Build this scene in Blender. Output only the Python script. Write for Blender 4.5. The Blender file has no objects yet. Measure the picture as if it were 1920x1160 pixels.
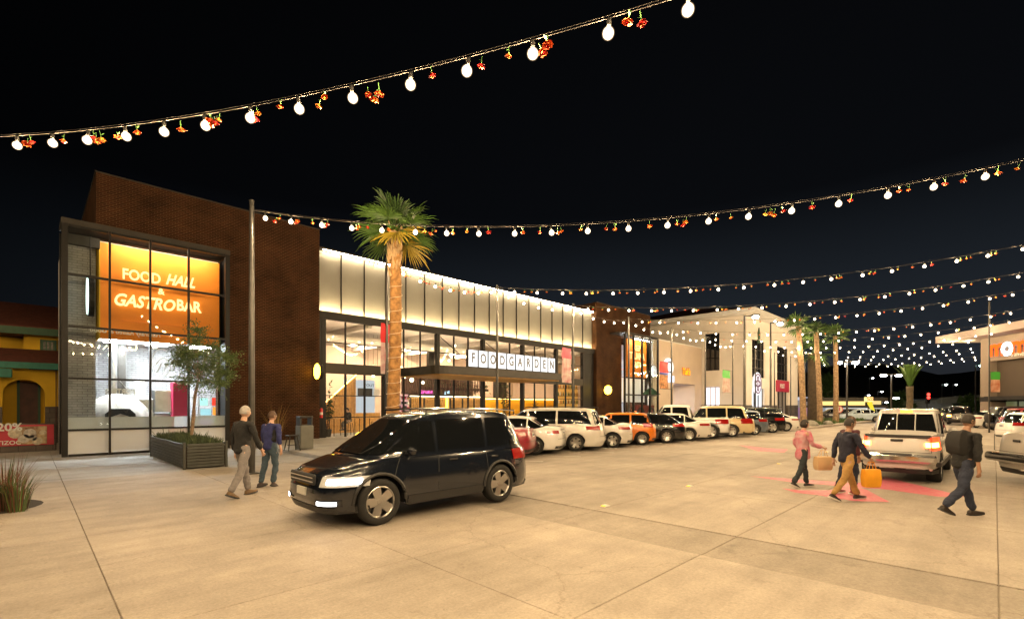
import bpy, math, random
from mathutils import Vector, Matrix, Euler
random.seed(7)
R = math.radians
scene = bpy.context.scene
col = scene.collection

# ------------------------------------------------------------------ camera, sky, exposure
F, CX, HY, EYE = 905.0, 960.0, 760.0, 1.85
S2 = math.sqrt(0.5)
cam_d = bpy.data.cameras.new("camera")
cam = bpy.data.objects.new("camera", cam_d); col.objects.link(cam)
cam.location = (0, 0, EYE)
cam.rotation_euler = (R(90), 0, R(-45))
cam_d.sensor_width = 36.0
cam_d.lens = F / 1920.0 * 36.0
cam_d.shift_y = 180.0 / 1920.0
cam_d.clip_start = 0.05
cam_d.clip_end = 3000
scene.camera = cam

world = bpy.data.worlds.new("World"); scene.world = world
world.use_nodes = True
wn = world.node_tree.nodes; wl = world.node_tree.links
wn.clear()
wo = wn.new('ShaderNodeOutputWorld'); bg = wn.new('ShaderNodeBackground')
tc = wn.new('ShaderNodeTexCoord'); sx = wn.new('ShaderNodeSeparateXYZ')
ramp = wn.new('ShaderNodeValToRGB')
e = ramp.color_ramp.elements
e[0].position = 0.0; e[0].color = (0.020, 0.018, 0.020, 1)
e[1].position = 1.0; e[1].color = (0.0010, 0.0010, 0.0011, 1)
for p, c in ((0.08, (0.019, 0.0235, 0.030, 1)), (0.2, (0.0125, 0.016, 0.021, 1)), (0.36, (0.0030, 0.0035, 0.0046, 1))):
    n_ = ramp.color_ramp.elements.new(p); n_.color = c
wl.new(tc.outputs['Generated'], sx.inputs[0])
wl.new(sx.outputs['Z'], ramp.inputs[0])
glow = wn.new('ShaderNodeMapRange'); glow.inputs[1].default_value = -.1; glow.inputs[2].default_value = .8; glow.inputs[3].default_value = .28; glow.inputs[4].default_value = 1.25
wl.new(sx.outputs['X'], glow.inputs[0])                 # the town lies down the lane: its glow is in that part of the sky
gm = wn.new('ShaderNodeMix'); gm.data_type = 'RGBA'; gm.blend_type = 'MULTIPLY'; gm.inputs[0].default_value = 1.0
wl.new(ramp.outputs[0], gm.inputs[6]); wl.new(glow.outputs[0], gm.inputs[7]); wl.new(gm.outputs[2], bg.inputs[0])
bg.inputs[1].default_value = 0.75
wl.new(bg.outputs[0], wo.inputs[0])

scene.view_settings.view_transform = 'Standard'
scene.view_settings.look = 'None'
scene.view_settings.gamma = 1.0
scene.view_settings.exposure = 0.0
scene.view_settings.use_curve_mapping = False
scene.render.engine = 'CYCLES'
cy = scene.cycles
cy.use_denoising = True
cy.max_bounces = 8; cy.diffuse_bounces = 3; cy.glossy_bounces = 4
cy.transparent_max_bounces = 16; cy.transmission_bounces = 4
cy.caustics_reflective = False; cy.caustics_refractive = False
cy.sample_clamp_indirect = 4.0
cy.use_light_tree = True
BULB_W = 108.0                                      # watts of one festoon bulb

# ------------------------------------------------------------------ placing helpers (metres)
def W(px, py, d):
    X = (px - CX) / F * d
    return Vector((S2 * (d + X), S2 * (d - X), EYE + (HY - py) / F * d))
def G(px, py):                                      # point on the ground
    return W(px, py, F * EYE / (py - HY))
def Vp(px, py, v):                                  # point on the plane y = v
    return W(px, py, v / (S2 * (1 - (px - CX) / F)))
def proj(p):                                        # where a point shows, in photo pixels
    d = S2*(p[0]+p[1]); X = S2*(p[0]-p[1])
    return (CX+F*X/d, HY-F*(p[2]-EYE)/d) if d > .1 else (-9999, 0)
def Up(px, py, u):
    return W(px, py, u / (S2 * (1 + (px - CX) / F)))

# ------------------------------------------------------------------ materials
def mat(name, c, rough=0.6, metal=0.0, var=0.0, scale=4.0, bump=0.0, emit=None, es=0.0, coat=0.0, spec=0.5, c2=None, detail=6.0, bscale=None):
    m = bpy.data.materials.new(name); m.use_nodes = True
    nt = m.node_tree; b = nt.nodes['Principled BSDF']
    b.inputs['Base Color'].default_value = (*c, 1)
    b.inputs['Roughness'].default_value = rough
    b.inputs['Metallic'].default_value = metal
    b.inputs['Specular IOR Level'].default_value = spec
    if coat: b.inputs['Coat Weight'].default_value = coat; b.inputs['Coat Roughness'].default_value = 0.05
    if emit:
        b.inputs['Emission Color'].default_value = (*emit, 1); b.inputs['Emission Strength'].default_value = es
    if var or bump or c2:
        t = nt.nodes.new('ShaderNodeTexCoord'); no = nt.nodes.new('ShaderNodeTexNoise')
        no.inputs['Scale'].default_value = scale; no.inputs['Detail'].default_value = detail
        nt.links.new(t.outputs['Object'], no.inputs['Vector'])
        if var or c2:
            r = nt.nodes.new('ShaderNodeValToRGB')
            r.color_ramp.elements[0].position = 0.3; r.color_ramp.elements[1].position = 0.7
            k0 = 1 - var; k1 = 1 + var
            a = c; bb = c2 if c2 else c
            r.color_ramp.elements[0].color = (*[min(1, x * k0) for x in a], 1)
            r.color_ramp.elements[1].color = (*[min(1, x * k1) for x in bb], 1)
            nt.links.new(no.outputs['Fac'], r.inputs[0]); nt.links.new(r.outputs[0], b.inputs['Base Color'])
        if bump:
            n2 = no
            if bscale:
                n2 = nt.nodes.new('ShaderNodeTexNoise'); n2.inputs['Scale'].default_value = bscale; n2.inputs['Detail'].default_value = 4
                nt.links.new(t.outputs['Object'], n2.inputs['Vector'])
            bu = nt.nodes.new('ShaderNodeBump'); bu.inputs['Strength'].default_value = bump; bu.inputs['Distance'].default_value = 0.02
            nt.links.new(n2.outputs['Fac'], bu.inputs['Height']); nt.links.new(bu.outputs[0], b.inputs['Normal'])
    return m

def emat(name, c, s, sample=True):
    m = bpy.data.materials.new(name); m.use_nodes = True
    nt = m.node_tree; nt.nodes.clear()
    o = nt.nodes.new('ShaderNodeOutputMaterial'); e_ = nt.nodes.new('ShaderNodeEmission')
    e_.inputs[0].default_value = (*c, 1); e_.inputs[1].default_value = s
    nt.links.new(e_.outputs[0], o.inputs[0])
    if not sample: m.cycles.emission_sampling = 'NONE'
    return m

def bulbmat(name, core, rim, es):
    """shell of a lit globe bulb: the lamp inside shines through; a soft halo is painted in, fading from middle to rim"""
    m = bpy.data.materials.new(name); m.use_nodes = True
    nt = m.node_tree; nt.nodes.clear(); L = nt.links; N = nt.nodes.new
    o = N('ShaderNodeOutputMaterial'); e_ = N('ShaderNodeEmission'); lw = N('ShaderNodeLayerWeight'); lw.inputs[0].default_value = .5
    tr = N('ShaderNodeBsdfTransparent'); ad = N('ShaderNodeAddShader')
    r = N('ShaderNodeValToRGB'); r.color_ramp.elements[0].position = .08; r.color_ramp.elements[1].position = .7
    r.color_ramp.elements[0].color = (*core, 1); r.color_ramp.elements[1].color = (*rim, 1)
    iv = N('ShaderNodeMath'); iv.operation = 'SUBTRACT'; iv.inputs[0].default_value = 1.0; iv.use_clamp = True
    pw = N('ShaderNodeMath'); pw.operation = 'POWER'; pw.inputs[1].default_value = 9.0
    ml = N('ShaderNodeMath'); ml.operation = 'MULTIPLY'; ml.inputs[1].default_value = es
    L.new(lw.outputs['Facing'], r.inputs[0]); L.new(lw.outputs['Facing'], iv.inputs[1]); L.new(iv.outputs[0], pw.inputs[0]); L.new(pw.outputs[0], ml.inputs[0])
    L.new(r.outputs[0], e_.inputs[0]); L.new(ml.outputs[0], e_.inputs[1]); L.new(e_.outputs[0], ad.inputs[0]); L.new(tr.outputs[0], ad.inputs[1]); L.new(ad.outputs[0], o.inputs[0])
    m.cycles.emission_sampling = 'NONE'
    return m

def glassmat(name, tint=(0.92, 0.95, 0.95), refl=1.0, dirt=0.0):
    m = bpy.data.materials.new(name); m.use_nodes = True
    nt = m.node_tree; nt.nodes.clear()
    o = nt.nodes.new('ShaderNodeOutputMaterial'); tr = nt.nodes.new('ShaderNodeBsdfTransparent')
    gl = nt.nodes.new('ShaderNodeBsdfGlossy'); fr = nt.nodes.new('ShaderNodeFresnel'); mx = nt.nodes.new('ShaderNodeMixShader')
    tr.inputs[0].default_value = (*tint, 1); gl.inputs[1].default_value = 0.02
    gl.inputs[0].default_value = (refl, refl, refl, 1)
    fr.inputs[0].default_value = 1.5
    ge = nt.nodes.new('ShaderNodeNewGeometry'); sb = nt.nodes.new('ShaderNodeMath'); sb.operation = 'SUBTRACT'; sb.use_clamp = True
    nt.links.new(fr.outputs[0], sb.inputs[0]); nt.links.new(ge.outputs['Backfacing'], sb.inputs[1])      # the pane's far face does not mirror again
    nt.links.new(sb.outputs[0], mx.inputs[0]); nt.links.new(tr.outputs[0], mx.inputs[1]); nt.links.new(gl.outputs[0], mx.inputs[2])
    last = mx
    if dirt:
        df = nt.nodes.new('ShaderNodeBsdfDiffuse'); df.inputs[0].default_value = (0.75, 0.75, 0.75, 1)
        m2 = nt.nodes.new('ShaderNodeMixShader'); m2.inputs[0].default_value = dirt
        nt.links.new(mx.outputs[0], m2.inputs[1]); nt.links.new(df.outputs[0], m2.inputs[2]); last = m2
    nt.links.new(last.outputs[0], o.inputs[0])
    return m

def brickmat(name, c1, c2, mortar, sx_=1.0, bw=0.21, bh=0.075, ms=0.012, rough=0.85):
    m = bpy.data.materials.new(name); m.use_nodes = True
    nt = m.node_tree; b = nt.nodes['Principled BSDF']; b.inputs['Roughness'].default_value = rough
    t = nt.nodes.new('ShaderNodeTexCoord'); s = nt.nodes.new('ShaderNodeSeparateXYZ'); a = nt.nodes.new('ShaderNodeMath'); a.operation = 'ADD'
    cb = nt.nodes.new('ShaderNodeCombineXYZ'); br = nt.nodes.new('ShaderNodeTexBrick')
    nt.links.new(t.outputs['Object'], s.inputs[0]); nt.links.new(s.outputs['X'], a.inputs[0]); nt.links.new(s.outputs['Y'], a.inputs[1])
    nt.links.new(a.outputs[0], cb.inputs['X']); nt.links.new(s.outputs['Z'], cb.inputs['Y']); nt.links.new(cb.outputs[0], br.inputs['Vector'])
    br.inputs['Color1'].default_value = (*c1, 1); br.inputs['Color2'].default_value = (*c2, 1); br.inputs['Mortar'].default_value = (*mortar, 1)
    br.inputs['Scale'].default_value = 1.0; br.inputs['Brick Width'].default_value = bw; br.inputs['Row Height'].default_value = bh
    br.inputs['Mortar Size'].default_value = ms; br.inputs['Bias'].default_value = -0.1
    no = nt.nodes.new('ShaderNodeTexNoise'); no.inputs['Scale'].default_value = 0.9; no.inputs['Detail'].default_value = 8
    nt.links.new(t.outputs['Object'], no.inputs['Vector'])
    r = nt.nodes.new('ShaderNodeValToRGB'); r.color_ramp.elements[0].color = (0.55, 0.55, 0.55, 1); r.color_ramp.elements[1].color = (1.25, 1.25, 1.25, 1)
    r.color_ramp.elements[0].position = 0.3; r.color_ramp.elements[1].position = 0.72
    nt.links.new(no.outputs['Fac'], r.inputs[0])
    mx = nt.nodes.new('ShaderNodeMix'); mx.data_type = 'RGBA'; mx.blend_type = 'MULTIPLY'; mx.inputs[0].default_value = 1.0
    nt.links.new(br.outputs['Color'], mx.inputs[6]); nt.links.new(r.outputs[0], mx.inputs[7]); nt.links.new(mx.outputs[2], b.inputs['Base Color'])
    bu = nt.nodes.new('ShaderNodeBump'); bu.inputs['Strength'].default_value = 0.6; bu.inputs['Distance'].default_value = 0.01; bu.invert = True
    nt.links.new(br.outputs['Fac'], bu.inputs['Height']); nt.links.new(bu.outputs[0], b.inputs['Normal'])
    return m

# ------------------------------------------------------------------ mesh builder
class MB:
    def __init__(s): s.v = []; s.f = []; s.m = []
    def add(s, vs, fs, mi=0):
        o = len(s.v); s.v += [tuple(p) for p in vs]
        for q in fs: s.f.append([o + i for i in q]); s.m.append(mi)
        return s
    def box(s, x0, y0, z0, x1, y1, z1, mi=0):
        x0, x1 = sorted((x0, x1)); y0, y1 = sorted((y0, y1)); z0, z1 = sorted((z0, z1))
        return s.add([(x0,y0,z0),(x1,y0,z0),(x1,y1,z0),(x0,y1,z0),(x0,y0,z1),(x1,y0,z1),(x1,y1,z1),(x0,y1,z1)],
                     [(0,3,2,1),(4,5,6,7),(0,1,5,4),(1,2,6,5),(2,3,7,6),(3,0,4,7)], mi)
    def bbox(s, x0, y0, z0, x1, y1, z1, b=0.02, mi=0):          # box with chamfered upright edges and top
        b = min(b, abs(x1-x0)*.45, abs(y1-y0)*.45, abs(z1-z0)*.45)
        def ring(i, z): return [(x0+i+b,y0+i,z),(x1-i-b,y0+i,z),(x1-i,y0+i+b,z),(x1-i,y1-i-b,z),(x1-i-b,y1-i,z),(x0+i+b,y1-i,z),(x0+i,y1-i-b,z),(x0+i,y0+i+b,z)]
        return s.loft([ring(b*.6, z0), ring(0, z0+b), ring(0, z1-b), ring(b*.6, z1)], True, True, mi)
    def loft(s, rings, cap0=False, cap1=False, mi=0, closed=True):
        n = len(rings[0]); vs = [p for r in rings for p in r]; fs = []
        for i in range(len(rings)-1):
            for j in range(n if closed else n-1):
                k = (j+1) % n
                fs.append((i*n+j, i*n+k, (i+1)*n+k, (i+1)*n+j))
        if cap0: fs.append(tuple(range(n-1, -1, -1)))
        if cap1: fs.append(tuple((len(rings)-1)*n+j for j in range(n)))
        return s.add(vs, fs, mi)
    def tube(s, p0, p1, r0, r1=None, n=10, caps=True, mi=0):
        r1 = r0 if r1 is None else r1
        return s.path([p0, p1], [r0, r1], n, caps, mi)
    def path(s, pts, rad, n=8, caps=True, mi=0):
        pts = [Vector(p) for p in pts]
        if not isinstance(rad, (list, tuple)): rad = [rad]*len(pts)
        rings = []; up = Vector((0,0,1))
        for i, p in enumerate(pts):
            a = pts[max(0,i-1)]; b = pts[min(len(pts)-1,i+1)]; t = (b-a).normalized()
            ref = Vector((1,0,0)) if abs(t.z) > .95 else up
            x = t.cross(ref).normalized(); y = x.cross(t)
            rings.append([p + x*(math.cos(2*math.pi*k/n)*rad[i]) + y*(math.sin(2*math.pi*k/n)*rad[i]) for k in range(n)])
        return s.loft(rings, caps, caps, mi)
    def lathe(s, prof, n=20, o=(0,0,0), axis='z', mi=0, cap=False):
        rings = []
        for r, h in prof:
            ring = []
            for k in range(n):
                a = 2*math.pi*k/n; c, d = r*math.cos(a), r*math.sin(a)
                q = (c,d,h) if axis == 'z' else ((c,h,d) if axis == 'y' else (h,c,d))
                ring.append((q[0]+o[0], q[1]+o[1], q[2]+o[2]))
            rings.append(ring)
        return s.loft(rings, cap, cap, mi)
    def ball(s, c, r, n=10, m=6, mi=0):
        rx, ry, rz = r if isinstance(r, (tuple, list)) else (r, r, r)
        rings = [[(c[0]+rx*math.sin(math.pi*i/m)*math.cos(2*math.pi*k/n), c[1]+ry*math.sin(math.pi*i/m)*math.sin(2*math.pi*k/n), c[2]-rz*math.cos(math.pi*i/m)) for k in range(n)] for i in range(m+1)]
        rings[0] = [(c[0]+1e-4*rx*math.cos(2*math.pi*k/n), c[1]+1e-4*ry*math.sin(2*math.pi*k/n), c[2]-rz) for k in range(n)]
        rings[-1] = [(c[0]+1e-4*rx*math.cos(2*math.pi*k/n), c[1]+1e-4*ry*math.sin(2*math.pi*k/n), c[2]+rz) for k in range(n)]
        return s.loft(rings, False, False, mi)
    def poly(s, pts, mi=0): return s.add(pts, [tuple(range(len(pts)))], mi)
    def prism(s, pts, d, mi=0):                               # planar outline pushed along the vector d
        d = Vector(d); a = [Vector(p) for p in pts]; b = [p + d for p in a]
        return s.loft([a, b], True, True, mi)
    def grid(s, rows, mi=0, closed=False): return s.loft(rows, False, False, mi, closed)
    def xform(s, M): s.v = [tuple(M @ Vector(p)) for p in s.v]; return s
    def mesh(s, name, mats, smooth=False, angle=35):
        me = bpy.data.meshes.new(name)
        me.from_pydata(s.v, [], s.f); 
        for m_ in (mats if isinstance(mats, (list, tuple)) else [mats]): me.materials.append(m_)
        if len(me.materials) > 1: me.polygons.foreach_set('material_index', s.m)
        me.validate(); me.update()
        import bmesh
        bm = bmesh.new(); bm.from_mesh(me); bmesh.ops.recalc_face_normals(bm, faces=bm.faces)
        if smooth:
            lim = R(angle)
            for f_ in bm.faces: f_.smooth = True
            for e_ in bm.edges:
                if len(e_.link_faces) == 2 and e_.calc_face_angle(0) > lim: e_.smooth = False
        bm.to_mesh(me); bm.free()
        return me
    def build(s, name, mats, parent=None, smooth=False, angle=35, world=False):
        if world and parent:
            r_ = parent
            while r_.parent: r_ = r_.parent
            o = r_.location; s.v = [(p[0]-o.x, p[1]-o.y, p[2]-o.z) for p in s.v]
        return link(s.mesh(name, mats, smooth, angle), name, parent)

def link(me, name, parent=None, loc=None):
    o = bpy.data.objects.new(name, me); col.objects.link(o)
    if parent: o.parent = parent
    if loc is not None: o.location = loc
    return o
def tag(o, label=None, cat=None, group=None, kind=None):
    if label: o['label'] = label
    if cat: o['category'] = cat
    if group: o['group'] = group
    if kind: o['kind'] = kind
    return o
def thing(name, label, cat, loc=(0,0,0), rz=0.0, group=None, scale=None):
    o = bpy.data.objects.new(name, None); col.objects.link(o)
    o.location = loc; o.rotation_euler = (0, 0, rz); o.empty_display_size = 0.1
    if scale: o.scale = (scale,)*3
    return tag(o, label, cat, group)
def kids(o): return [c for c in bpy.data.objects if c.parent is o]
CH = {}
def copy_tree(o, loc=None, rz=None, label=None, parent=None):
    if o not in CH: CH[o] = kids(o)
    c = o.copy(); col.objects.link(c)
    if parent: c.parent = parent
    if loc is not None: c.location = loc
    if rz is not None: c.rotation_euler = (0, 0, rz)
    if label: c['label'] = label
    for k in CH[o]: copy_tree(k, parent=c)
    return c

def text_mesh(txt, size, depth=0.02, shear=0.0, bold=0.0, align='CENTER', width=1.0, spacing=1.0):
    cu = bpy.data.curves.new("lettering", 'FONT'); cu.body = txt; cu.size = size; cu.extrude = depth/2; cu.shear = shear
    cu.offset = bold; cu.align_x = align; cu.align_y = 'CENTER'; cu.space_character = spacing; cu.resolution_u = 3
    o = bpy.data.objects.new("lettering", cu); col.objects.link(o)
    dg = bpy.context.evaluated_depsgraph_get(); dg.update()
    me = bpy.data.meshes.new_from_object(o.evaluated_get(dg))
    bpy.data.objects.remove(o); bpy.data.curves.remove(cu)
    me.transform(Matrix.Diagonal((width, 1, 1, 1)))
    return me
def text(txt, size, loc, m, parent, name='letter', rz=0.0, mirror=False, world=True, **k):
    me = text_mesh(txt, size, **k); me.materials.clear(); me.materials.append(m)
    M = Matrix.Rotation(rz, 4, 'Z') @ Matrix.Rotation(R(90), 4, 'X')
    if mirror: M = M @ Matrix.Diagonal((-1, 1, 1, 1))
    l = Vector(loc)
    if world and parent: l = l - parent.location
    me.transform(Matrix.Translation(l) @ M)
    me.name = name
    return link(me, name, parent)
# ------------------------------------------------------------------ shared materials
def concrete(name, c, rnd=0.10):
    m = mat(name, c, 0.75, var=0.0); nt = m.node_tree; b = nt.nodes['Principled BSDF']
    t = nt.nodes.new('ShaderNodeTexCoord'); L = nt.links
    def noise(s, d, rough=.6, stretch=None):
        n = nt.nodes.new('ShaderNodeTexNoise'); n.inputs['Scale'].default_value = s; n.inputs['Detail'].default_value = d; n.inputs['Roughness'].default_value = rough
        if stretch:
            mp = nt.nodes.new('ShaderNodeMapping'); mp.inputs['Scale'].default_value = stretch
            L.new(t.outputs['Object'], mp.inputs[0]); L.new(mp.outputs[0], n.inputs['Vector'])
        else: L.new(t.outputs['Object'], n.inputs['Vector'])
        return n
    def rampn(n, p0, p1, a, bb):
        r = nt.nodes.new('ShaderNodeValToRGB'); r.color_ramp.elements[0].position = p0; r.color_ramp.elements[1].position = p1
        r.color_ramp.elements[0].color = (a, a, a, 1); r.color_ramp.elements[1].color = (bb, bb, bb, 1)
        L.new(n.outputs['Fac'], r.inputs[0]); return r
    rs = [rampn(noise(0.35, 5), .35, .65, .76, 1.10), rampn(noise(2.2, 8, .7), .3, .7, .86, 1.10), rampn(noise(1.0, 6, .6, (0.16, 2.6, 1)), .34, .60, .88, 1.04),
          rampn(noise(30, 5, .8), .28, .72, .72, 1.22), rampn(noise(1.3, 9, .75), .60, .70, 1.0, .72), rampn(noise(5.5, 4, .6), .66, .72, 1.0, .74), rampn(noise(0.8, 7, .7, (1.0, .12, 1)), .62, .70, 1.0, .84)]
    vo = nt.nodes.new('ShaderNodeTexVoronoi'); vo.feature = 'DISTANCE_TO_EDGE'; vo.inputs['Scale'].default_value = .23
    wob = noise(1.6, 6, .7); vm = nt.nodes.new('ShaderNodeMix'); vm.data_type = 'RGBA'; vm.blend_type = 'ADD'; vm.inputs[0].default_value = .55     # wandering hairline cracks
    L.new(t.outputs['Object'], vm.inputs[6]); L.new(wob.outputs['Color'], vm.inputs[7]); L.new(vm.outputs[2], vo.inputs['Vector'])
    cr = nt.nodes.new('ShaderNodeValToRGB'); cr.color_ramp.elements[0].position = 0.0; cr.color_ramp.elements[1].position = .0035; cr.color_ramp.elements[0].color = (.78, .76, .74, 1); cr.color_ramp.elements[1].color = (1, 1, 1, 1)
    L.new(vo.outputs['Distance'], cr.inputs[0]); rs.append(cr)
    prev = None
    for r in rs:
        mx = nt.nodes.new('ShaderNodeMix'); mx.data_type = 'RGBA'; mx.blend_type = 'MULTIPLY'; mx.inputs[0].default_value = 1
        if prev is None: mx.inputs[6].default_value = (*c, 1)
        else: L.new(prev, mx.inputs[6])
        L.new(r.outputs[0], mx.inputs[7]); prev = mx.outputs[2]
    oi = nt.nodes.new('ShaderNodeObjectInfo'); mr = nt.nodes.new('ShaderNodeMapRange'); mr.inputs[3].default_value = 1 - rnd; mr.inputs[4].default_value = 1 + rnd*.3
    L.new(oi.outputs['Random'], mr.inputs[0])
    mx = nt.nodes.new('ShaderNodeMix'); mx.data_type = 'RGBA'; mx.blend_type = 'MULTIPLY'; mx.inputs[0].default_value = 1
    L.new(prev, mx.inputs[6]); L.new(mr.outputs[0], mx.inputs[7]); L.new(mx.outputs[2], b.inputs['Base Color'])
    bn = noise(38, 5); bu = nt.nodes.new('ShaderNodeBump'); bu.inputs['Strength'].default_value = .35; bu.inputs['Distance'].default_value = .01
    L.new(bn.outputs['Fac'], bu.inputs['Height']); L.new(bu.outputs[0], b.inputs['Normal'])
    return m
M = {}
M['slab'] = concrete('broomed_concrete', (0.37, 0.322, 0.272))
M['gutter'] = concrete('worn_gutter_concrete', (0.285, 0.248, 0.207), 0.03)
M['ground'] = concrete('dark_ground', (0.16, 0.15, 0.14))
M['joint'] = mat('joint_dirt', (0.23, 0.195, 0.155), 0.95)
M['walk'] = concrete('sidewalk_concrete', (0.36, 0.34, 0.31))
M['pink'] = mat('pink_road_paint', (0.62, 0.10, 0.18), 0.6, c2=(0.48, 0.17, 0.19), scale=9, var=.12)
M['white_line'] = mat('white_road_paint', (0.72, 0.70, 0.66), 0.6, c2=(0.45, 0.43, 0.40), scale=14)
M['brick'] = brickmat('dark_red_brick', (0.046, 0.0155, 0.0052), (0.025, 0.0092, 0.0036), (0.082, 0.046, 0.024))
M['brick'].node_tree.nodes['Principled BSDF'].inputs['Specular IOR Level'].default_value = .12
M['greybrick'] = brickmat('grey_painted_brick', (0.44, 0.43, 0.43), (0.36, 0.35, 0.35), (0.24, 0.23, 0.23), bw=.3, bh=.1)
M['black'] = mat('black_steel', (0.009, 0.008, 0.0075), 0.5, spec=.25, var=.15, scale=3)
M['bronze'] = mat('dark_bronze_steel', (0.030, 0.026, 0.022), 0.55, spec=.3, var=.15, scale=3)
M['panel'] = mat('cream_facade_panel', (0.178, 0.172, 0.155), 0.55, var=.05, scale=1.5)
M['led'] = emat('warm_led_strip', (1.0, 0.74, 0.36), 430)
M['ledhi'] = emat('bright_warm_led_strip', (1.0, 0.78, 0.46), 140)
M['glass'] = glassmat('window_glass', (0.90, 0.93, 0.93), .8)
M['frost'] = glassmat('frosted_film_glass', (0.80, 0.84, 0.86), .5, dirt=.55)
M['orange'] = mat('orange_wall', (0.85, 0.25, 0.010), 0.6, var=.05, scale=2)
M['neon'] = emat('warm_letter_light', (1.0, 0.68, 0.26), 2.5)
M['whitelight'] = emat('cool_ceiling_panel', (0.92, 0.97, 1.0), 190)
M['warmlight'] = emat('warm_ceiling_panel', (1.0, 0.70, 0.43), 330)
M['addeduplight'] = emat('added_warm_uplight', (1.0, .68, .42), 110)  # for the unseen strip added to brighten the hall ceiling
M['addedwalllight'] = emat('added_warm_wall_light', (1.0, 0.80, 0.58), 130)  # for the strips added before the orange walls
M['plaster'] = mat('warm_white_plaster', (0.64, 0.50, 0.40), 0.8, var=.04, scale=1)
M['ceil'] = mat('white_ceiling', (0.70, 0.64, 0.58), 0.85, var=.05, scale=1)
M['white'] = mat('white_paint', (0.75, 0.74, 0.72), 0.5, var=.03)
M['steel'] = mat('brushed_stainless_steel', (0.60, 0.60, 0.60), 0.32, metal=1.0, var=.08, scale=5)
M['galv'] = mat('galvanized_pole_steel', (0.075, 0.072, 0.068), 0.4, metal=.8, var=.12, scale=6)
M['cream'] = mat('cream_stucco', (0.64, 0.525, 0.42), 0.85, var=.05, scale=.8, bump=.2, bscale=30)
M['stucco'] = mat('white_stucco', (0.78, 0.725, 0.655), 0.85, var=.06, scale=.6, bump=.2, bscale=30)
M['plinth'] = brickmat('brown_stone_plinth', (0.16, 0.13, 0.115), (0.12, 0.10, 0.09), (0.08, 0.07, 0.06), bw=.5, bh=.25)
M['wood'] = mat('varnished_pine', (0.50, 0.27, 0.075), 0.5, var=.2, scale=6)
M['tile'] = mat('red_clay_roof', (0.12, 0.035, 0.022), 0.8, var=.3, scale=5)
M['yellow'] = mat('yellow_stucco', (0.72, 0.44, 0.025), 0.85, var=.10, scale=1.2, bump=.5, bscale=18)
M['teal'] = mat('teal_painted_wood', (0.025, 0.17, 0.13), 0.6, var=.15)
M['darkgreen'] = mat('dark_green_paint', (0.03, 0.085, 0.045), 0.6, var=.15)
M['doorwood'] = mat('dark_brown_door_wood', (0.085, 0.032, 0.022), 0.6, var=.35, scale=3)
M['red'] = mat('red_paint', (0.55, 0.02, 0.025), 0.4)
M['magenta'] = mat('magenta_paint', (0.42, 0.012, 0.06), 0.5)
M['darkglass'] = mat('dark_window_glass', (0.012, 0.014, 0.016), 0.04, spec=.8)
M['rubber'] = mat('black_rubber', (0.016, 0.016, 0.017), 0.75, var=.2, scale=20)
M['plastic'] = mat('black_plastic', (0.02, 0.02, 0.021), 0.5)
M['planter'] = mat('dark_green_grey_slats', (0.045, 0.048, 0.042), 0.55, var=.25, scale=4)
M['soil'] = mat('dark_soil', (0.03, 0.022, 0.015), 0.95, bump=.5, scale=25)
M['curtain'] = mat('curtained_pane', (.12, .125, .11), .3, var=.5, scale=9)
M['bulb'] = bulbmat('lit_festoon_bulb', (1.0, 0.86, 0.64), (1.0, .60, .26), 40.0)  # oversized shell whose emission paints a soft halo round the bulb

# ------------------------------------------------------------------ ground, slabs, gutter, kerb
g = MB().box(-600, -600, -.6, 900, 900, -.05).build('ground', M['ground']); tag(g, kind='structure')
pv = thing('pavement', None, None); tag(pv, kind='structure')
MB().box(-30, -22, -.049, 62, 40, -.022).build('joint_bed', M['joint'], pv)
ulines = [-26, -20, -14.5, -9.5, -4.6, .57, 3.3, 5.9, 7.1, 10.2, 13.9, 17.9, 22.4, 27, 32, 37, 43, 50, 61]
vlines = [-21, -15, -9.5, -4.9, -.03, 2.59, 5.0, 9.13, 13.0, 16.2]
def slab(x0, y0, x1, y1, m, z=0.0, nm='slab'):
    j = .003; b = .007
    a = [(x0+j, y0+j), (x1-j, y0+j), (x1-j, y1-j), (x0+j, y1-j)]; c = [(x0+j+b, y0+j+b), (x1-j-b, y0+j+b), (x1-j-b, y1-j-b), (x0+j+b, y1-j-b)]
    MB().loft([[(x, y, z-.04) for x, y in a], [(x, y, z-b) for x, y in a], [(x, y, z) for x, y in c]], False, True).build(nm, m, pv)
for i in range(len(ulines)-1):
    for k in range(len(vlines)-1):
        gut = abs(ulines[i]-5.9) < .01
        slab(ulines[i], vlines[k], ulines[i+1], vlines[k+1], M['gutter'] if gut else M['slab'], -.012 if gut else 0)
for i in range(0, 9):                                            # flush plaza on the left, up to the buildings
    for (a, b) in ((16.2, 19.6), (19.6, 23.4), (23.4, 30), (30, 39)):
        slab(ulines[i], a, ulines[i+1], b, M['walk'])
side = thing('sidewalk', None, None); tag(side, kind='structure')
xs = [7.1, 10.2, 13.9, 17.9, 22.4, 27, 32, 37, 42, 47, 52, 57, 61]
for i in range(len(xs)-1):
    MB().bbox(xs[i]+.006, 16.2, -.04, xs[i+1]-.006, 16.38, .125, .02).build('kerb_stone', M['slab'], side)
    for a, b in ((16.39, 20.6), (20.6, 26.0)):
        MB().bbox(xs[i]+.006, a+.006, -.04, xs[i+1]-.006, b-.006, .12, .008).build('paving_slab', M['walk'], side)
def flat(pts, name, m, z=.004):
    o = MB().poly([(p.x, p.y, z) for p in pts]).build(name, m); return tag(o, kind='structure')
flat([G(x, y) for x, y in ((1405, 892), (1480, 897), (1600, 905), (1640, 903), (1660, 893), (1700, 904), (1812, 931), (1760, 931), (1660, 917), (1600, 913), (1480, 903))], 'pink_road_marking', M['pink'])
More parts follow.
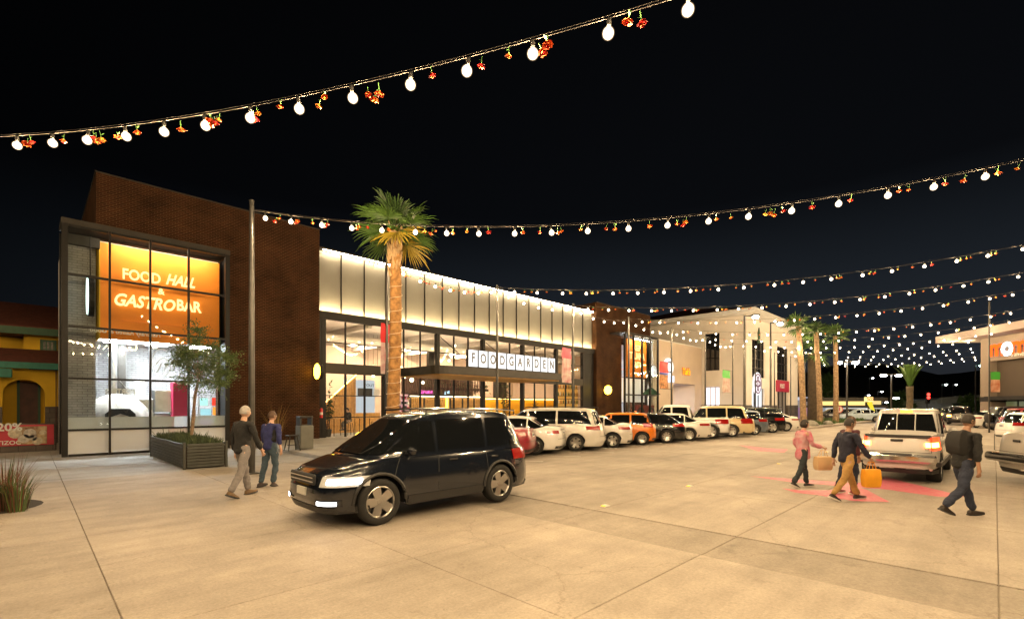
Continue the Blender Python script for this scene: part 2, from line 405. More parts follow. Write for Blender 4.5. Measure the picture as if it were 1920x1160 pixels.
flat([G(x, y) for x, y in ((1466, 915), (1500, 919), (1555, 919), (1592, 908), (1625, 918), (1668, 941), (1600, 939), (1540, 929), (1490, 923))], 'pink_road_marking', M['pink'], .006)
flat([G(x, y) for x, y in ((1385, 834), (1440, 840), (1478, 842), (1470, 848), (1420, 845))], 'pink_road_marking', M['pink'])
for i in range(11):                                              # stall lines, slanted 60 degrees, both sides
    for side_ in (-1,):
        x0 = 8.6 + 2.95*i if side_ > 0 else 3.4 + 2.95*i
        y0 = 10.6 if side_ > 0 else -1.6
        dx, dy = -.5*side_, .866*side_
        nx, ny = -dy*.05, dx*.05
        if side_ > 0 and i > 9: continue
        L_ = 5.4
        o = MB().poly([(x0+nx, y0+ny, .004), (x0-nx, y0-ny, .004), (x0+dx*L_-nx, y0+dy*L_-ny, .004), (x0+dx*L_+nx, y0+dy*L_+ny, .004)]).build('parking_line', M['white_line']); tag(o, kind='structure')

# ------------------------------------------------------------------ food hall building
FH = thing('food_hall', 'brick food hall with lit cream fascia panels and a glass corner box', 'building', (1.87, 25.2, 0))
def part(name, m, x0, y0, z0, x1, y1, z1, par=None, b=0):
    mb = MB()
    (mb.bbox(x0, y0, z0, x1, y1, z1, b) if b else mb.box(x0, y0, z0, x1, y1, z1))
    return mb.build(name, m, par or FH, world=True)
T0, T1, TZ = 1.87, 10.83, 11.1
BX0, BX1, BY, BZ = 0.9, 6.1, 23.64, 8.4
part('brick_wall', M['brick'], BX1+.02, 25.2, 0, T1, 25.6, TZ)
part('brick_wall', M['brick'], T0, 25.2, BZ+.02, BX1+.018, 25.6, TZ)
part('brick_wall', M['brick'], T0, 25.602, BZ-.3, T0+.4, 36, TZ-.002)
part('brick_wall', M['brick'], T1-.4, 25.602, 0, T1, 36, TZ-.002)
part('roof', M['bronze'], T0+.402, 25.602, TZ-.8, T1-.402, 36, TZ-.6)
for (a, b, c, d) in ((T0-.03, 25.17, T1+.02, 25.63), (T0-.03, 25.632, T0+.42, 36)):
    part('coping', M['bronze'], a, b, TZ, c, d, TZ+.05)
part('side_wall', M['greybrick'], BX0, 25.3, 0, T0-.002, 29, BZ-.32)
# glass corner box
cx_ = [BX0, Vp(206, 600, BY).x, Vp(282, 600, BY).x, Vp(354, 600, BY).x, BX1]
rz_ = [0.0, .96, 2.84, 4.73, 6.6, BZ]
box_r = thing('unused', None, None) if False else None
def frame_bar(x0, y0, z0, x1, y1, z1, nm='mullion', m=None): return part(nm, m or M['black'], x0, y0, z0, x1, y1, z1)
for i, x in enumerate(cx_):
    w = .085 if i in (0, 4) else .03
    frame_bar(x-w, BY-.05, 0, x+w, BY+.12, BZ, 'corner_post' if i in (0, 4) else 'mullion')
for j, z in enumerate(rz_):
    w = .09 if j in (0, 5) else .035
    for i in range(4):
        frame_bar(cx_[i]+(.092 if i == 0 else .037), BY-.045, max(0, z-w), cx_[i+1]-(.092 if i == 3 else .037), BY+.10, z+w, 'transom')
for j in range(5):
    for i in range(4):
        m = M['frost'] if j == 0 else M['glass']
        p = part('pane', m, cx_[i]+.03, BY+.01, rz_[j]+.03, cx_[i+1]-.03, BY+.03, rz_[j+1]-.03)
for j in range(5): part('pane', M['glass'] if j else M['frost'], BX0-.01, BY+.13, rz_[j]+.03, BX0+.01, 25.2, rz_[j+1]-.03)
for z in rz_[1:5]: frame_bar(BX0-.04, BY+.125, z-.035, BX0+.04, 25.2, z+.035, 'transom')
frame_bar(BX0-.09, 25.202, 0, BX0+.08, 25.298, BZ, 'corner_post')
part('box_roof', M['bronze'], BX0-.1, BY-.06, BZ+.095, BX1+.1, 25.198, BZ+.2)
part('box_roof_beam', M['bronze'], BX0-.1, BY-.06, BZ+.001, BX1+.1, BY+.2, BZ+.094)
part('box_side', M['black'], BX1+.092, BY+.13, 0, BX1+.13, 25.198, BZ)
for i in range(4):                                                  # frosted sill film on the second row
    part('sill_film', M['frost'], cx_[i]+.03, BY+.034, 1.0, cx_[i+1]-.03, BY+.037, 1.42)
# kitchen room behind the glass box
part('kitchen_back_wall', M['greybrick'], BX0+.1, 29.02, 0, 8.2, 29.2, BZ)
part('kitchen_side_wall', M['greybrick'], 8.2, 25.61, 0, 8.35, 29.2, 5)
part('kitchen_ceiling', M['ceil'], 1.97, 24.75, 4.62, 6.04, 25.61, 4.72); part('kitchen_ceiling', M['ceil'], 1.97, 25.612, 4.62, 8.19, 29.0, 4.72)
part('upper_ceiling', M['ceil'], BX0+.1, 25.1, BZ-.12, BX1, 29, BZ-.02)
part('kitchen_floor', M['walk'], BX0+.1, BY+.15, -.02, 8.1, 29, .01)
for y in (24.4, 25.6, 26.8, 28.0): part('ceiling_beam', M['bronze'], BX0+.1, y, BZ-.5, 1.93, y+.22, BZ-.125)
for (a, b) in ((190, 262), (270, 320), (352, 400)):
    xa, xb = Vp(a, 640, 26.6).x, Vp(b, 640, 26.6).x
    part('ceiling_light', M['whitelight'], xa+.1, 26.3, 4.56, xb-.1, 27.0, 4.617)
part('ceiling_light', M['whitelight'], 1.15, 25.9, BZ-.2, 1.7, 26.4, BZ-.125)
ox0, ox1 = Vp(188, 500, 24.5).x, BX1-.1
part('orange_bulkhead', M['orange'], ox0, 24.5, 4.48, ox1, 24.74, 8.18)
part('bulkhead_return', M['yellow'], ox0-.03, 24.5, 4.48, ox0-.002, 28.2, 8.18)
part('added_bulkhead_lamp', M['addedwalllight'], ox0+.3, 23.86, 8.455, ox1-.3, 23.98, 8.49)  # strip added out of sight to light the orange wall
part('column', M['bronze'], Vp(216, 700, 27.6).x-.02, 27.5, 0, Vp(230, 700, 27.6).x+.1, 27.9, 4.6)
# neon lettering sign on the orange wall
SG = thing('lit_wall_sign', 'glowing white lettering FOOD HALL & GASTRO BAR on the orange wall behind glass', 'sign', (4, 24.5, 5.2))
def on_orange(px, py): return Vp(px, py, 24.40)
p = on_orange(266, 519); text('FOOD', .58, p, M['neon'], SG, bold=.014, width=.76)
p = on_orange(338, 528); text('HALL', .60, p, M['neon'], SG, shear=.35, bold=.018, width=.72)
p = on_orange(302, 547); text('&', .34, p, M['neon'], SG, bold=.008)
p = on_orange(271, 568); text('GASTRO', .66, p, M['neon'], SG, shear=.28, bold=.018, width=.78)
p = on_orange(354, 575); text('BAR', .64, p, M['neon'], SG, bold=.018, width=.76)
MB().box(2.6, 24.44, 5.2, 5.6, 24.498, 5.24).build('mounting_rail', M['orange'], SG, world=True)
# edge-on light box inside
LB = thing('blade_sign', 'dark oval light box with a glowing white edge hanging left of the orange wall', 'sign', Vp(165, 590, 24.3))
a = Vp(163, 520, 24.25)
def oval(x, rz, ry, n=20): return [(x, a.y + ry*math.cos(2*math.pi*k/n), 6.0 + rz*math.sin(2*math.pi*k/n)) for k in range(n)]
MB().loft([oval(a.x+.03, .78, .42), oval(a.x+.2, .78, .42)], True, True).build('housing', M['black'], LB, world=True)
MB().loft([oval(a.x-.01, .70, .36), oval(a.x+.028, .72, .38)], True, True).build('lit_face', emat('white_sign_face', (.8, 1, .9), 2.5), LB, world=True)
MB().tube((a.x+.1, 24.3, 6.7), (a.x+.1, 24.3, BZ-.12), .02).build('hanger', M['black'], LB, world=True)
# kitchen equipment
OV = thing('dome_oven', 'domed brick pizza oven behind the lower glass of the corner box', 'oven', (2.72, 27.2, 0))
def onoven(ang0, r0): pass
MB().lathe([(1.28, 0), (1.28, 1.1), (1.20, 1.14)], 28, cap=True).build('base', M['greybrick'], OV, True)
MB().lathe([(1.22*math.cos(t*math.pi/2/9), 1.14+1.22*math.sin(t*math.pi/2/9)) for t in range(9)]+[(.02, 2.37)], 28).build('dome', mat('oven_plaster', (.33, .30, .27), .9, var=.3, scale=3), OV, True)
MB().prism([(-.5, -1.16, 1.15), (.5, -1.16, 1.15), (.5, -1.16, 1.5), (.3, -1.16, 1.72), (-.3, -1.16, 1.72), (-.5, -1.16, 1.5)], (0, .4, 0)).build('mouth', M['black'], OV)
MB().box(-.75, -1.4, 1.05, .75, -1.0, 1.14).build('shelf', M['steel'], OV)
MB().tube((-.1, .1, 2.3), (-.1, .1, 4.6), .12, n=14).build('flue', M['steel'], OV, True)
def kx(px, y): return Vp(px, 760, y).x
HD = thing('cooking_line', 'stainless cooking line with hood boxes between the dome oven and the magenta cooler', 'kitchen line', (kx(285, 27.2), 27.2, 0))
def kb(nm, m, pa, pb, za, zb, y0=26.9, y1=27.6, par=HD, b=.02): return MB().bbox(kx(pa, y0), y0, za, kx(pb, y0), y1, zb, b).build(nm, m, par, world=True)
kb('counter', M['steel'], 250, 325, 0, 1.0); kb('grill_box', M['steel'], 252, 288, 1.02, 2.15); kb('hood', M['steel'], 290, 322, 1.55, 2.55, 26.7)
kb('duct', M['white'], 254, 272, 2.16, 3.0, 27.0, 27.5); kb('notice', M['white'], 259, 271, 1.35, 1.85, 26.86, 26.898); kb('back_splash', M['steel'], 288.5, 321, 1.02, 1.5, 27.3, 27.6)
CO = thing('cooler_cabinet', 'magenta cooler cabinet with a slanted white number behind the olive tree', 'cooler', (kx(338, 26.6), 26.6, 0))
kb('body', M['magenta'], 324, 352, .05, 2.9, 26.4, 27.0, CO); kb('lit_window', emat('cooler_light', (1, .92, 1), 3), 327, 351, .9, 1.35, 26.37, 26.398, CO)
text('OS', .75, (kx(341, 26.38), 26.38, 3.05), M['white'], CO, shear=.4, bold=.01, width=.6)
kb('sign_backer', M['magenta'], 330, 350, 2.75, 2.92, 26.38, 26.399, CO, .005)
SH = thing('drink_shelf', 'open drink shelf with red, orange and green lit packs at the glass box right end', 'shelf', (kx(390, 26.4), 26.4, 0))
for z in (.9, 1.35, 1.8, 2.25): kb('shelf_board', M['steel'], 362, 416, z, z+.03, 26.2, 26.7, SH, .004)
for pa in (361, 372, 416): kb('upright', M['white'], pa, pa+2, 0, 2.3, 26.2, 26.24, SH, .003)
for (pa, pb, za, zb, c) in ((400, 408, 1.84, 2.22, (1, .06, .03)), (401, 409, 1.4, 1.78, (1, .35, .05)), (411, 415, 1.5, 2.2, (1, .05, .08)), (405, 415, 1.0, 1.3, (.1, .9, .1)), (377, 390, 1.85, 2.2, (.5, .9, .8)), (378, 396, 1.4, 1.7, (.4, .7, .75)), (376, 398, .95, 1.2, (.7, .5, .9))):
    kb('pack', emat('lit_pack', c, 1.4), pa, pb, za, zb, 26.25, 26.5, SH, .02)
# lettering stuck on the glass
for nm, txt, px, py, sz, kw in (('window_lettering', 'PORTERS', 226, 734, .28, dict(width=.8)),):
    WL = thing(nm, 'white mirrored word PORTERS in a diamond outline on the lower glass', 'lettering', Vp(px, py, BY+.05))
    text(txt, sz, Vp(px, py, BY+.05), M['white'], WL, mirror=True, depth=.004, bold=.008, **kw)
    c = Vp(222, 736, BY+.05)
    for q in range(4):
        a0 = math.pi/2*q; a1 = a0 + math.pi/2
        MB().tube((c.x+.36*math.cos(a0), c.y, c.z+.52*math.sin(a0)), (c.x+.36*math.cos(a1), c.y, c.z+.52*math.sin(a1)), .009, n=5).build('diamond_line', M['white'], WL, world=True)
WL = thing('window_lettering', 'white mirrored script line high on the corner box glass under the orange wall', 'lettering', Vp(240, 625, BY+.05))
text('Naturally Raised & Good', .27, Vp(238, 623, BY+.05), M['white'], WL, mirror=True, depth=.004, shear=.3, bold=.004, width=.78)
WL = thing('round_window_emblem', 'round white line emblem on the glass beside the olive tree', 'emblem', Vp(302, 680, BY+.05))
c = Vp(303, 680, BY+.05)
MB().path([(c.x+.33*math.cos(t*.2), c.y, c.z+.55*math.sin(t*.2)) for t in range(4, 33)], .014, 5).build('ring', M['white'], WL, world=True)
for pts in (((-.2, -.1), (-.05, .15), (.1, .2), (.2, .05)), ((-.15, -.4), (-.05, -.15), (.0, .0)), ((.05, -.45), (.12, -.2), (.2, -.1))):
    MB().path([(c.x+q[0], c.y, c.z+q[1]) for q in pts], .018, 5).build('stroke', M['white'], WL, world=True)

# ------------------------------------------------------------------ long glazed front
FX0, FX1, FY = 10.86, 35.86, 25.6
pw = (FX1 - FX0)/18
part('panel_backing', M['black'], FX0, FY+.17, 6.62, FX1, FY+.4, 10.3)
for i in range(18):
    part('fascia_panel', M['panel'], FX0+i*pw+.02, FY+.1, 6.86, FX0+(i+1)*pw-.02, FY+.166, 10.2)
    if i: 
        part('panel_fin', M['black'], FX0+i*pw-.018, FY+.02, 6.86, FX0+i*pw+.018, FY+.167, 10.2)
part('fascia_cap', M['bronze'], FX0, FY-.2, 10.24, FX1, FY+.45, 10.32)
part('led_strip', M['ledhi'], FX0+.3, FY-.14, 10.20, FX1-.1, FY-.10, 10.236)
part('fascia_beam', M['black'], FX0, FY-.22, 6.5, FX1, FY+.02, 6.84)
part('led_strip', M['led'], FX0+.05, FY-.15, 6.843, FX1-.05, FY-.11, 6.865); part('led_lip', M['black'], FX0, FY-.22, 6.842, FX1, FY-.19, 6.92)
part('panel_backing', M['black'], FX0, FY+.021, 6.52, FX1, FY+.169, 6.79)
bays = [11.2, 14.9, 18.75, 22.7, 26.75, 30.75, 34.4]
zr = [0.05, 1.2, 2.4, 3.57, 4.2, 5.3, 6.5]
part('end_column', M['black'], FX0, FY-.1, 0, bays[0]-.11, FY+.2, 6.5); part('end_column', M['black'], bays[-1]+.11, FY-.1, 0, FX1, FY+.2, 6.5)
for i, x in enumerate(bays): part('column', M['black'], x-.11, FY-.12, 0, x+.11, FY+.2, 6.498)
for i in range(6):
    a, b = bays[i]+.112, bays[i+1]-.112
    part('transom_beam', M['bronze'], a, FY-.1, 3.60, b, FY+.18, 4.17)
    xs_ = [a + (b-a)*k/3 for k in range(4)]
    for k in (1, 2):
        part('mullion', M['black'], xs_[k]-.04, FY-.04, .052, xs_[k]+.04, FY+.08, 3.598)
        part('mullion', M['black'], xs_[k]-.03, FY-.04, 4.172, xs_[k]+.03, FY+.08, 6.498)
    part('sill', M['black'], a, FY-.05, 0, b, FY+.1, .05)
    for k in range(3):
        l, r_ = xs_[k]+(.0 if k == 0 else .042), xs_[k+1]-(.0 if k == 2 else .042)
        for z in (1.2, 2.4, 5.3): part('transom', M['black'], l, FY-.03, z-.025, r_, FY+.07, z+.025)
        for j in range(6):
            if j == 3: continue
            part('pane', M['glass'], l, FY+.0, zr[j]+.02, r_, FY+.02, zr[j+1]-.02)
# canopy
cxa, cya, cxb = 15.8, 21.5, 26.4
outl = [(cxb, FY-.13), (cxa, FY-.13), (cxa, cya+.7)] + [(cxa+.7-.7*math.cos(t), cya+.7-.7*math.sin(t)) for t in (.4, .8, 1.2)] + [(cxa+.7, cya), (cxb, cya)]
MB().prism([(x, y, 3.62) for x, y in outl], (0, 0, .46)).build('canopy', M['bronze'], FH, world=True)
inn = [(x+(.12 if x < 17 else -.12), y+(.12 if y < 24 else -.05)) for x, y in outl]
MB().prism([(x, y, 3.56) for x, y in inn], (0, 0, .058)).build('canopy_soffit', M['wood'], FH, world=True)
for i, x in enumerate((18.75, 22.7, 26.0)):
    MB().path([(x+.15, FY-.13, 6.3), (x+.15, cya+.5, 4.08)], .025, 6).build('tie_rod', M['black'], FH, world=True)
# FOODGARDEN sign boxes
SF = thing('letter_box_sign', 'row of ten white lit boxes spelling FOODGARDEN along the canopy edge', 'sign', (17.9, cya+.1, 4.08))
fx0, fx1 = Vp(877, 670, cya+.05).x, Vp(1041, 690, cya+.05).x
bw = (fx1-fx0)/10
face = emat('white_sign_box_face', (1, .98, .95), 1.5); ink = mat('grey_letter_paint', (.10, .105, .11), .6)
for i, ch in enumerate('FOODGARDEN'):
    x = fx0 + bw*(i+.5)
    bx = MB().bbox(x-bw*.46, cya+.04, 4.10, x+bw*.46, cya+.26, 5.12, .015).build('letter_box', M['bronze'], SF, world=True)
    MB().box(x-bw*.43, cya+.028, 4.13, x+bw*.43, cya+.039, 5.09).build('lit_face', face, SF, world=True)
    text(ch, .80, (x, cya+.015, 4.61), ink, SF, width=.72, depth=.02, bold=.016)
MB().box(fx0, cya+.1, 4.082, fx1, cya+.2, 4.098).build('base_rail', M['black'], SF, world=True)

# ------------------------------------------------------------------ inside of the hall
part('hall_back_wall', M['plaster'], 10.9, 38, 0, 38.4, 38.2, 6.8)
part('hall_floor', M['walk'], 10.9, FY+.2, -.02, 38.2, 38, .06)
part('hall_ceiling', M['ceil'], 10.9, FY+.2, 6.7, 38.2, 38, 6.85)
part('hall_side_wall', M['plaster'], 38.2, FY+.02, 0, 38.4, 38, 6.8); part('added_cove_strip', M['warmlight'], 11.2, FY+.22, 6.64, 35.6, FY+.29, 6.69); part('added_transom_strip', M['addeduplight'], 11.3, FY+.24, 3.98, 34.3, FY+.36, 4.02)  # cove and transom strips are added out of sight to brighten the hall
for x in (14, 19, 24, 29, 34): part('ceiling_joist', M['ceil'], x, FY+.3, 6.35, x+.25, 37.9, 6.69)
MB().tube((11.2, 29.5, 6.1), (36, 29.5, 6.1), .28, n=16).build('air_duct', M['ceil'], FH, True, world=True)
for x in (13.2, 18.2, 23.2, 28.2, 33.2): part('ceiling_light', M['warmlight'], x, 33.6, 6.64, x+.2, 36.6, 6.69)
for (pa, pb, ya, yb) in ((805, 814, 640, 715), (930, 950, 640, 700)):
    part('inner_column', M['bronze'], Vp(pa, 700, 33).x, 33, 0, Vp(pb, 700, 33).x, 33.4, 6.3)
# wooden kiosk with slanted lit roof line
KI = thing('wooden_kiosk', 'slatted wooden food kiosk with a slanted lit roofline seen through the left hall windows', 'kiosk', (14, 30.5, .06))
kx0, kx1 = Vp(603, 760, 30.3).x, Vp(668, 760, 30.3).x
nS = 22
for i in range(nS):
    x = kx0 + (kx1-kx0)*i/nS; h = 1.75 + 2.35*i/nS
    MB().bbox(x, 30.3, .06, x+(kx1-kx0)/nS-.025, 30.36, h, .008).build('slat', M['wood'], KI, world=True)
MB().tube((kx0, 30.25, 1.85), (kx1+.7, 30.25, 4.55), .035, n=6).build('led_tube', emat('amber_led_tube', (1, .68, .2), 9), KI, world=True)
MB().box(kx1+.05, 30.6, .06, Vp(714, 760, 30.5).x, 30.8, 1.35).build('counter', M['wood'], KI, world=True)
MB().box(kx1+.05, 32.2, 1.2, Vp(716, 760, 30.5).x+.4, 32.3, 3.7).build('lit_back_panel', emat('white_kiosk_light', (.95, .97, 1), .75), KI, world=True)
for i in range(4):
    x = kx1 + .45 + i*.62
    MB().bbox(x, 32.1, 2.5, x+.5, 32.19, 3.1, .01).build('menu_board', M['plastic'] if i % 3 else M['white'], KI, world=True)
text('TOUT', .3, (kx1+1.9, 32.05, 3.3), M['plastic'], KI, depth=.02)
MB().tube((kx1+.1, 31, 4.2), (Vp(716, 760, 30.5).x, 31, 4.2), .05, n=6).build('lamp_rail', emat('rail_light', (.9, .95, 1), 6), KI, world=True)
# bar with lit shelf line
BR = thing('bar_counter', 'long timber bar with a bright shelf line behind the middle hall windows', 'bar', (21, 32, .06))
b0, b1 = Vp(768, 760, 31.5).x, Vp(903, 760, 31.5).x
n = 40
for i in range(n):
    x = b0 + (b1-b0)*i/n
    MB().box(x, 31.5, .06, x+(b1-b0)/n-.04, 31.56, 2.45).build('slat', M['wood'] if i % 7 else M['bronze'], BR, world=True)
MB().tube((b0, 31.42, 2.55), (b1, 31.42, 2.55), .05, n=6).build('led_tube', emat('bar_led', (1, .83, .55), 12), BR, world=True)
MB().box(b0, 31.6, 2.5, b1, 32.6, 2.62).build('top', M['bronze'], BR, world=True)
MB().box(b0, 32.62, 2.6, b1, 32.7, 4.4).build('back_panel', mat('bar_back_dark', (.16, .11, .08), .7, var=.2), BR, world=True)
x_ = Vp(838, 760, 31.4).x
MB().tube((x_, 31.4, .1), (x_, 31.4, 2.5), .09, n=8).build('lit_post', emat('amber_post', (1, .62, .1), 5), BR, world=True)
NE = thing('neon_sign', 'small pink and blue neon sign over the bar shelf', 'sign', (Vp(795, 734, 31.3).x, 31.3, 2.9))
text('IZAKAYA', .36, Vp(800, 735, 31.3), emat('pink_neon', (1, .12, .5), 4), NE, width=.8)
text('grill', .34, Vp(838, 735, 31.3), emat('blue_neon', (.5, .8, 1), 3), NE)
MB().tube(Vp(784, 740, 31.3), Vp(850, 740, 31.3), .01, n=5).build('rail', M['black'], NE, world=True)
PG = thing('plant_trough', 'leafy hanging plant trough above the bar', 'plant', (22, 31.8, 3.3))
mb = MB()
for i in range(900):
    p = Vector((random.uniform(b0+1.5, b1+1), random.uniform(31.5, 32.2), 3.45+random.gauss(0, .25))); t = random.uniform(0, 6.28); s = random.uniform(.06, .14)
    mb.add([p, p+Vector((s*math.cos(t), s*math.sin(t), -s*.4)), p+Vector((s*math.cos(t+.5), s*math.sin(t+.5), -s*1.2))], [(0, 1, 2)])
leafm = mat('indoor_leaf', (.045, .075, .025), .6, var=.4, scale=4)
mb.build('foliage', leafm, PG, world=True)
MB().box(b0+1.5, 31.7, 3.1, b1+1, 32.1, 3.3).build('trough', M['bronze'], PG, world=True)
AW = thing('amber_wall_booth', 'amber lit partition wall behind the right hall windows', 'partition', (30, 32, .06))
a0, a1 = Vp(906, 760, 31.8).x, Vp(1042, 760, 31.8).x
am = mat('amber_wall_paint', (.85, .42, .015), .6, var=.06)
for i in range(6): MB().bbox(a0+(a1-a0)*i/6+.02, 31.8, .06, a0+(a1-a0)*(i+1)/6-.02, 31.95, 2.35, .01).build('wall_panel', am, AW, world=True)
MB().box(a0, 31.55, 2.42, a1, 31.65, 2.47).build('led_strip', emat('amber_strip', (1, .72, .25), 9), AW, world=True)
MB().box(a0, 31.5, 2.48, a1, 31.98, 2.54).build('cap_shelf', M['wood'], AW, world=True)
BS = thing('bottle_shelf', 'back bar shelf of bottles behind the rightmost hall window', 'shelf', (35.2, 28, .06))
s0, s1 = Vp(1047, 760, 28).x, Vp(1088, 760, 28).x
for z in (2.0, 2.7, 3.4): MB().box(s0, 28, z, s1, 28.3, z+.05).build('shelf_board', M['wood'], BS, world=True)
MB().box(s0, 28.32, 1.2, s1, 28.38, 4.0).build('back_board', mat('lit_amber_board', (.7, .4, .1), .6, emit=(1, .5, .1), es=.5), BS, world=True)
bm_ = [mat('bottle_green', (.05, .12, .04), .15), mat('bottle_amber', (.3, .1, .02), .15), mat('bottle_clear', (.5, .5, .45), .15)]
for z in (2.05, 2.75, 3.45):
    for i in range(13):
        x = s0 + .2 + (s1-s0-.4)*i/12
        MB().lathe([(.001, 0), (.05, 0), (.05, .22), (.02, .30), (.02, .38), (.001, .38)], 8, (x, 28.15, z)).build('bottle', random.choice(bm_), BS, True, world=True)
# string of pendant globes in the hall
M['globe'] = emat('warm_globe_light', (1, .78, .45), 16)
PD = thing('pendant_string', 'slanting string of small pendant globes inside the upper hall windows', 'lights', (23, 30, 6.2))
for px, py in ((857, 640), (853, 648), (850, 655), (846, 668), (842, 676), (963, 652), (959, 660), (1048, 663), (1080, 699)):
    p = Vp(px, py, 30); b_ = MB().ball(p, .09, 8, 6).build('globe', emat('globe_light', (1, .85, .6), 8), PD, True, world=True)
    MB().tube(p+Vector((0, 0, .09)), (p.x, p.y, 6.6), .008, n=4).build('cord', M['black'], PD, world=True)
# a timber slat screen and a cluster of lamps before the bar
SC = thing('slat_screen', 'hanging screen of thin dark timber slats above the bar shelf', 'screen', (20, 30.9, 2.9))
c0_, c1_ = Vp(742, 720, 30.9).x, Vp(902, 720, 30.9).x
for i in range(46):
    x = c0_+(c1_-c0_)*i/45; MB().box(x-.03, 30.9, 2.75+.25*math.sin(i*.9)**2, x+.03, 30.96, 4.0).build('slat', M['doorwood'], SC, world=True)
MB().box(c0_, 30.88, 4.0, c1_, 30.98, 4.08).build('rail', M['bronze'], SC, world=True)
LC = thing('lamp_cluster', 'cluster of bright warm globe lamps behind the palm trunk window', 'lights', (17, 29.5, 4))
for px, py, r_ in ((752, 690, .13), (764, 697, .15), (772, 712, .14), (758, 706, .12), (782, 700, .11), (745, 712, .13), (793, 717, .10), (690, 697, .09), (700, 704, .10), (708, 699, .09), (1006, 716, .08), (1012, 717, .08), (1018, 717, .08)):
    p = Vp(px, py, 29.5); MB().ball(p, r_, 8, 6).build('globe', M['globe'], LC, True, world=True); MB().tube(p+Vector((0, 0, r_)), (p.x, p.y, 6.6), .01, n=4).build('cord', M['black'], LC, world=True)
WS = thing('ware_shelf', 'pink lit shelf of small wares between the kiosk and the bar', 'shelf', (Vp(752, 760, 31.2).x, 31.2, .06))
w0, w1 = Vp(736, 760, 31.2).x, Vp(768, 760, 31.2).x
MB().box(w0, 31.4, .06, w1, 31.45, 2.7).build('back_board', mat('pink_lit_board', (.6, .4, .42), .6, emit=(1, .55, .65), es=.5), WS, world=True)
rr = random.Random(9)
for k in range(6):
    z = .5+.36*k; MB().box(w0, 31.1, z, w1, 31.4, z+.03).build('shelf_board', M['white'], WS, world=True)
    for q in range(6):
        x = w0+.1+(w1-w0-.3)*q/5; h = rr.uniform(.12, .26); MB().bbox(x, 31.15, z+.03, x+rr.uniform(.1, .18), 31.3, z+.03+h, .01).build('ware', rr.choice([M['plastic'], M['magenta'], M['wood'], M['white']]), WS, world=True)
# round wall discs
M['discface'] = emat('yellow_lamp_face', (1.0, .60, .05), 13)
def wall_disc(px, py, v, r, label):
    c = Vp(px, py, v); t = thing('round_wall_lamp', label, 'wall lamp', (c.x, v, c.z), group='round yellow wall lamps on the brick')
    c0 = (0, -r-.10, 0)
    MB().lathe([(.001, .09), (r, .09), (r*1.04, .05), (r*1.04, -.09), (r*.98, -.10)], 28, c0, axis='x').build('housing', M['black'], t, True)
    MB().lathe([(.001, -.125), (r*.7, -.12), (r*.96, -.10)], 28, c0, axis='x').build('lit_disc', M['discface'], t)
    MB().lathe([(.001, .125), (r*.7, .12), (r*.96, .095)], 28, c0, axis='x').build('lit_disc', M['discface'], t)
    MB().box(-.03, -.14, -.06, .03, 0, .06).build('wall_bracket', M['black'], t)
wall_disc(590, 697, 25.2, .42, 'round yellow wall lamp on the brick tower beside the fire extinguisher')
wall_disc(1132, 731, 25.2, .42, 'round yellow wall lamp on the far brick tower')
FEX = thing('fire_extinguisher', 'red fire extinguisher hung on the black end column of the glazed front', 'extinguisher', (11.02, 25.42, 1.2))
MB().lathe([(.001, 0), (.075, 0), (.08, .03), (.08, .42), (.05, .5), (.025, .52), (.001, .52)], 16).build('cylinder', M['red'], FEX, True)
MB().lathe([(.0805, .16), (.082, .16), (.082, .3), (.0805, .3)], 16).build('label_band', M['white'], FEX)
MB().box(-.02, -.06, .52, .02, .05, .57).build('valve', M['plastic'], FEX); MB().path([(.03, -.03, .54), (.1, -.05, .45), (.1, -.05, .2)], .012, 6).build('hose', M['plastic'], FEX)

# ------------------------------------------------------------------ second brick tower
U0, U1 = 35.9, 45.4
part('brick_wall', M['brick'], U0, 25.2, 0, 40.0, 25.6, TZ); part('brick_wall', M['brick'], 40.002, 25.2, 8.42, U1, 25.6, TZ)
part('brick_wall', M['brick'], U0, 25.602, 6.9, U0+.4, 38, TZ-.002); part('brick_wall', M['brick'], U1-.4, 25.602, 0, U1, 36, TZ-.002)
part('coping', M['bronze'], U0-.02, 25.17, TZ, U1+.03, 25.63, TZ+.05)
bx0, bx1 = Vp(1172, 700, BY).x, Vp(1234, 700, BY).x
cols = [bx0 + (bx1-bx0)*k/4 for k in range(5)]
for i, x in enumerate(cols): frame_bar(x-.07, BY-.05, 0, x+.07, BY+.12, BZ, 'mullion')
for z in (0, 2.84, BZ): 
    for i in range(4): frame_bar(cols[i]+.072, BY-.04, max(0, z-.06), cols[i+1]-.072, BY+.1, z+.06, 'transom')
for i in range(4):
    for a, b in ((.06, 2.78), (2.9, BZ-.06)): part('pane', M['glass'], cols[i]+.06, BY+.01, a, cols[i+1]-.06, BY+.03, b)
part('box_roof', M['bronze'], bx0-.1, BY-.06, BZ+.062, bx1+.1, 25.198, BZ+.16)
part('pane', M['glass'], bx1-.01, BY+.13, .05, bx1+.01, 25.19, BZ-.05)
o0, o1 = Vp(1176, 660, 24.6).x, Vp(1212, 660, 24.6).x
part('orange_bulkhead', M['orange'], o0, 24.6, 4.6, o1, 24.8, 8.2)
part('added_bulkhead_lamp', M['addedwalllight'], o0+.2, 23.95, 8.12, o1-.2, 24.03, 8.16)  # strip added to light the far orange wall
part('white_counter_wall', mat('glowing_white_wall', (.75, .74, .7), .7, emit=(1, .96, .88), es=.35), o0, 25.61, 2.2, o1+1.6, 25.7, 4.55)  # light on this wall is painted in as a faint glow
part('inner_wall', M['greybrick'], 38.7, 28, 0, 45, 28.2, 8.3)
part('ceiling_light', M['whitelight'], o0+.4, 26.2, 4.5, o1, 26.5, 4.56)
S2g = thing('lit_wall_sign', 'glowing white lettering KEEP TIJUANA TASTY on the far orange wall', 'sign', (40, 24.6, 5))
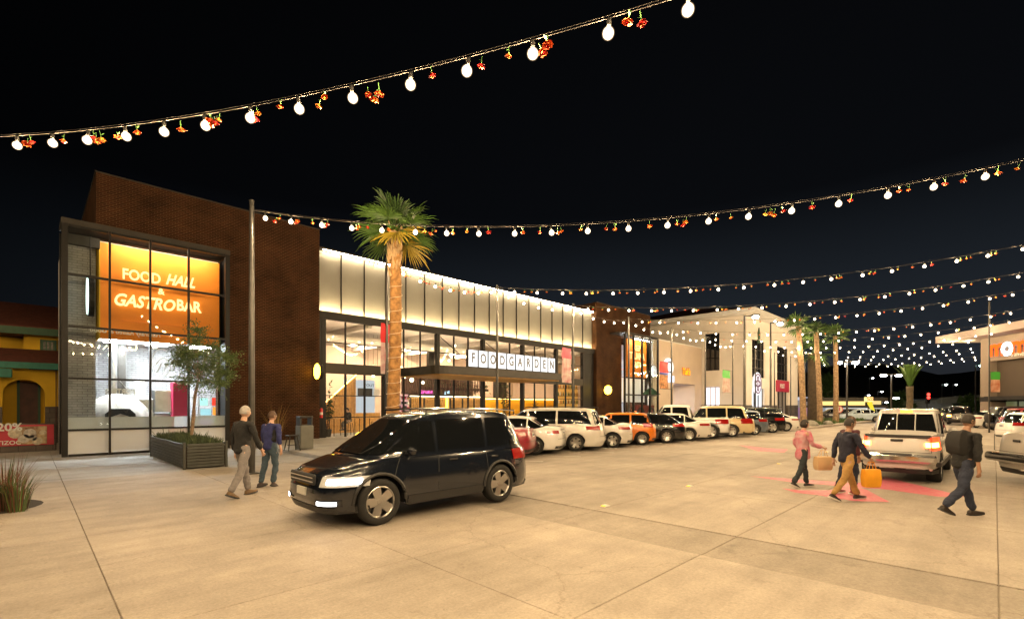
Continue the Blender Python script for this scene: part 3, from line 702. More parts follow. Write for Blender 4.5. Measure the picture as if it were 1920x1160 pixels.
for t_, py, sz in (('KEEP', 653, .75), ('TIJUANA', 668, .95), ('TASTY', 684, .75)):
    text(t_, sz, Vp(1195, py, 24.5), M['neon'], S2g, bold=.02, width=.72)
MB().box(39, 24.54, 5.2, 42.5, 24.598, 5.24).build('mounting_rail', M['orange'], S2g, world=True)
PA = thing('green_parasol', 'dark green pyramid parasol inside the far glass box', 'parasol', (Vp(1212, 735, 24.9).x, 24.6, 0))
MB().loft([[(1.1, -.7, 2.95), (1.1, .3, 2.95), (-1.1, .3, 2.95), (-1.1, -.7, 2.95)], [(.02, -.18, 3.75), (.02, -.22, 3.75), (-.02, -.22, 3.75), (-.02, -.18, 3.75)]], False, True).build('canopy', M['darkgreen'], PA)
MB().tube((0, -.2, 0), (0, -.2, 3.7), .03).build('pole', M['black'], PA)
OB = thing('red_counter', 'dark red counter with round wheels beneath the green parasol', 'counter', (Vp(1205, 770, 25).x, 25, 0))
MB().bbox(-1.4, -.3, .1, 1.8, .3, 1.9, .03).build('body', mat('rust_red_counter', (.2, .03, .02), .6, var=.3), OB)
for x in (-.9, 1.1): MB().lathe([(.5, -.34), (.7, -.36), (.7, -.31), (.5, -.31)], 20, (x, 0, 1.0), axis='y').build('ring', M['plastic'], OB)

# ------------------------------------------------------------------ cream shop wing and white corner building
CW = thing('cream_shop_wing', 'cream stucco shop wing with a recessed entrance beside the far brick tower', 'building', (45.5, 24.6, 0))
def cpart(nm, m, *a, par=CW, b=0):
    mb = MB(); (mb.bbox(*a, b) if b else mb.box(*a)); return mb.build(nm, m, par, world=True)
CY = 24.9
e0, e1 = Vp(1262, 720, CY).x, Vp(1303, 720, CY).x
cpart('wall', M['cream'], 45.5, CY, 0, e0, CY+.4, 8.7); cpart('wall', M['cream'], e1, CY, 0, 57.1, CY+.4, 8.7); cpart('wall', M['cream'], e0+.002, CY, 4.3, e1-.002, CY+.4, 8.698)
cpart('parapet_cap', M['white'], 45.5, CY-.05, 8.702, 57.1, CY+.45, 8.82)
cpart('recess_wall', M['cream'], e0-.2, CY+3, 0, e1+.2, CY+3.2, 4.5); cpart('recess_ceiling', M['white'], e0+.01, CY+.41, 4.3, e1-.01, CY+3, 4.4)
cpart('recess_side', M['cream'], e1, CY+.402, 0, e1+.2, CY+3, 4.3)
cpart('shop_window', mat('lit_pink_shopfront', (.5, .3, .4), .4, emit=(1, .5, .8), es=.8), e0+.6, CY+2.9, .1, e1-.3, CY+2.98, 2.2)
for k in range(5):
    x = e0+.6+(e1-e0-.9)*k/4; cpart('mullion', M['black'], x-.05, CY+2.84, .1, x+.05, CY+2.898, 2.25)
cpart('ceiling_light', M['whitelight'], e0+.9, CY+1.2, 4.26, e0+1.8, CY+1.7, 4.298)
TS = thing('small_shop_sign', "orange and red script shop sign reading Tuk's on the cream wall", 'sign', Vp(1286, 697, CY-.1))
text("Tuk's", 1.0, Vp(1287, 697, CY-.16), emat('orange_sign_light', (1, .35, .02), 2.2), TS, shear=.2, bold=.03, width=.9)
text("Tuk's", 1.06, Vp(1286.4, 697, CY-.06), M['red'], TS, shear=.2, bold=.07, width=.9)
RS = thing('round_shop_sign', 'white and dark blue rounded shop sign behind the red and green banner', 'sign', Vp(1250, 690, CY-.2))
c = Vp(1255, 688, CY-.25)
MB().lathe([(.001, 0), (.95, 0), (.95, .2), (.001, .2)], 26, (c.x, c.y, c.z), axis='y').build('lit_disc', emat('white_round_sign', (1, .97, .97), 1.6), RS, world=True)
MB().lathe([(.5, -.03), (.62, -.03), (.62, 0), (.5, 0)], 26, (c.x, c.y-.01, c.z), axis='y').build('ring', mat('navy_paint', (.02, .03, .12), .5), RS, world=True)
MB().bbox(c.x-.1, c.y-.05, c.z-1.6, c.x+1.1, c.y+.15, c.z-.9, .05).build('lit_tab', emat('pale_blue_sign', (.75, .85, 1), 1.5), RS, world=True)
RD = thing('round_lit_sign', 'plain white lit disc sign at the right edge of the far glass box', 'sign', Vp(1226, 696, 24.2))
c = Vp(1226, 696, 24.9)
MB().lathe([(.001, 0), (.62, 0), (.62, .15), (.001, .15)], 24, (c.x, c.y, c.z), axis='y').build('lit_disc', emat('white_disc', (1, .98, .95), 1.8), RD, world=True)
MB().lathe([(.63, .16), (.68, .16), (.68, 0), (.63, 0)], 24, (c.x, c.y, c.z), axis='y').build('rim', M['plastic'], RD, world=True)

WX, WY, WZ = 57.3, 20.0, 12.1
WB = thing('white_corner_building', 'white two storey corner building with a low hipped roof and tall dark windows', 'building', (WX, WY, 0))
def wpart(nm, m, *a, b=0): return cpart(nm, m, *a, par=WB, b=b)
WX1 = 78.0
fw = [(Vp(1410, 700, WY).x, Vp(1433, 700, WY).x), (Vp(1457, 700, WY).x, Vp(1477, 700, WY).x)]
xs_ = [WX] + [q for ab in fw for q in ab] + [WX1]
for i in (0, 2, 4): wpart('wall', M['stucco'], xs_[i], WY, 1.9, xs_[i+1], WY+.4, WZ); 
for i in (0, 2, 4): wpart('plinth', M['plinth'], xs_[i]-.06*(i == 0), WY-.06, 0, xs_[i+1], WY+.4, 1.898)
for (a, b), zz in zip(fw, ((9.6, 5.2, 4.6), (9.6, 5.2, 4.4))):
    wpart('wall', M['stucco'], a+.002, WY+.002, zz[0], b-.002, WY+.4, WZ-.002); wpart('wall', M['stucco'], a+.002, WY+.002, 3.9, b-.002, WY+.4, zz[1])
    w = wpart('window', M['darkglass'], a, WY+.2, zz[1], b, WY+.25, zz[0])
    for k in range(5):
        x = a+(b-a)*k/4; MB().box(x-.06, WY+.1, zz[1], x+.06, WY+.198, zz[0]).build('window_bar', M['black'], WB, world=True)
    for k in range(5):
        z = zz[1]+(zz[0]-zz[1])*k/4; MB().box(a, WY+.12, z-.05, b, WY+.196, z+.05).build('window_bar', M['black'], WB, world=True)
a, b = fw[0]; wpart('lit_shop_window', emat('white_shop_light', (.95, .97, 1), 1.3), a, WY+.3, .1, b, WY+.36, 3.9)
for k in range(4): wpart('mullion', M['black'], a+(b-a)*k/3-.07, WY+.2, .1, a+(b-a)*k/3+.07, WY+.29, 3.9)
a, b = fw[1]; wpart('shop_window', mat('dim_shop', (.1, .08, .06), .3, emit=(1, .75, .5), es=.12), a, WY+.3, .1, b, WY+.36, 3.9)
for k in range(4): wpart('mullion', M['black'], a+(b-a)*k/3-.07, WY+.2, .1, a+(b-a)*k/3+.07, WY+.29, 3.9)
# side face towards the food hall
sv0 = Up(1322, 700, WX).y; sv1 = Up(1349, 700, WX).y
wpart('wall', M['stucco'], WX, WY+.402, 0, WX+.4, sv1, WZ); wpart('wall', M['stucco'], WX, sv1+.002, 4.05, WX+.4, sv0, 6.0); wpart('wall', M['stucco'], WX, sv1+.002, 10.4, WX+.4, sv0, WZ); wpart('wall', M['stucco'], WX, sv0+.002, 0, WX+.4, 40, WZ)
wpart('plinth', M['plinth'], WX-.06, WY+.402, 0, WX-.002, sv1, 1.9)
wpart('pilaster', M['stucco'], WX-.25, WY-.25, 1.9, WX+.7, WY-.002, WZ)
wpart('window', M['darkglass'], WX+.2, sv1, 6.0, WX+.25, sv0, 10.4)
for k in range(4):
    y = sv1+(sv0-sv1)*k/3; wpart('window_bar', M['black'], WX+.08, y-.06, 6.0, WX+.198, y+.06, 10.4)
for k in range(4):
    z = 6.0+4.4*k/3; wpart('window_bar', M['black'], WX+.1, sv1, z-.06, WX+.196, sv0, z+.06)
wpart('lit_shop_window', emat('pinkish_shop_light', (1, .9, 1), 1.6), WX+.3, sv1, .1, WX+.36, sv0, 4.0)
for k in range(4): wpart('mullion', M['white'], WX+.2, sv1+(sv0-sv1)*k/3-.06, .1, WX+.29, sv1+(sv0-sv1)*k/3+.06, 4.0)
ov = 1.6
MB().prism([(WX-ov, WY-ov, WZ+.02), (WX1+ov, WY-ov, WZ+.02), (WX1+ov, 42, WZ+.02), (WX-ov, 42, WZ+.02)], (0, 0, .45)).build('eave', M['white'], WB, world=True)
MB().add([(WX-ov, WY-ov, WZ+.472), (WX1+ov, WY-ov, WZ+.472), (WX1+ov, 42, WZ+.472), (WX-ov, 42, WZ+.472), (WX+8, WY+10, WZ+3.2), (WX1-8, WY+10, WZ+3.2)], [(0, 1, 5, 4), (1, 2, 5), (2, 3, 4, 5), (3, 0, 4)]).build('roof', M['tile'], WB, world=True)
RG = thing('round_cross_sign', 'round white and purple emblem sign over the lit white shop window', 'sign', Vp(1421, 720, WY-.1))
c = Vp(1421, 719, WY-.15); pur = mat('purple_paint', (.12, .02, .10), .5)
MB().lathe([(.001, 0), (1.35, 0), (1.35, .14), (.001, .14)], 28, (c.x, c.y, c.z), axis='y').build('lit_disc', emat('white_emblem_face', (1, .95, 1), 1.3), RG, world=True)
for (dx, dz) in ((.55, 0), (-.55, 0), (0, .55), (0, -.55)):
    MB().lathe([(.16, -.03), (.36, -.03), (.36, 0), (.16, 0)], 18, (c.x+dx, c.y-.01, c.z+dz), axis='y').build('loop', pur, RG, world=True)
MB().lathe([(1.05, -.03), (1.2, -.03), (1.2, 0), (1.05, 0)], 28, (c.x, c.y-.01, c.z), axis='y').build('ring', pur, RG, world=True)
PS = thing('magenta_shop_sign', 'magenta shop sign board with white POST lettering on the white corner building', 'sign', Vp(1467, 723, WY-.1))
a, b = Vp(1456, 712, WY-.1), Vp(1479, 735, WY-.1)
MB().bbox(a.x, WY-.16, b.z, b.x, WY-.005, a.z, .02).build('board', M['magenta'], PS, world=True)
text('POST', .8, Vp(1467, 724, WY-.2), M['white'], PS, bold=.02)
LS = thing('leaf_sign', 'small green leaf sign high on the white corner building', 'sign', Vp(1424, 630, WY-.1))
c = Vp(1424, 628, WY-.12)
MB().prism([(c.x, c.y, c.z+.9), (c.x+.35, c.y, c.z+.2), (c.x+.25, c.y, c.z-.5), (c.x-.25, c.y, c.z-.5), (c.x-.35, c.y, c.z+.2)], (0, .1, 0)).build('leaf', M['darkgreen'], LS, world=True)
MB().box(c.x-.5, c.y, c.z-1.0, c.x+.5, c.y+.1, c.z-.6).build('bar', M['darkgreen'], LS, world=True)

# ------------------------------------------------------------------ restaurant on the right
RX, RZa = W(1838, 760, 42), 0
az = R(8); dirv = Vector((S2*(math.cos(az)+math.sin(az)), S2*(math.cos(az)-math.sin(az)), 0))   # wall runs towards the camera side
RB = thing('restaurant_building', 'dark brown restaurant building with a wide white roof overhang and a glowing sign', 'building', (RX.x, RX.y, 0), math.atan2(-dirv.y, -dirv.x))
# local x runs along the front to the right, local y away from the lot
def rb(nm, m, *a, b=0):
    mb = MB(); (mb.bbox(*a, b) if b else mb.box(*a)); return mb.build(nm, m, RB)
rst = mat('restaurant_brown_stucco', (.06, .044, .032), .85, var=.1, scale=1)
rcl = mat('restaurant_beige_stucco', (.20, .16, .13), .85, var=.1, scale=1)
rb('corner_pier', rcl, 0, 0, 0, 1.05, 1.2, 5.6); rb('pier_band', M['black'], -.03, -.03, 2.2, 1.08, 1.22, 2.6)
rb('sign_wall', rcl, 0, .04, 5.602, 22, 1.2, 7.6)
rb('wall', rst, 1.052, .5, 2.6, 22, 1.1, 5.6); rb('awning', M['black'], 1.06, -.5, 2.3, 22, .498, 2.62)
rb('wall', rst, 1.052, .8, 0, 22, 1.1, 1.2)
for k in range(9): rb('window', mat('dim_green_window', (.08, .09, .05), .2, emit=(.7, .8, .35), es=.10), 1.4+k*1.2, .9, 1.2, 2.4+k*1.2, .95, 2.2)
rb('side_wall', rcl, .02, 1.21, 0, .6, 12, 7.6)
MB().prism([(-2.6, -1.8, 7.62), (22, -1.8, 7.62), (22, 12, 7.62), (-2.6, 12, 7.62)], (0, 0, .6)).build('roof', mat('white_roof_fascia', (.30, .25, .235), .8, var=.05), RB)
MS = thing('restaurant_sign', 'glowing orange red letters m and e around a white lit o on the right restaurant', 'sign', (RX.x, RX.y, 0), RB.rotation_euler.z)
red_e = emat('orange_red_sign_light', (1, .10, .01), 2.6); cool_e = emat('bluish_white_sign_light', (.8, .9, 1), 3.5)
def rtext(t, sz, x, z, m, **k): return text(t, sz, (x, -.08, z), m, MS, world=False, **k)
rtext('m', 2.0, 1.75, 6.62, red_e, bold=.05); rtext('o', 2.1, 2.75, 6.62, cool_e, bold=.09); rtext('m', 2.0, 3.85, 6.62, red_e, bold=.05); rtext('o', 2.0, 5.0, 6.62, red_e, bold=.05)
rtext('ramen bar', .55, 4.3, 5.95, M['white'])
MB().box(1.2, -.06, 6.5, 5.6, .03, 6.54).build('mounting_rail', M['black'], MS)

# ------------------------------------------------------------------ yellow house on the left
YH = thing('yellow_house', 'yellow stucco house with a red tile roof, teal eaves and an arched brown door', 'building', (-4.6, 33, 0))
YY = 33.0
yx = lambda px: Vp(px, 760, YY).x
yz = lambda px, py: Vp(px, py, YY).z
ax0, ax1 = yx(5), yx(84); axm = (ax0+ax1)/2; ar = (ax1-ax0)/2; zt = yz(45, 711)
zs = zt - ar
def ypart(nm, m, *a): return MB().box(*a).build(nm, m, YH, world=True)
Z1 = yz(60, 700)+.2
L0, L1 = -9.0, 1.2
ypart('wall', M['yellow'], L0, YY, 0, ax0, YY+.4, Z1); ypart('wall', M['yellow'], ax1, YY, 0, L1, YY+.4, Z1)
pts = [(ax0+.002, YY+.002, zs)] + [(axm-ar*math.cos(math.pi*k/14), YY+.002, zs+ar*math.sin(math.pi*k/14)) for k in range(1, 14)] + [(ax1-.002, YY+.002, zs), (ax1-.002, YY+.002, Z1-.002), (ax0+.002, YY+.002, Z1-.002)]
MB().prism(pts, (0, .396, 0)).build('arch_wall', M['yellow'], YH, world=True)
ypart('porch_wall', M['yellow'], ax0-.2, YY+1.3, 0, ax1+.2, YY+1.5, Z1); ypart('porch_side', M['yellow'], ax1, YY+.402, 0, ax1+.2, YY+1.3, Z1)
dr = ypart('door', M['doorwood'], yx(28)+.15, YY+1.2, 0, yx(66)+.1, YY+1.29, zt-.1)
for k in range(5):
    x = yx(28)+.15+(yx(66)-yx(28)-.05)*k/5; MB().box(x+.01, YY+1.17, .05, x+(yx(66)-yx(28))/5-.03, YY+1.198, zt-.15).build('door_plank', M['doorwood'], YH, world=True)
for x in (yx(28)+.05, yx(66)+.1): ypart('door_frame', M['darkgreen'], x, YY+1.14, 0, x+.1, YY+1.298, zt)
ypart('brick_base', M['plinth'], ax1+.01, YY-.06, 0, L1, YY-.002, yz(100, 762)); ypart('brick_base', M['plinth'], L0, YY-.06, 0, ax0-.01, YY-.002, yz(100, 762))
ypart('downpipe', M['doorwood'], yx(104), YY-.1, 0, yx(106), YY-.07, Z1)
ypart('teal_eave', M['teal'], L0, YY-.7, Z1, L1, YY-.5, Z1+.3)
MB().prism([(L0, YY-.72, Z1+.302), (L0, YY+1.6, Z1+1.1), (L0, YY+1.6, Z1+.95), (L0, YY-.5, Z1+.2)], (L1-L0, 0, 0)).build('lower_roof', M['tile'], YH, world=True)
MB().bbox(L0, YY-1.0, Z1-.45, yx(24), YY-.72, Z1-.05, .03).build('awning', M['teal'], YH, world=True)
ux = Vp(44, 640, 34.8).x
UZ = yz(80, 625)+.1
MB().box(ux, 34.8, Z1+.8, L1, 35.2, UZ).build('upper_wall', M['yellow'], YH, world=True)
MB().box(ux-3, 37, Z1, ux+.2, 37.2, UZ).build('upper_wall', M['yellow'], YH, world=True)
MB().prism([(ux-1.2, 34.0, UZ+.05), (ux-1.2, 34.2, UZ+.35), (ux-1.2, 38, UZ+2.0), (ux-1.2, 38, UZ+.05)], (L1-ux+1.2, 0, 0)).build('upper_roof', M['tile'], YH, world=True)
MB().box(ux-1.25, 33.9, UZ-.1, L1, 34.0, UZ+.25).build('upper_eave', M['darkgreen'], YH, world=True)
for (pa, pb) in ((75, 106), (108.5, 116)):
    wx0, wx1 = Vp(pa, 655, 34.7).x, Vp(pb, 655, 34.7).x; wz0, wz1 = Vp(90, 673, 34.7).z, Vp(90, 637, 34.7).z
    wf = MB().box(wx0, 34.66, wz0, wx1, 34.79, wz1).build('window', M['darkgreen'], YH, world=True)
    n = 3 if pb > 60 and pa < 100 else 1
    for k in range(n):
        for q in range(2):
            a = wx0+.12+(wx1-wx0-.2)*k/n; c = wz0+.1+(wz1-wz0-.16)*q/2
            MB().box(a, 34.64, c, a+(wx1-wx0-.2)/n-.05, 34.655, c+(wz1-wz0-.16)/2-.05).build('pane', M['curtain'], wf, world=True)
# advertising barrier
AD = thing('advert_barrier', 'low barrier with a red food poster reading 20% before the yellow house', 'banner', (0, 27, 0))
def adx(px): return Vp(px, 800, 27.5).x
bx_, by_ = adx(-70), adx(101)
foodm = mat('food_photo_print', (.22, .07, .03), .5, c2=(.55, .42, .25), scale=5, var=.2, detail=4)
MB().box(bx_, 27.5, .25, by_, 27.54, Vp(50, 796, 27.5).z).build('banner_sheet', mat('crimson_banner', (.60, .03, .07), .5, c2=(.42, .02, .03), scale=1.5), AD, world=True)
MB().box(adx(33), 27.48, .3, adx(88), 27.498, Vp(50, 799, 27.5).z).build('food_picture', foodm, AD, world=True)
for px, py, r in ((56, 812, .19), (70, 826, .16), (45, 822, .17), (80, 810, .10), (62, 820, .12), (28, 812, .2)):
    c = Vp(px, py, 27.46); MB().lathe([(.001, 0), (r, 0), (r, .01), (.001, .01)], 14, (c.x, 27.465, c.z), axis='y').build('plate_print', mat('plate_print', random.choice([(.6, .52, .4), (.5, .3, .12), (.55, .5, .45)]), .5, var=.3, scale=12), AD, world=True)
text('20%', .42, Vp(18, 801, 27.46), M['white'], AD, bold=.012, depth=.01); text('TIZOC', .22, Vp(17, 830, 27.46), M['white'], AD, depth=.01, bold=.004)
MB().bbox(bx_, 27.56, 0, adx(106), 27.9, Vp(50, 794, 27.5).z, .03).build('plinth_wall', M['plinth'], AD, world=True)
# ------------------------------------------------------------------ vehicles
def paint(name, c, metal=0.0, rough=.32): return mat(name, c, rough, metal=metal, coat=1.0, var=.02, scale=2)
P = {'white': paint('white_car_paint', (.74, .73, .70)), 'pearl': paint('pearl_white_paint', (.66, .63, .58)), 'silver': paint('silver_car_paint', (.62, .60, .58), .25),
     'navy': paint('dark_blue_paint', (.008, .011, .018), .2, .18), 'red': paint('dark_red_paint', (.24, .008, .02)), 'orange': paint('orange_paint', (.72, .19, .008)),
     'black': paint('black_car_paint', (.008, .008, .009), 0, .2), 'cream': paint('cream_car_paint', (.60, .48, .28)), 'grey': paint('blue_grey_paint', (.14, .17, .21), .4),
     'beige': paint('champagne_paint', (.56, .54, .50), .2), 'pale': paint('pale_blue_paint', (.45, .55, .62)), 'charcoal': paint('charcoal_paint', (.03, .032, .036), .3)}
CG = mat('tinted_car_glass', (.006, .007, .008), .03, spec=.7)
TR = mat('tyre_rubber', (.014, .014, .014), .8, var=.2, scale=15); RIM = mat('alloy_rim', (.52, .51, .50), .28, metal=1.0); RIMD = mat('dark_brake_disc', (.03, .03, .03), .6)
CHR = mat('chrome', (.75, .75, .75), .12, metal=1.0)
TL = mat('red_tail_light', (.26, .008, .008), .12, coat=1.0, emit=(1, .05, .02), es=.03); TLON = emat('lit_tail_light', (1, .30, .05), 22); TLR = mat('lit_red_lens', (.6, .02, .01), .2, emit=(1, .05, .01), es=3.6)
HL = mat('clear_headlight', (.55, .57, .6), .08, coat=1.0); HLON = emat('lit_headlight', (.95, .97, 1.0), 14)
PLATE = mat('licence_plate_white', (.62, .62, .58), .4); PLINK = mat('plate_ink', (.03, .05, .12), .5); AMB = mat('amber_lens', (.55, .16, .01), .2)

def lerp(a, b, t): return a+(b-a)*t
def interp(tab, x):
    if x <= tab[0][0]: return tab[0][1]
    for (x0, y0), (x1, y1) in zip(tab, tab[1:]):
        if x <= x1:
            t = (x-x0)/(x1-x0); t = t*t*(3-2*t)*.5 + t*.5
            return y0+(y1-y0)*t
    return tab[-1][1]

class Car:
    """Local frame: x forward, y left, z up, origin on the ground below the middle."""
    def __init__(s, **k):
        d = dict(L=4.5, Wd=1.78, H=1.45, sill=.20, wb=2.65, fo=.88, rr=.32, top=[(-2.2, 1.02), (-1.6, 1.03), (.9, .98), (2.0, .80), (2.25, .66)],
                 cab=(1.05, .15, -1.0, -1.75), zc0=.95, nose=.16, tail=.10, n=5.5, inset=.80, bed=None, arch=.06, dent=.0)
        d.update(k); s.__dict__.update(d)
        s.xf = s.L/2 - s.fo; s.xr = s.xf - s.wb
    def ext(s, z, front):                                   # how far the nose or tail reaches at a height
        h = s.L/2
        k = s.nose if front else s.tail
        zb = .50
        t = (z - zb)/.5
        return h - k*max(0, t)**2*(1 if t > 0 else 0) - .10*max(0, (.38-z)/.2)
    def width(s, z):
        zt = 1.0
        t = (z-.62)/.5
        return s.Wd/2*(1 - .035*t*t - (.05*max(0, t)))
    def zlow(s, x):
        z = s.sill
        for xw in (s.xf, s.xr):
            q = (s.rr+s.arch)**2-(x-xw)**2
            if q > 0: z = max(z, s.rr+math.sqrt(q))
        return z
    def pt(s, sv, z, off=0.0):                              # point on the flank or on the nose/tail at a given height
        xx = s.ext(z, sv > 0)*sv
        y = s.width(z)*(max(0.0, 1-abs(sv)**s.n))**(1/s.n)
        if off:
            nx = (abs(sv)**(s.n-1))*(1 if sv > 0 else -1)/s.L*2; ny = ((y/s.width(z))**(s.n-1))/s.Wd*2
            l = math.hypot(nx, ny) or 1
            xx += off*nx/l; y += off*ny/l
        return xx, y
    def sv_of_y(s, yf): return (1-yf**s.n)**(1/s.n)
    def svals(s):
        ends = [s.sv_of_y(q) for q in (0, .25, .5, .7, .82, .9, .95, .98)]
        v = set(ends) | {-q for q in ends}
        h = s.L/2
        for xw in (s.xf, s.xr):
            for k in range(-9, 10):
                x = xw + (s.rr+s.arch)*math.sin(k/9*math.pi/2); v.add(x/h)
            for q in (-1, 1): v.add((xw+q*(s.rr+s.arch+.012))/h)
        lo, hi = -ends[-1], ends[-1]
        for k in range(1, 24): v.add(lerp(lo, hi, k/24))
        if s.bed:
            for x in s.bed: v |= {x/h, (x+.012)/h}
        v = sorted(q for q in v if -1 <= q <= 1)
        out = [v[0]]
        for q in v[1:]:
            if q-out[-1] > 1e-7: out.append(q)
        return out
    def body_mesh(s):
        rows = []; h = s.L/2
        for sv in s.svals():
            x0 = sv*h; zt = interp(s.top, x0); zl = min(s.zlow(x0), zt-.08)
            row = []
            for q in (0, .06, .2, .4, .6, .78, .9, 1.0):
                z = zl+(zt-zl)*q; x, y = s.pt(sv, z)
                if q == 0: y = max(0, y-.03)
                if q == 1: y *= .975
                row.append((x, y, z))
            x, y, z = row[-1]
            inb = s.bed and s.bed[0] <= x0 <= s.bed[1]
            if inb: row += [(x, y*.93, z+.01), (x, y*.92, z-.5), (x, y*.5, z-.5), (x, 0, z-.5)]
            else: row += [(x, y*.95, z+.022), (x, y*.80, z+.045), (x, y*.42, z+.062), (x, 0, z+.068)]
            full = [(a, -b, c) for a, b, c in row] + [(a, b, c) for a, b, c in reversed(row[:-1])]
            rows.append(full)
        return MB().grid(rows)
    # cabin
    def cabp(s, t):
        xwb, xwt, xrt, xrb = s.cab
        e_ = t**1.15
        return lerp(xwb, xwt, e_), lerp(xrb, xrt, e_), lerp(s.Wd/2*.945, s.Wd/2*s.inset, t**1.3)
    def roofz(s, x):
        xm = (s.cab[1]+s.cab[2])/2; hl = (s.cab[1]-s.cab[2])/2+.3
        return s.H - .05*((x-xm)/hl)**2
    CN = 6.0
    def cpt(s, t, x=None, y=None, sgn=1, off=0.0, front=True):
        f_, r_, b = s.cabp(t); xc = (f_+r_)/2; a = (f_-r_)/2
        if x is not None:
            u = min(.999, abs((x-xc)/a)); yy = b*(1-u**s.CN)**(1/s.CN); p = (x, sgn*(yy+off))
        else:
            u = min(.999, abs(y/b)); xx = a*(1-u**s.CN)**(1/s.CN)
            p = (xc+(xx+off)*(1 if front else -1), y)
        z = s.zc0 + t*(s.roofz(p[0])-s.zc0) + (off*.5 if x is None else 0)
        return (p[0], p[1], z)
    def cabin_mesh(s):
        rings = []
        N = 40
        for t, sh in ((0, 1), (.35, 1), (.7, 1), (.88, 1), (.95, .985), (.985, .95), (1.0, .86), (1.012, .6), (1.018, .25), (1.019, .02)):
            tt = min(t, 1.0); f_, r_, b = s.cabp(tt); xc = (f_+r_)/2; a = (f_-r_)/2; ring = []
            for k in range(N):
                c, d = math.cos(2*math.pi*k/N), math.sin(2*math.pi*k/N)
                x = xc + a*sh*math.copysign(abs(c)**(2/s.CN), c); y = b*sh*math.copysign(abs(d)**(2/s.CN), d)
                z = s.zc0 + t*(s.roofz(x)-s.zc0)
                ring.append((x, y, z))
            rings.append(ring)
        return MB().loft(rings, False, True)
    def side_window(s, xa, xb, sgn, t0=.10, t1=.84, am=.10):
        rows = []
        for i in range(5):
            t = lerp(t0, t1, i/4); f_, r_, b = s.cabp(t)
            hi = min(xa, f_-am); lo = max(xb, r_+am)
            if hi-lo < .02: hi = lo+.02
            rows.append([s.cpt(t, x=lerp(lo, hi, k/6), sgn=sgn, off=.005) for k in range(7)])
        return MB().grid(rows)
    def end_window(s, front, t0=.08, t1=.86, ym=.11):
        rows = []
        for i in range(6):
            t = lerp(t0, t1, i/5); b = s.cabp(t)[2]-ym
            rows.append([s.cpt(t, y=lerp(-b, b, k/12), off=.008, front=front) for k in range(13)])
        return MB().grid(rows)
    def patch(s, side, sa, sb, z0, z1, off=.008, n=6, rear=True, thick=True):
        rows = []
        for j in range(4):
            z = lerp(z0, z1, j/3)
            rows.append([(lambda q: (q[0], q[1]*side, z))(s.pt(lerp(sa, sb, k/n), z, off)) for k in range(n+1)])
        return MB().grid(rows)
    def endpatch(s, side, ya, yb, z0, z1, front=False, off=.008, n=6, wrap=None):   # ya..yb: fraction of the half width, then optionally round the corner to x = wrap
        ys = [lerp(ya, yb, k/n) for k in range(n+1)]; sg = 1 if front else -1
        sv = [sg*s.sv_of_y(min(q, .9995)) for q in ys]
        if wrap is not None:
            v1 = wrap/(s.L/2); sv += [lerp(sv[-1], v1, k/4) for k in range(1, 5)]
        rows = []
        for j in range(5):
            z = lerp(z0, z1, j/4); r_ = []
            for q in sv:
                x, y = s.pt(q, z, off); r_.append((x, y*side, z))
            rows.append(r_)
        return MB().grid(rows)

def wheel_meshes(r, w=.21, spokes=7, key=None, cache={}):
    k = (round(r, 3), w, spokes)
    if k in cache: return cache[k]
    prof = [(r*.66, -w*.42), (r*.72, -w*.5), (r*.9, -w*.52), (r*.975, -w*.42), (r, -w*.25), (r, w*.25), (r*.975, w*.42), (r*.9, w*.52), (r*.72, w*.5), (r*.66, w*.42)]
    ty = MB().lathe(prof, 32, axis='y').mesh('tyre', TR, True, 50)
    mb = MB()
    mb.lathe([(r*.67, -w*.42), (r*.70, w*.44), (r*.66, w*.47), (r*.62, w*.40), (r*.60, -w*.2)], 32, axis='y')
    mb.lathe([(.001, w*.30), (r*.12, w*.32), (r*.16, w*.26), (r*.17, 0)], 14, axis='y')
    for i in range(spokes):
        a = 2*math.pi*i/spokes
        for (r0, r1, w0, w1) in ((r*.10, r*.64, .10*r*7/spokes**.9, .13*r*7/spokes**.9),):
            ca, sa = math.cos(a), math.sin(a); px, pz = -sa, ca
            q = lambda rr, ww, yy: (ca*rr+px*ww, yy, sa*rr+pz*ww)
            mb.add([q(r0, -w0, w*.30), q(r0, w0, w*.30), q(r1, w1, w*.40), q(r1, -w1, w*.40), q(r0, -w0, w*.16), q(r0, w0, w*.16), q(r1, w1, w*.26), q(r1, -w1, w*.26)],
                   [(0, 1, 2, 3), (0, 4, 5, 1), (1, 5, 6, 2), (2, 6, 7, 3), (3, 7, 4, 0)])
    rim = mb.mesh('rim', RIM, True, 40)
    disc = MB().lathe([(.001, w*.02), (r*.5, w*.02), (r*.62, -w*.1)], 24, axis='y').mesh('brake_disc', RIMD, True)
    cache[k] = (ty, rim, disc); return cache[k]

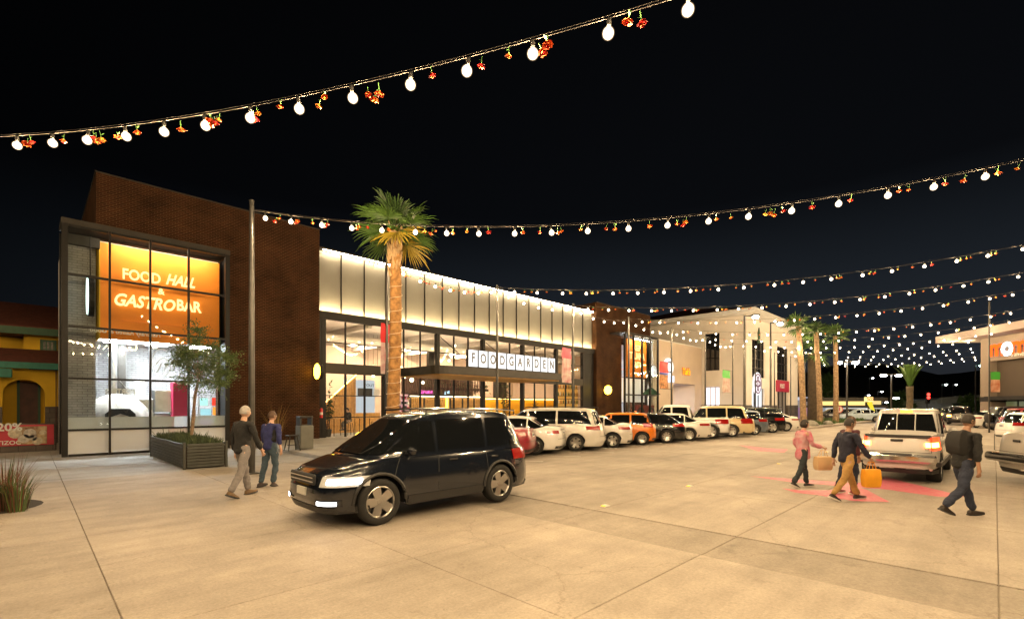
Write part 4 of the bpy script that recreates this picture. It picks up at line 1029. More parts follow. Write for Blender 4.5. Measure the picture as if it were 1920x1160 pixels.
def vehicle(name, label, cat, loc, heading, c, m, windows, tail=None, head=None, group=None, spokes=7, tw=.21, lit=False, plate=True, trim=None, rear_win=(.08, .84), rails=False, extra=None, low=M['plastic'], front_win=True, handles=(), seams=(), scale=1.0):
    t = thing(name, label, cat, loc, R(heading), group, scale if scale != 1 else None)
    c.body_mesh().build('body', m, t, True, 32)
    c.cabin_mesh().build('cabin', m, t, True, 40)
    for (xa, xb) in windows:
        for sg in (1, -1): c.side_window(xa, xb, sg).build('window', CG, t, True)
    c.end_window(False, rear_win[0], rear_win[1]).build('rear_window', CG, t, True)
    if front_win: c.end_window(True).build('windshield', CG, t, True)
    # dark floor pan with room for the wheels
    mb = MB(); y = c.Wd/2-.28
    mb.box(-c.L/2+.40, -y, c.sill+.02, c.L/2-.40, y, c.sill+.42)
    for a, b, yy in ((-c.L/2+.28, c.xr-c.rr-.1, .22), (c.xr+c.rr+.1, c.xf-c.rr-.1, .10), (c.xf+c.rr+.1, c.L/2-.28, .22)):
        if b-a > .05: mb.box(a, -c.Wd/2+yy, c.sill+.03, b, c.Wd/2-yy, c.sill+.3)
    mb.build('floor_pan', M['plastic'], t)
    ty, rim, disc = wheel_meshes(c.rr, tw, spokes)
    for xw in (c.xf, c.xr):
        for sg in (1, -1):
            w = link(ty, 'wheel', t, (xw, sg*(c.Wd/2-tw/2-.015), c.rr))
            if sg < 0: w.rotation_euler = (0, 0, math.pi)
            link(rim, 'rim', w); link(disc, 'brake_disc', w)
    for sg in (1, -1):
        if tail:
            for (ya, yb, z0, z1, wrap, mm) in tail: c.endpatch(sg, ya, yb, z0, z1, wrap=wrap, off=.012).build('tail_light', mm, t, True)
        if head:
            for (ya, yb, z0, z1, wrap, mm) in head: c.endpatch(sg, ya, yb, z0, z1, front=True, wrap=wrap, off=.012).build('headlight', mm, t, True)
        # mirror
        mx, mz = c.cab[0]-.45, c.zc0+.10
        if name == 'dark_suv' and extra: mx -= .17
        MB().ball((mx, sg*(c.Wd/2+.08), mz), (.07, .11, .075), 10, 6).build('mirror', m, t, True)
        MB().box(mx-.02, sg*(c.Wd/2-.06), mz-.05, mx+.03, sg*(c.Wd/2+.06), mz-.01).build('mirror_arm', M['plastic'], t)
        for x in handles:
            v = x/(c.L/2); z = interp(c.top, x)-.14; px, py = c.pt(v, z)
            MB().bbox(px-.09, sg*py-.018, z-.016, px+.09, sg*py+.03*sg+.0, z+.016, .006).build('door_handle', m, t)
        for x in seams:
            zt = interp(c.top, x)-.02; zl = c.zlow(x)+.03; h = c.L/2
            c.patch(sg, (x-.006)/h, (x+.006)/h, zl, zt, off=.003, n=1).build('door_seam', M['plastic'], t)
        # sill strip
        c.patch(sg, (c.xr+c.rr+.1)/(c.L/2), (c.xf-c.rr-.1)/(c.L/2), c.sill+.005, c.sill+.10, off=.006, n=8).build('sill_strip', low, t, True)
    for front in (False, True):
        mb = MB()
        for sg in (1, -1): mb2 = c.endpatch(sg, 0, .97, .24, .34, front=front, off=.010); mb.add(mb2.v, mb2.f)
        mb.build('bumper_skirt', low, t, True)
    if plate:
        x = -c.ext(.85 if plate is True else plate, False); z = .82 if plate is True else plate
        pl = MB().bbox(x-.03, -.16, z-.075, x-.012, .16, z+.075, .004).build('licence_plate', PLATE, t)
        MB().box(x-.033, -.12, z-.03, x-.0305, .12, z+.03).build('plate_number', PLINK, pl)
    x = -c.ext(.9, False)
    if trim: MB().bbox(x-.03, -c.Wd*.28, trim-.02, x-.008, c.Wd*.28, trim+.02, .006).build('tailgate_trim', CHR, t)
    # shut line of the boot lid
    mb = MB()
    for sg in (1, -1): q = c.endpatch(sg, 0, .78, .60, .612, off=.004); mb.add(q.v, q.f)
    mb.build('boot_seam', M['plastic'], t)
    if rails:
        for sg in (1, -1):
            y = c.Wd/2*c.inset-.05
            xs_ = [lerp(c.cab[2]-.1, c.cab[1]-.05, k/6) for k in range(7)]
            MB().path([(xs_[0], sg*y, c.roofz(xs_[0])-.03)]+[(x_, sg*y, c.roofz(x_)+.05) for x_ in xs_]+[(xs_[-1], sg*y, c.roofz(xs_[-1])-.03)], .02, 6).build('roof_rail', M['plastic'] if rails is True else rails, t, True)
    if extra: extra(t, c)
    return t

def on_rear(px, py, c, heading):                            # car origin so that its rear left wheel stands at a photo point
    p = G(px, py); a = R(heading)
    lx, ly = c.xr, c.Wd/2
    return (p.x-(lx*math.cos(a)-ly*math.sin(a)), p.y-(lx*math.sin(a)+ly*math.cos(a)), 0)
ROW_U = []
def in_row(u, c, heading, back=0.0):                             # the parked row: rear left wheel u metres along the lane, clear of its neighbours
    v = max(10.6, 12.4-.085*(u-11)); ROW_U.append((u, v)); a = R(heading); u -= back*math.cos(a); v -= back*math.sin(a); lx, ly = c.xr, c.Wd/2
    return (u-(lx*math.cos(a)-ly*math.sin(a)), v-(lx*math.sin(a)+ly*math.cos(a)), 0)
def sedan(**k):
    d = dict(L=4.55, Wd=1.78, H=1.45, wb=2.68, fo=.88, rr=.325, top=[(-2.25, .98), (-1.9, 1.03), (-1.5, 1.0), (.9, .95), (1.9, .80), (2.25, .66)], cab=(1.15, .35, -.95, -1.85), zc0=.93, nose=.20, tail=.10, inset=.74)
    d.update(k); return Car(**d)
def hatch(**k):
    d = dict(L=3.85, Wd=1.68, H=1.52, wb=2.45, fo=.75, rr=.30, top=[(-1.9, .92), (0, .94), (.9, .94), (1.6, .82), (1.9, .68)], cab=(1.12, .35, -1.45, -1.80), zc0=.90, nose=.2, tail=.10, inset=.76)
    d.update(k); return Car(**d)
def suv(**k):
    d = dict(L=4.55, Wd=1.84, H=1.70, wb=2.66, fo=.9, rr=.36, sill=.25, top=[(-2.25, 1.02), (0, 1.05), (1.0, 1.05), (1.9, .98), (2.25, .82)], cab=(1.15, .45, -1.85, -2.12), zc0=1.02, nose=.14, tail=.06, inset=.78)
    d.update(k); return Car(**d)
def van(**k):
    d = dict(L=5.1, Wd=1.94, H=1.76, wb=3.0, fo=1.0, rr=.335, top=[(-2.5, 1.06), (0, 1.06), (1.2, 1.02), (2.1, .90), (2.5, .72)], cab=(1.75, .75, -2.1, -2.42), zc0=1.02, nose=.22, tail=.08, inset=.80)
    d.update(k); return Car(**d)
def pickup(**k):
    d = dict(L=5.3, Wd=1.88, H=1.80, wb=3.25, fo=.95, rr=.385, sill=.36, top=[(-2.6, 1.14), (-.9, 1.14), (-.88, 1.08), (1.1, 1.10), (2.2, 1.04), (2.6, .90)], cab=(1.25, .65, -.75, -.95), zc0=1.06, nose=.12, tail=.03, inset=.78, n=7.0, bed=(-2.53, -.97))
    d.update(k); return Car(**d)

def std_tail(c, za, zb, ya=.62, yb=.96, wrap=.35, m=None): return [(ya, yb, za, zb, -(c.L/2-wrap), m or TL)]
def std_head(c, za=.62, zb=.76, m=None): return [(.58, .95, za, zb, (c.L/2-.42), m or HL)]
HEAD = 120.0
ROW = 'cars parked in the slanted row by the food hall'
# dark SUV crossing the lot, headlights on
c = suv(L=4.42, wb=2.56, fo=.84, Wd=1.86, H=1.74, rr=.36, cab=(1.50, .42, -1.68, -2.04), top=[(-2.2, 1.02), (0, 1.06), (1.0, 1.06), (1.65, .96), (2.05, .84), (2.21, .72)], nose=.26)
pf, pr = G(709, 986), G(937, 946)
def suv_extra(t, c):
    x = c.ext(.55, True)
    MB().bbox(x-.03, -.45, .66, x+.018, .45, .82, .02).build('grille', M['plastic'], t)
    for sg in (1, -1):
        c.patch(sg, -.62, .44, 1.015, 1.03, off=.012, n=10).build('window_trim', CHR, t, True)
        c.patch(sg, (c.xr+c.rr+.12)/(c.L/2), (c.xf-c.rr-.12)/(c.L/2), .26, .40, off=.012, n=8).build('lower_cladding', M['plastic'], t, True)
        for xw in (c.xf, c.xr):
            pts = [(xw+(c.rr+.075)*math.cos(math.pi*k/16), 0, c.rr+(c.rr+.075)*math.sin(math.pi*k/16)) for k in range(17)]
            pts = [(x_, sg*(c.pt(x_/(c.L/2), max(z_, .3))[1]+.004), z_) for x_, _, z_ in pts]
            MB().path(pts, .028, 6).build('arch_trim', M['plastic'], t, True)
    for z in (.70, .76): MB().box(x+.019, -.42, z, x+.026, .42, z+.018).build('grille_bar', CHR, t)
    pl = MB().bbox(x+.0, -.16, .48, x+.028, .16, .60, .004).build('licence_plate', PLATE, t)
    for sg in (1, -1):
        c.endpatch(sg, .70, .95, .685, .755, front=True, off=.02).build('lit_lamp', HLON, t, True)
        c.endpatch(sg, .50, .88, .355, .45, front=True, off=.012).build('fog_recess', M['plastic'], t, True)
        c.endpatch(sg, .56, .84, .375, .43, front=True, off=.02).build('fog_light', HLON, t, True)
    mb = MB(); mb2 = c.endpatch(1, 0, .93, .42, .60, front=True, off=.005); mb.add(mb2.v, mb2.f); mb2 = c.endpatch(-1, 0, .93, .42, .60, front=True, off=.005); mb.add(mb2.v, mb2.f)
    mb.build('front_bumper', P['navy'], t, True)
vehicle('dark_suv', 'dark blue SUV crossing the lot with its headlights on', 'car', (pf.x+c.xf+.06, pf.y+c.Wd/2, 0), 180, c, P['navy'],
        [(9, .32), (.24, -.82), (-.90, -9)], [(.74, .97, .80, 1.0, -(c.L/2-.2), TL)], [(.58, .97, .64, .79, c.L/2-.60, HL)], spokes=5, rails=CHR, extra=suv_extra, handles=(-.05, -1.05), seams=(.28, -.86, 1.15))
# the slanted row
c = sedan(L=4.6)
vehicle('red_sedan', 'dark red sedan parked with its tail showing behind the dark SUV', 'car', in_row(11.2, c, HEAD, 0.4), HEAD, c, P['red'], [(9, .05), (-.03, -.95), (-1.0, -9)], [(.70, .96, .80, .93, -(c.L/2-.18), TL)], std_head(c), ROW, trim=.93, handles=(-.1, -1.0), seams=(.0, -.98))
c = sedan()
vehicle('white_sedan', 'white sedan parked between the red sedan and the silver white minivan', 'car', in_row(13.38, c, HEAD), HEAD, c, P['white'], [(9, .05), (-.03, -.95), (-1.0, -9)], [(.70, .95, .80, .92, -(c.L/2-.16), TL)], std_head(c), ROW, spokes=10, handles=(-.1, -1.0), seams=(.0, -.98), trim=.94)
c = van()
def van_extra(t, c):
    for sg in (1, -1): c.patch(sg, -.42, .30, .84, .87, off=.006, n=6).build('side_moulding', CHR, t, True)
    MB().tube((-2.46, .3, 1.30), (-2.50, -.35, 1.22), .012).build('wiper', M['plastic'], t)
    q = c.endpatch(1, 0, .9, .42, .56, off=.03); q2 = c.endpatch(-1, 0, .9, .42, .56, off=.03); q.add(q2.v, q2.f); q.build('rear_bumper', P['pearl'], t, True)
vehicle('silver_white_minivan', 'large silver white minivan with roof rails in the parked row', 'van', in_row(15.65, c, HEAD), HEAD, c, P['pearl'], [(9, .62), (.54, -.62), (-.70, -9)], [(.74, .96, .86, 1.04, -(c.L/2-.18), TL)], std_head(c), ROW, spokes=6, rails=True, extra=van_extra, handles=(.45, -.5), seams=(.58, -.66), low=P['pearl'])
c = sedan(L=4.4, H=1.42)
def spoiler(t, c): MB().path([(-2.1, .6, 1.03), (-2.14, .6, 1.14), (-2.16, 0, 1.15), (-2.14, -.6, 1.14), (-2.1, -.6, 1.03)], .03, 6).build('spoiler', P['pearl'], t, True)
vehicle('white_sedan', 'pearl white sedan with a boot spoiler between the minivan and the orange hatchback', 'car', in_row(18.02, c, HEAD), HEAD, c, P['pearl'], [(9, .05), (-.03, -.95), (-1.0, -9)], [(.70, .96, .80, .93, -(c.L/2-.16), TL)], std_head(c), ROW, spokes=5, extra=spoiler, handles=(-.1, -1.0), seams=(.0, -.98))
c = hatch()
vehicle('orange_hatchback', 'small bright orange hatchback in the parked row', 'car', in_row(20.2, c, HEAD), HEAD, c, P['orange'], [(9, .2), (.12, -.7), (-.78, -9)], [(.80, .97, .84, 1.02, -(c.L/2-.15), TL)], std_head(c), ROW, spokes=12, handles=(.05, -.75), seams=(.16, -.74))
c = hatch(L=4.3, H=1.46, wb=2.6, rr=.33, cab=(1.15, .35, -1.2, -2.0), top=[(-2.1, .96), (0, .96), (.9, .95), (1.8, .82), (2.1, .68)])
vehicle('black_hatchback', 'glossy black hatchback beside the small orange hatchback', 'car', in_row(22.25, c, HEAD), HEAD, c, P['black'], [(9, .15), (.07, -.8), (-.88, -9)], [(.72, .97, .82, .96, -(c.L/2-.18), TL)], std_head(c), ROW, spokes=9, handles=(.0, -.85), seams=(.11, -.84))
c = sedan(L=4.7, H=1.44)
vehicle('silver_sedan', 'silver white sedan between the black hatchback and the white crew cab pickup', 'car', in_row(24.36, c, HEAD), HEAD, c, P['pearl'], [(9, .05), (-.03, -.95), (-1.0, -9)], [(.72, .96, .80, .92, -(c.L/2-.16), TL)], std_head(c), ROW, spokes=10, handles=(-.1, -1.0), seams=(.0, -.98), trim=.92)
c = pickup(L=5.7, Wd=2.0, H=1.90, wb=3.7, rr=.42)
def pk_extra(t, c, m=None, chrome=CHR, step=True):
    x = -c.ext(.9, False)
    MB().bbox(x-.16, -c.Wd/2+.04, .50, x+.06, c.Wd/2-.04, .70, .05).build('rear_bumper', chrome, t)
    MB().bbox(x-.165, -.3, .66, x-.02, .3, .715, .02).build('bumper_step', M['plastic'], t)
    MB().box(x-.012, -c.Wd*.40, .74, x-.004, c.Wd*.40, .75).build('tailgate_seam', M['plastic'], t)
    for sg in (1, -1): MB().box(x-.012, sg*c.Wd*.405, .74, x-.004, sg*c.Wd*.411, 1.14).build('tailgate_seam', M['plastic'], t)
    MB().bbox(x-.022, -.12, .99, x-.006, .12, 1.05, .006).build('tailgate_handle', M['plastic'], t)
    MB().tube((x+.5, -.75, .40), (x+.5, .75, .40), .06).build('axle', M['plastic'], t); MB().ball((x+.55, 0, .40), (.2, .17, .16)).build('differential', M['plastic'], t, True)
    MB().tube((x+.05, -.62, .36), (x+.8, -.62, .40), .035).build('exhaust', CHR, t)
    MB().box(x+.2, -.8, .42, c.L/2-.4, .8, .52).build('frame_rails', M['plastic'], t)
vehicle('white_pickup', 'big white crew cab pickup in the middle of the parked row', 'pickup', in_row(26.6, c, HEAD), HEAD, c, P['white'], [(9, .30), (.22, -9)], [(.80, .985, .84, 1.10, -(c.L/2-.12), TL)], std_head(c, .78, .98), ROW, spokes=6, tw=.27, extra=pk_extra, plate=.60, handles=(.2, -.6), seams=(.26, -.92))
c = suv(L=4.9, H=1.84, Wd=1.9)
p0 = G(1376, 822)
vehicle('cream_suv', 'cream coloured SUV parked beyond the white crew cab pickup', 'car', in_row(29.06, c, HEAD), HEAD, c, P['cream'], [(9, .3), (.22, -.8), (-.88, -9)], [(.84, .98, .80, 1.10, -(c.L/2-.15), TL)], std_head(c), ROW, spokes=6, rails=True, handles=(.1, -.9), seams=(.26, -.84))
c = hatch(L=4.2, Wd=1.76, wb=2.55, rr=.32, H=1.55)
vehicle('grey_hatchback', 'blue grey hatchback between the cream SUV and the black SUV', 'car', in_row(32.1, c, HEAD), HEAD, c, P['grey'], [(9, .2), (.12, -.7), (-.78, -9)], [(.76, .97, .84, 1.0, -(c.L/2-.15), TL)], std_head(c), ROW, spokes=5, handles=(.05, -.75), seams=(.16, -.74))
c = suv(L=4.5, H=1.72)
vehicle('black_suv', 'black SUV parked second from the far end of the row', 'car', in_row(35.5, c, HEAD), HEAD, c, P['black'], [(9, .3), (.22, -.8), (-.88, -9)], [(.84, .98, .84, 1.08, -(c.L/2-.15), TL)], std_head(c), ROW, spokes=5, rails=True, handles=(.1, -.9), seams=(.26, -.84))
c = sedan(L=4.5, H=1.42, cab=(1.15, .25, -.9, -2.05))
vehicle('white_coupe', 'white coupe with a sloping tail at the far end of the row', 'car', in_row(38.6, c, HEAD), HEAD, c, P['white'], [(9, -.1), (-.18, -9)], [(.62, .96, .80, .90, -(c.L/2-.16), TL)], std_head(c), ROW, spokes=10, handles=(-.2,), seams=(-.14,))
# silver pickup driving away
c = pickup(L=5.0, Wd=1.56, H=1.76, wb=3.2, rr=.37, cab=(1.15, .55, -.62, -.86))
def tac_extra(t, c):
    pk_extra(t, c)
    f_, r_, b = c.cabp(.93)
    MB().bbox(r_-.035, -.13, c.H-.10, r_+.02, .13, c.H-.035, .01).build('high_brake_light', emat('lit_brake_light', (1, .20, .03), 6), t)
    for sg in (1, -1): 
        p0 = c.cpt(.10, y=sg*.19, off=.012, front=False); p1 = c.cpt(.84, y=sg*.19, off=.012, front=False)
        MB().tube(p0, p1, .012, n=5).build('window_divider', P['silver'], t)
        c.endpatch(sg, .86, .96, .87, .98, off=.022, wrap=-(c.L/2-.03)).build('lit_lamp', TLON, t, True)
    x = -c.ext(.9, False)
    text_me = text_mesh('V6', .09, .004, .3, .001)
    text_me.materials.clear(); text_me.materials.append(CHR); text_me.transform(Matrix.Translation((x-.014, -.55, .84)) @ Matrix.Rotation(R(-90), 4, 'Z') @ Matrix.Rotation(R(90), 4, 'X')); link(text_me, 'tailgate_emblem', t)
    MB().bbox(x-.02, -c.Wd*.40, 1.085, x+.03, c.Wd*.40, 1.155, .01).build('tailgate_cap', M['plastic'], t)
pt_ = G(1690, 899)
vehicle('silver_pickup', 'silver pickup driving away down the lane with glowing tail lights', 'pickup', (pt_.x-c.xr+.2, pt_.y+.02, 0), 0, c, P['silver'], [(9, .30), (.22, -9)], [(.81, .985, .80, 1.10, -(c.L/2-.14), TLR)], std_head(c, .78, .98), None, spokes=6, tw=.27, extra=tac_extra, plate=.62, handles=(.2, -.5), seams=(.26, -.85))
# champagne pickup at the right edge
c = pickup(L=5.5, Wd=1.95, H=1.85, wb=3.4, rr=.39)
pb = W(1850, 855, 12.3)
hd = -62.0; a = R(hd)
lx, ly = -c.L/2-.05, c.Wd/2
vehicle('champagne_pickup', 'champagne silver pickup parked nose in at the right edge with its tailgate facing the lane', 'pickup', (pb.x-(lx*math.cos(a)-ly*math.sin(a)), pb.y-(lx*math.sin(a)+ly*math.cos(a)), 0), hd, c, P['beige'], [(9, .30), (.22, -9)], [(.82, .985, .80, 1.06, -(c.L/2-.12), TL)], std_head(c, .78, .98), 'cars parked on the right side', spokes=6, tw=.27, extra=lambda t, c: pk_extra(t, c), plate=.62, handles=(.2, -.6), seams=(.26, -.92))
def right_car(nm, label, cat, c, px, py, m, wins, tail, **k):
    p = G(px, py); a = R(hd); lx, ly = c.xr, c.Wd/2
    return vehicle(nm, label, cat, (p.x-(lx*math.cos(a)-ly*math.sin(a)), p.y-(lx*math.sin(a)+ly*math.cos(a)), 0), hd, c, m, wins, tail, std_head(c), 'cars parked on the right side', **k)
c = sedan(L=4.6)
right_car('white_sedan', 'white sedan parked nose in beneath the restaurant pier', 'car', c, 1828, 801, P['white'], [(9, .05), (-.03, -.95), (-1, -9)], [(.72, .96, .80, .93, -(c.L/2-.16), TL)])
c = suv(L=4.2, H=1.8, inset=.84, top=[(-2.1, 1.1), (1.9, 1.08), (2.1, .95)], zc0=1.08)
def spare(t, c):
    o = MB().lathe([(.001, .1), (.30, .1), (.36, .06), (.37, -.06), (.30, -.1), (.001, -.1)], 24, axis='x').build('spare_wheel', TR, t, True); o.location = (-c.L/2-.14, 0, .95)
    MB().box(-c.L/2-.1, -.1, .85, -c.L/2+.05, .1, 1.05).build('wheel_bracket', M['plastic'], t)
right_car('dark_offroader', 'dark offroader with a spare wheel on its back beside the white sedan', 'car', c, 1862, 806, P['black'], [(9, .3), (.22, -.8), (-.88, -9)], [(.84, .97, .84, 1.0, -(c.L/2-.1), TL)], extra=spare)
c = suv(L=4.6)
right_car('red_suv', 'dark red SUV partly hidden past the dark offroader', 'car', c, 1901, 811, P['red'], [(9, .3), (.22, -.8), (-.88, -9)], [(.82, .97, .9, 1.1, -(c.L/2-.15), TL)], rails=True)
c = hatch(L=4.1)
right_car('white_hatchback', 'white hatchback parked just past the champagne pickup', 'car', c, 1896, 826, P['white'], [(9, .2), (.12, -.7), (-.78, -9)], [(.76, .97, .84, 1.0, -(c.L/2-.15), TL)])
# distant traffic and far parked cars
def far_car(nm, label, px, py, c, m, hd_, lit, grp=None):
    p = G(px, py)
    return vehicle(nm, label, 'car', (p.x, p.y, 0), hd_, c, m, [(9, .2), (.12, -.7), (-.78, -9)], [(.62, .97, .78, .96, -(c.L/2-.15), TLON if lit else TL)], std_head(c), grp, plate=True, front_win=False)
FG = 'far cars queuing with lit tail lights'
far_car('dark_hatchback', 'distant dark hatchback with red tail lights just past the silver pickup', 1766, 786, hatch(), P['charcoal'], -5, True, FG)
far_car('dark_suv', 'distant dark SUV with orange tail lights in the middle of the far queue', 1786, 790.5, suv(), P['charcoal'], -5, True, FG)
far_car('dark_suv', 'distant black SUV with lit tail lights nearest to the right restaurant', 1800, 795, suv(H=1.8), P['black'], 0, True, FG)
far_car('pale_sedan', 'distant pale blue sedan parked before the long lit shop', 1612, 790, sedan(), P['pale'], 120, False)
far_car('grey_sedan', 'distant grey sedan parked right of the pale blue sedan', 1641, 786, sedan(), P['grey'], 120, False)
far_car('dark_sedan', 'distant dark sedan parked under the twin head lamp', 1590, 788, sedan(), P['charcoal'], 120, False)
far_car('dark_sedan', 'distant dark sedan parked behind the middle palm trunk', 1562, 787, sedan(), P['charcoal'], 120, False)

for u, v in ROW_U:                                       # stall lines between the parked cars
    x0, y0 = u-.17+(v-10.6)*.577, 10.6
    tag(MB().poly([(x0-.043, y0-.025, .004), (x0+.043, y0+.025, .004), (x0+.043-2.7, y0+.025+4.68, .004), (x0-.043-2.7, y0-.025+4.68, .004)]).build('parking_line', M['white_line']), kind='structure')
# ------------------------------------------------------------------ festoon poles and strings
POLES = []
def pole(x, y, h, label, r=.055, z=.12):
    t = thing('light_pole', label, 'pole', (x, y, z), group='steel poles carrying the light strings')
    MB().path([(0, 0, .02), (0, 0, h*.5), (0, 0, h-z)], [r*1.15, r, r*.8], 12).build('shaft', M['galv'], t, True)
    MB().bbox(-.16, -.16, 0, .16, .16, .03, .01).build('base_plate', M['galv'], t)
    MB().lathe([(r*.85, h-z), (r*.9, h-z+.03), (.001, h-z+.07)], 12).build('cap', M['galv'], t, True)
    MB().path([(0, -r, h-z-.15), (0, -r-.07, h-z-.12), (0, -r-.07, h-z-.05)], .01, 6).build('hook', M['galv'], t)
    return Vector((x, y, h))
HP = 7.4
p1_ = W(472, 378, 905*(HP-1.85)/382); pole(p1_.x, p1_.y, HP, 'nearest steel pole in front of the brick tower', .075, 0)
q0 = W(932, 535, 22.4)
pl_lab = ['steel pole before the FOODGARDEN sign', 'steel pole with a pink and white banner left of the far brick tower', 'steel pole in front of the far brick tower and its glass box',
          'steel pole with a red topped food banner', 'steel pole between the red banner and the green banner', 'steel pole with a green topped banner of people in white', 'steel pole just past the corner of the white building', 'steel pole among the palm trunks', 'thin distant steel pole beyond the palms', 'distant steel pole, second past the palms', 'distant steel pole, third past the palms', 'distant steel pole, fourth past the palms', 'distant steel pole, fifth past the palms', 'farthest steel pole of the sidewalk row']
poles = []
for n in range(11):
    x = q0.x + 5.7*n; poles.append(pole(x, q0.y, HP, pl_lab[n], .06))
pm1 = pole(q0.x-5.75, q0.y, HP, 'steel pole hidden behind the big palm trunk', .06)

cablem = mat('festoon_cable', (.045, .04, .036), .7, spec=.2)
sock = mat('bulb_socket', (.03, .03, .03), .5)
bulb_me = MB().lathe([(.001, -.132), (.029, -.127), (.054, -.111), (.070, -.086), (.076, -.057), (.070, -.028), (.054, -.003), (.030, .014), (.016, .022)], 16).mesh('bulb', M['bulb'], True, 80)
lamp_d = bpy.data.lights.new('bulb_lamp', 'POINT'); lamp_d.energy = BULB_W; lamp_d.color = (1.0, .70, .37); lamp_d.shadow_soft_size = .03
sock_me = MB().lathe([(.024, .025), (.026, .075), (.012, .10), (.001, .10)], 8).mesh('socket', sock, True)
# artificial flower: ruffled petals on a short stem
def flower_mesh(cols, n):
    rr = random.Random(n); mb = MB()
    for ring, (k, r, z, op) in enumerate(((5, .030, -.11, .25), (7, .050, -.10, .6), (8, .062, -.085, .95))):
        for i in range(k):
            a = 2*math.pi*i/k + rr.uniform(-.2, .2); w = 2.2*r/k*2.2
            c, s = math.cos(a), math.sin(a)
            def q(rad, side, zz): return (c*rad - s*side, s*rad + c*side, zz)
            j = rr.uniform(-.012, .012)
            mb.add([q(.008, -w*.25, -.05), q(.008, w*.25, -.05), q(r*.8*op+.01, w*.6, z+j), q(r*op+.014, 0, z-.012+j), q(r*.8*op+.01, -w*.6, z+j)], [(0, 1, 2, 3, 4)], 0 if ring else 1)
    mb.lathe([(.001, -.03), (.014, -.05), (.006, -.03), (.004, .06)], 6, mi=2)
    mb.add([(0, 0, -.02), (.035, .02, .0), (.06, .0, .03), (.03, -.02, .01)], [(0, 1, 2, 3)], 2)
    return mb.mesh('flower', cols)
fr_ = mat('red_orange_petals', (.62, .06, .012), .6, c2=(.75, .16, .02), scale=20, var=.1); fy = mat('orange_yellow_petals', (.75, .28, .03), .6); fg = mat('flower_stem', (.06, .16, .03), .6)
fp = mat('deep_red_petals', (.55, .02, .015), .6)
FM = [flower_mesh((fr_, fy, fg), 1), flower_mesh((fp, fr_, fg), 2), flower_mesh((fr_, fp, fg), 3), flower_mesh((fy, fr_, fg), 4)]
ORD = ('first second third fourth fifth sixth seventh eighth ninth tenth eleventh twelfth thirteenth fourteenth fifteenth sixteenth seventeenth eighteenth nineteenth twentieth '
       'twenty-first twenty-second twenty-third twenty-fourth twenty-fifth twenty-sixth twenty-seventh twenty-eighth').split()
STR = ('FOODGARDEN pole string', 'pink banner string', 'far tower string', 'red banner string', 'fifth pole string') + ('',)*9
def festoon(A, B, sag, nb, t0, t1, label, flowers=0, flabel=None, ext=True, f_scale=1.0, dbl=True, seed=0):
    """Cable from A to B with a parabola of depth `sag`; nb bulbs evenly between t0 and t1."""
    rr = random.Random(seed)
    A, B = Vector(A), Vector(B)
    def P_(t): p = A.lerp(B, t); return Vector((p.x, p.y, p.z - sag*4*t*(1-t)))
    mid = P_(.5)
    th = thing('string_lights', label, 'string lights', mid, group='festoon strings over the car park')
    n = 44
    mb = MB(); mb.path([P_(k/n)-mid for k in range(n+1)], .0052, 5)
    if dbl: mb.path([P_(k/n)-mid+Vector((0, .01, .035)) for k in range(n+1)], .0036, 5)
    mb.build('cable', cablem, th)
    bp = []
    for i in range(nb):
        t = t0 + (t1-t0)*(i+rr.uniform(-.05, .05))/max(1, nb-1); p = P_(t)+Vector((0, 0, -.10)); bp.append(t)
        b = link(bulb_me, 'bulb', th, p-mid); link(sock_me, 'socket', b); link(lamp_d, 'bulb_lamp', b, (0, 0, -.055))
        b.rotation_euler = (rr.uniform(-.12, .12), rr.uniform(-.12, .12), 0)
    seen = [t for t in bp if 0 < proj(P_(t))[0] < 1920 and proj(P_(t))[1] > 0]
    left = proj(P_(t0))[0] < proj(P_(t1))[0]
    seen = sorted(seen, key=lambda t: proj(P_(t))[0]); cnt = {}; todo = []
    for i in range(flowers):
        t = t0 + (t1-t0)*(i+.5+rr.uniform(-.4, .4))/flowers
        for _ in range(6):
            if min(abs(t-q) for q in bp) < .22*(t1-t0)/nb: t += .07*(t1-t0)/nb
        if not 0 < t < 1: continue
        for m_ in range(2 if rr.random() < .2 else 1):
            p = P_(t)+Vector((rr.uniform(-.05, .05), rr.uniform(-.05, .05)+.09*m_, -.06-.03*m_)); q = proj(p)
            rest = (rr.randrange(4), (rr.uniform(-.35, .35), rr.uniform(-.35, .35), rr.uniform(0, 6.28)), f_scale*rr.uniform(.6, .95))
            if -5 < q[0] < 1925 and q[1] > -5: todo.append((q[0], p, rest))
    for x, p, (k, rot, s) in sorted(todo, key=lambda w: w[0]):
        g = sum(1 for t in seen if proj(P_(t))[0] < x); cnt[g] = cnt.get(g, 0)+1
        lb = '%s flower, %s %s, %s' % (('red orange', 'deep red', 'scarlet', 'orange yellow')[k], ORD[cnt[g]-1], ('past the %s bulb from the left' % ORD[g-1]) if g else 'before the first bulb', flabel)
        f = link(FM[k], 'hanging_flower', None, p); f.rotation_euler = rot; f.scale = (s, s, s)
        tag(f, lb, 'flower', 'artificial flowers hung along the light strings')
    return P_
def fit(L, Rr, midpx, ea, eb):
    """L, Rr: (px, py, depth) of two bulbs of a string; midpx a bulb between them: extend the plan line and find the sag."""
    a, b = W(*L), W(*Rr)
    d = b-a; d.z = 0
    return a, b
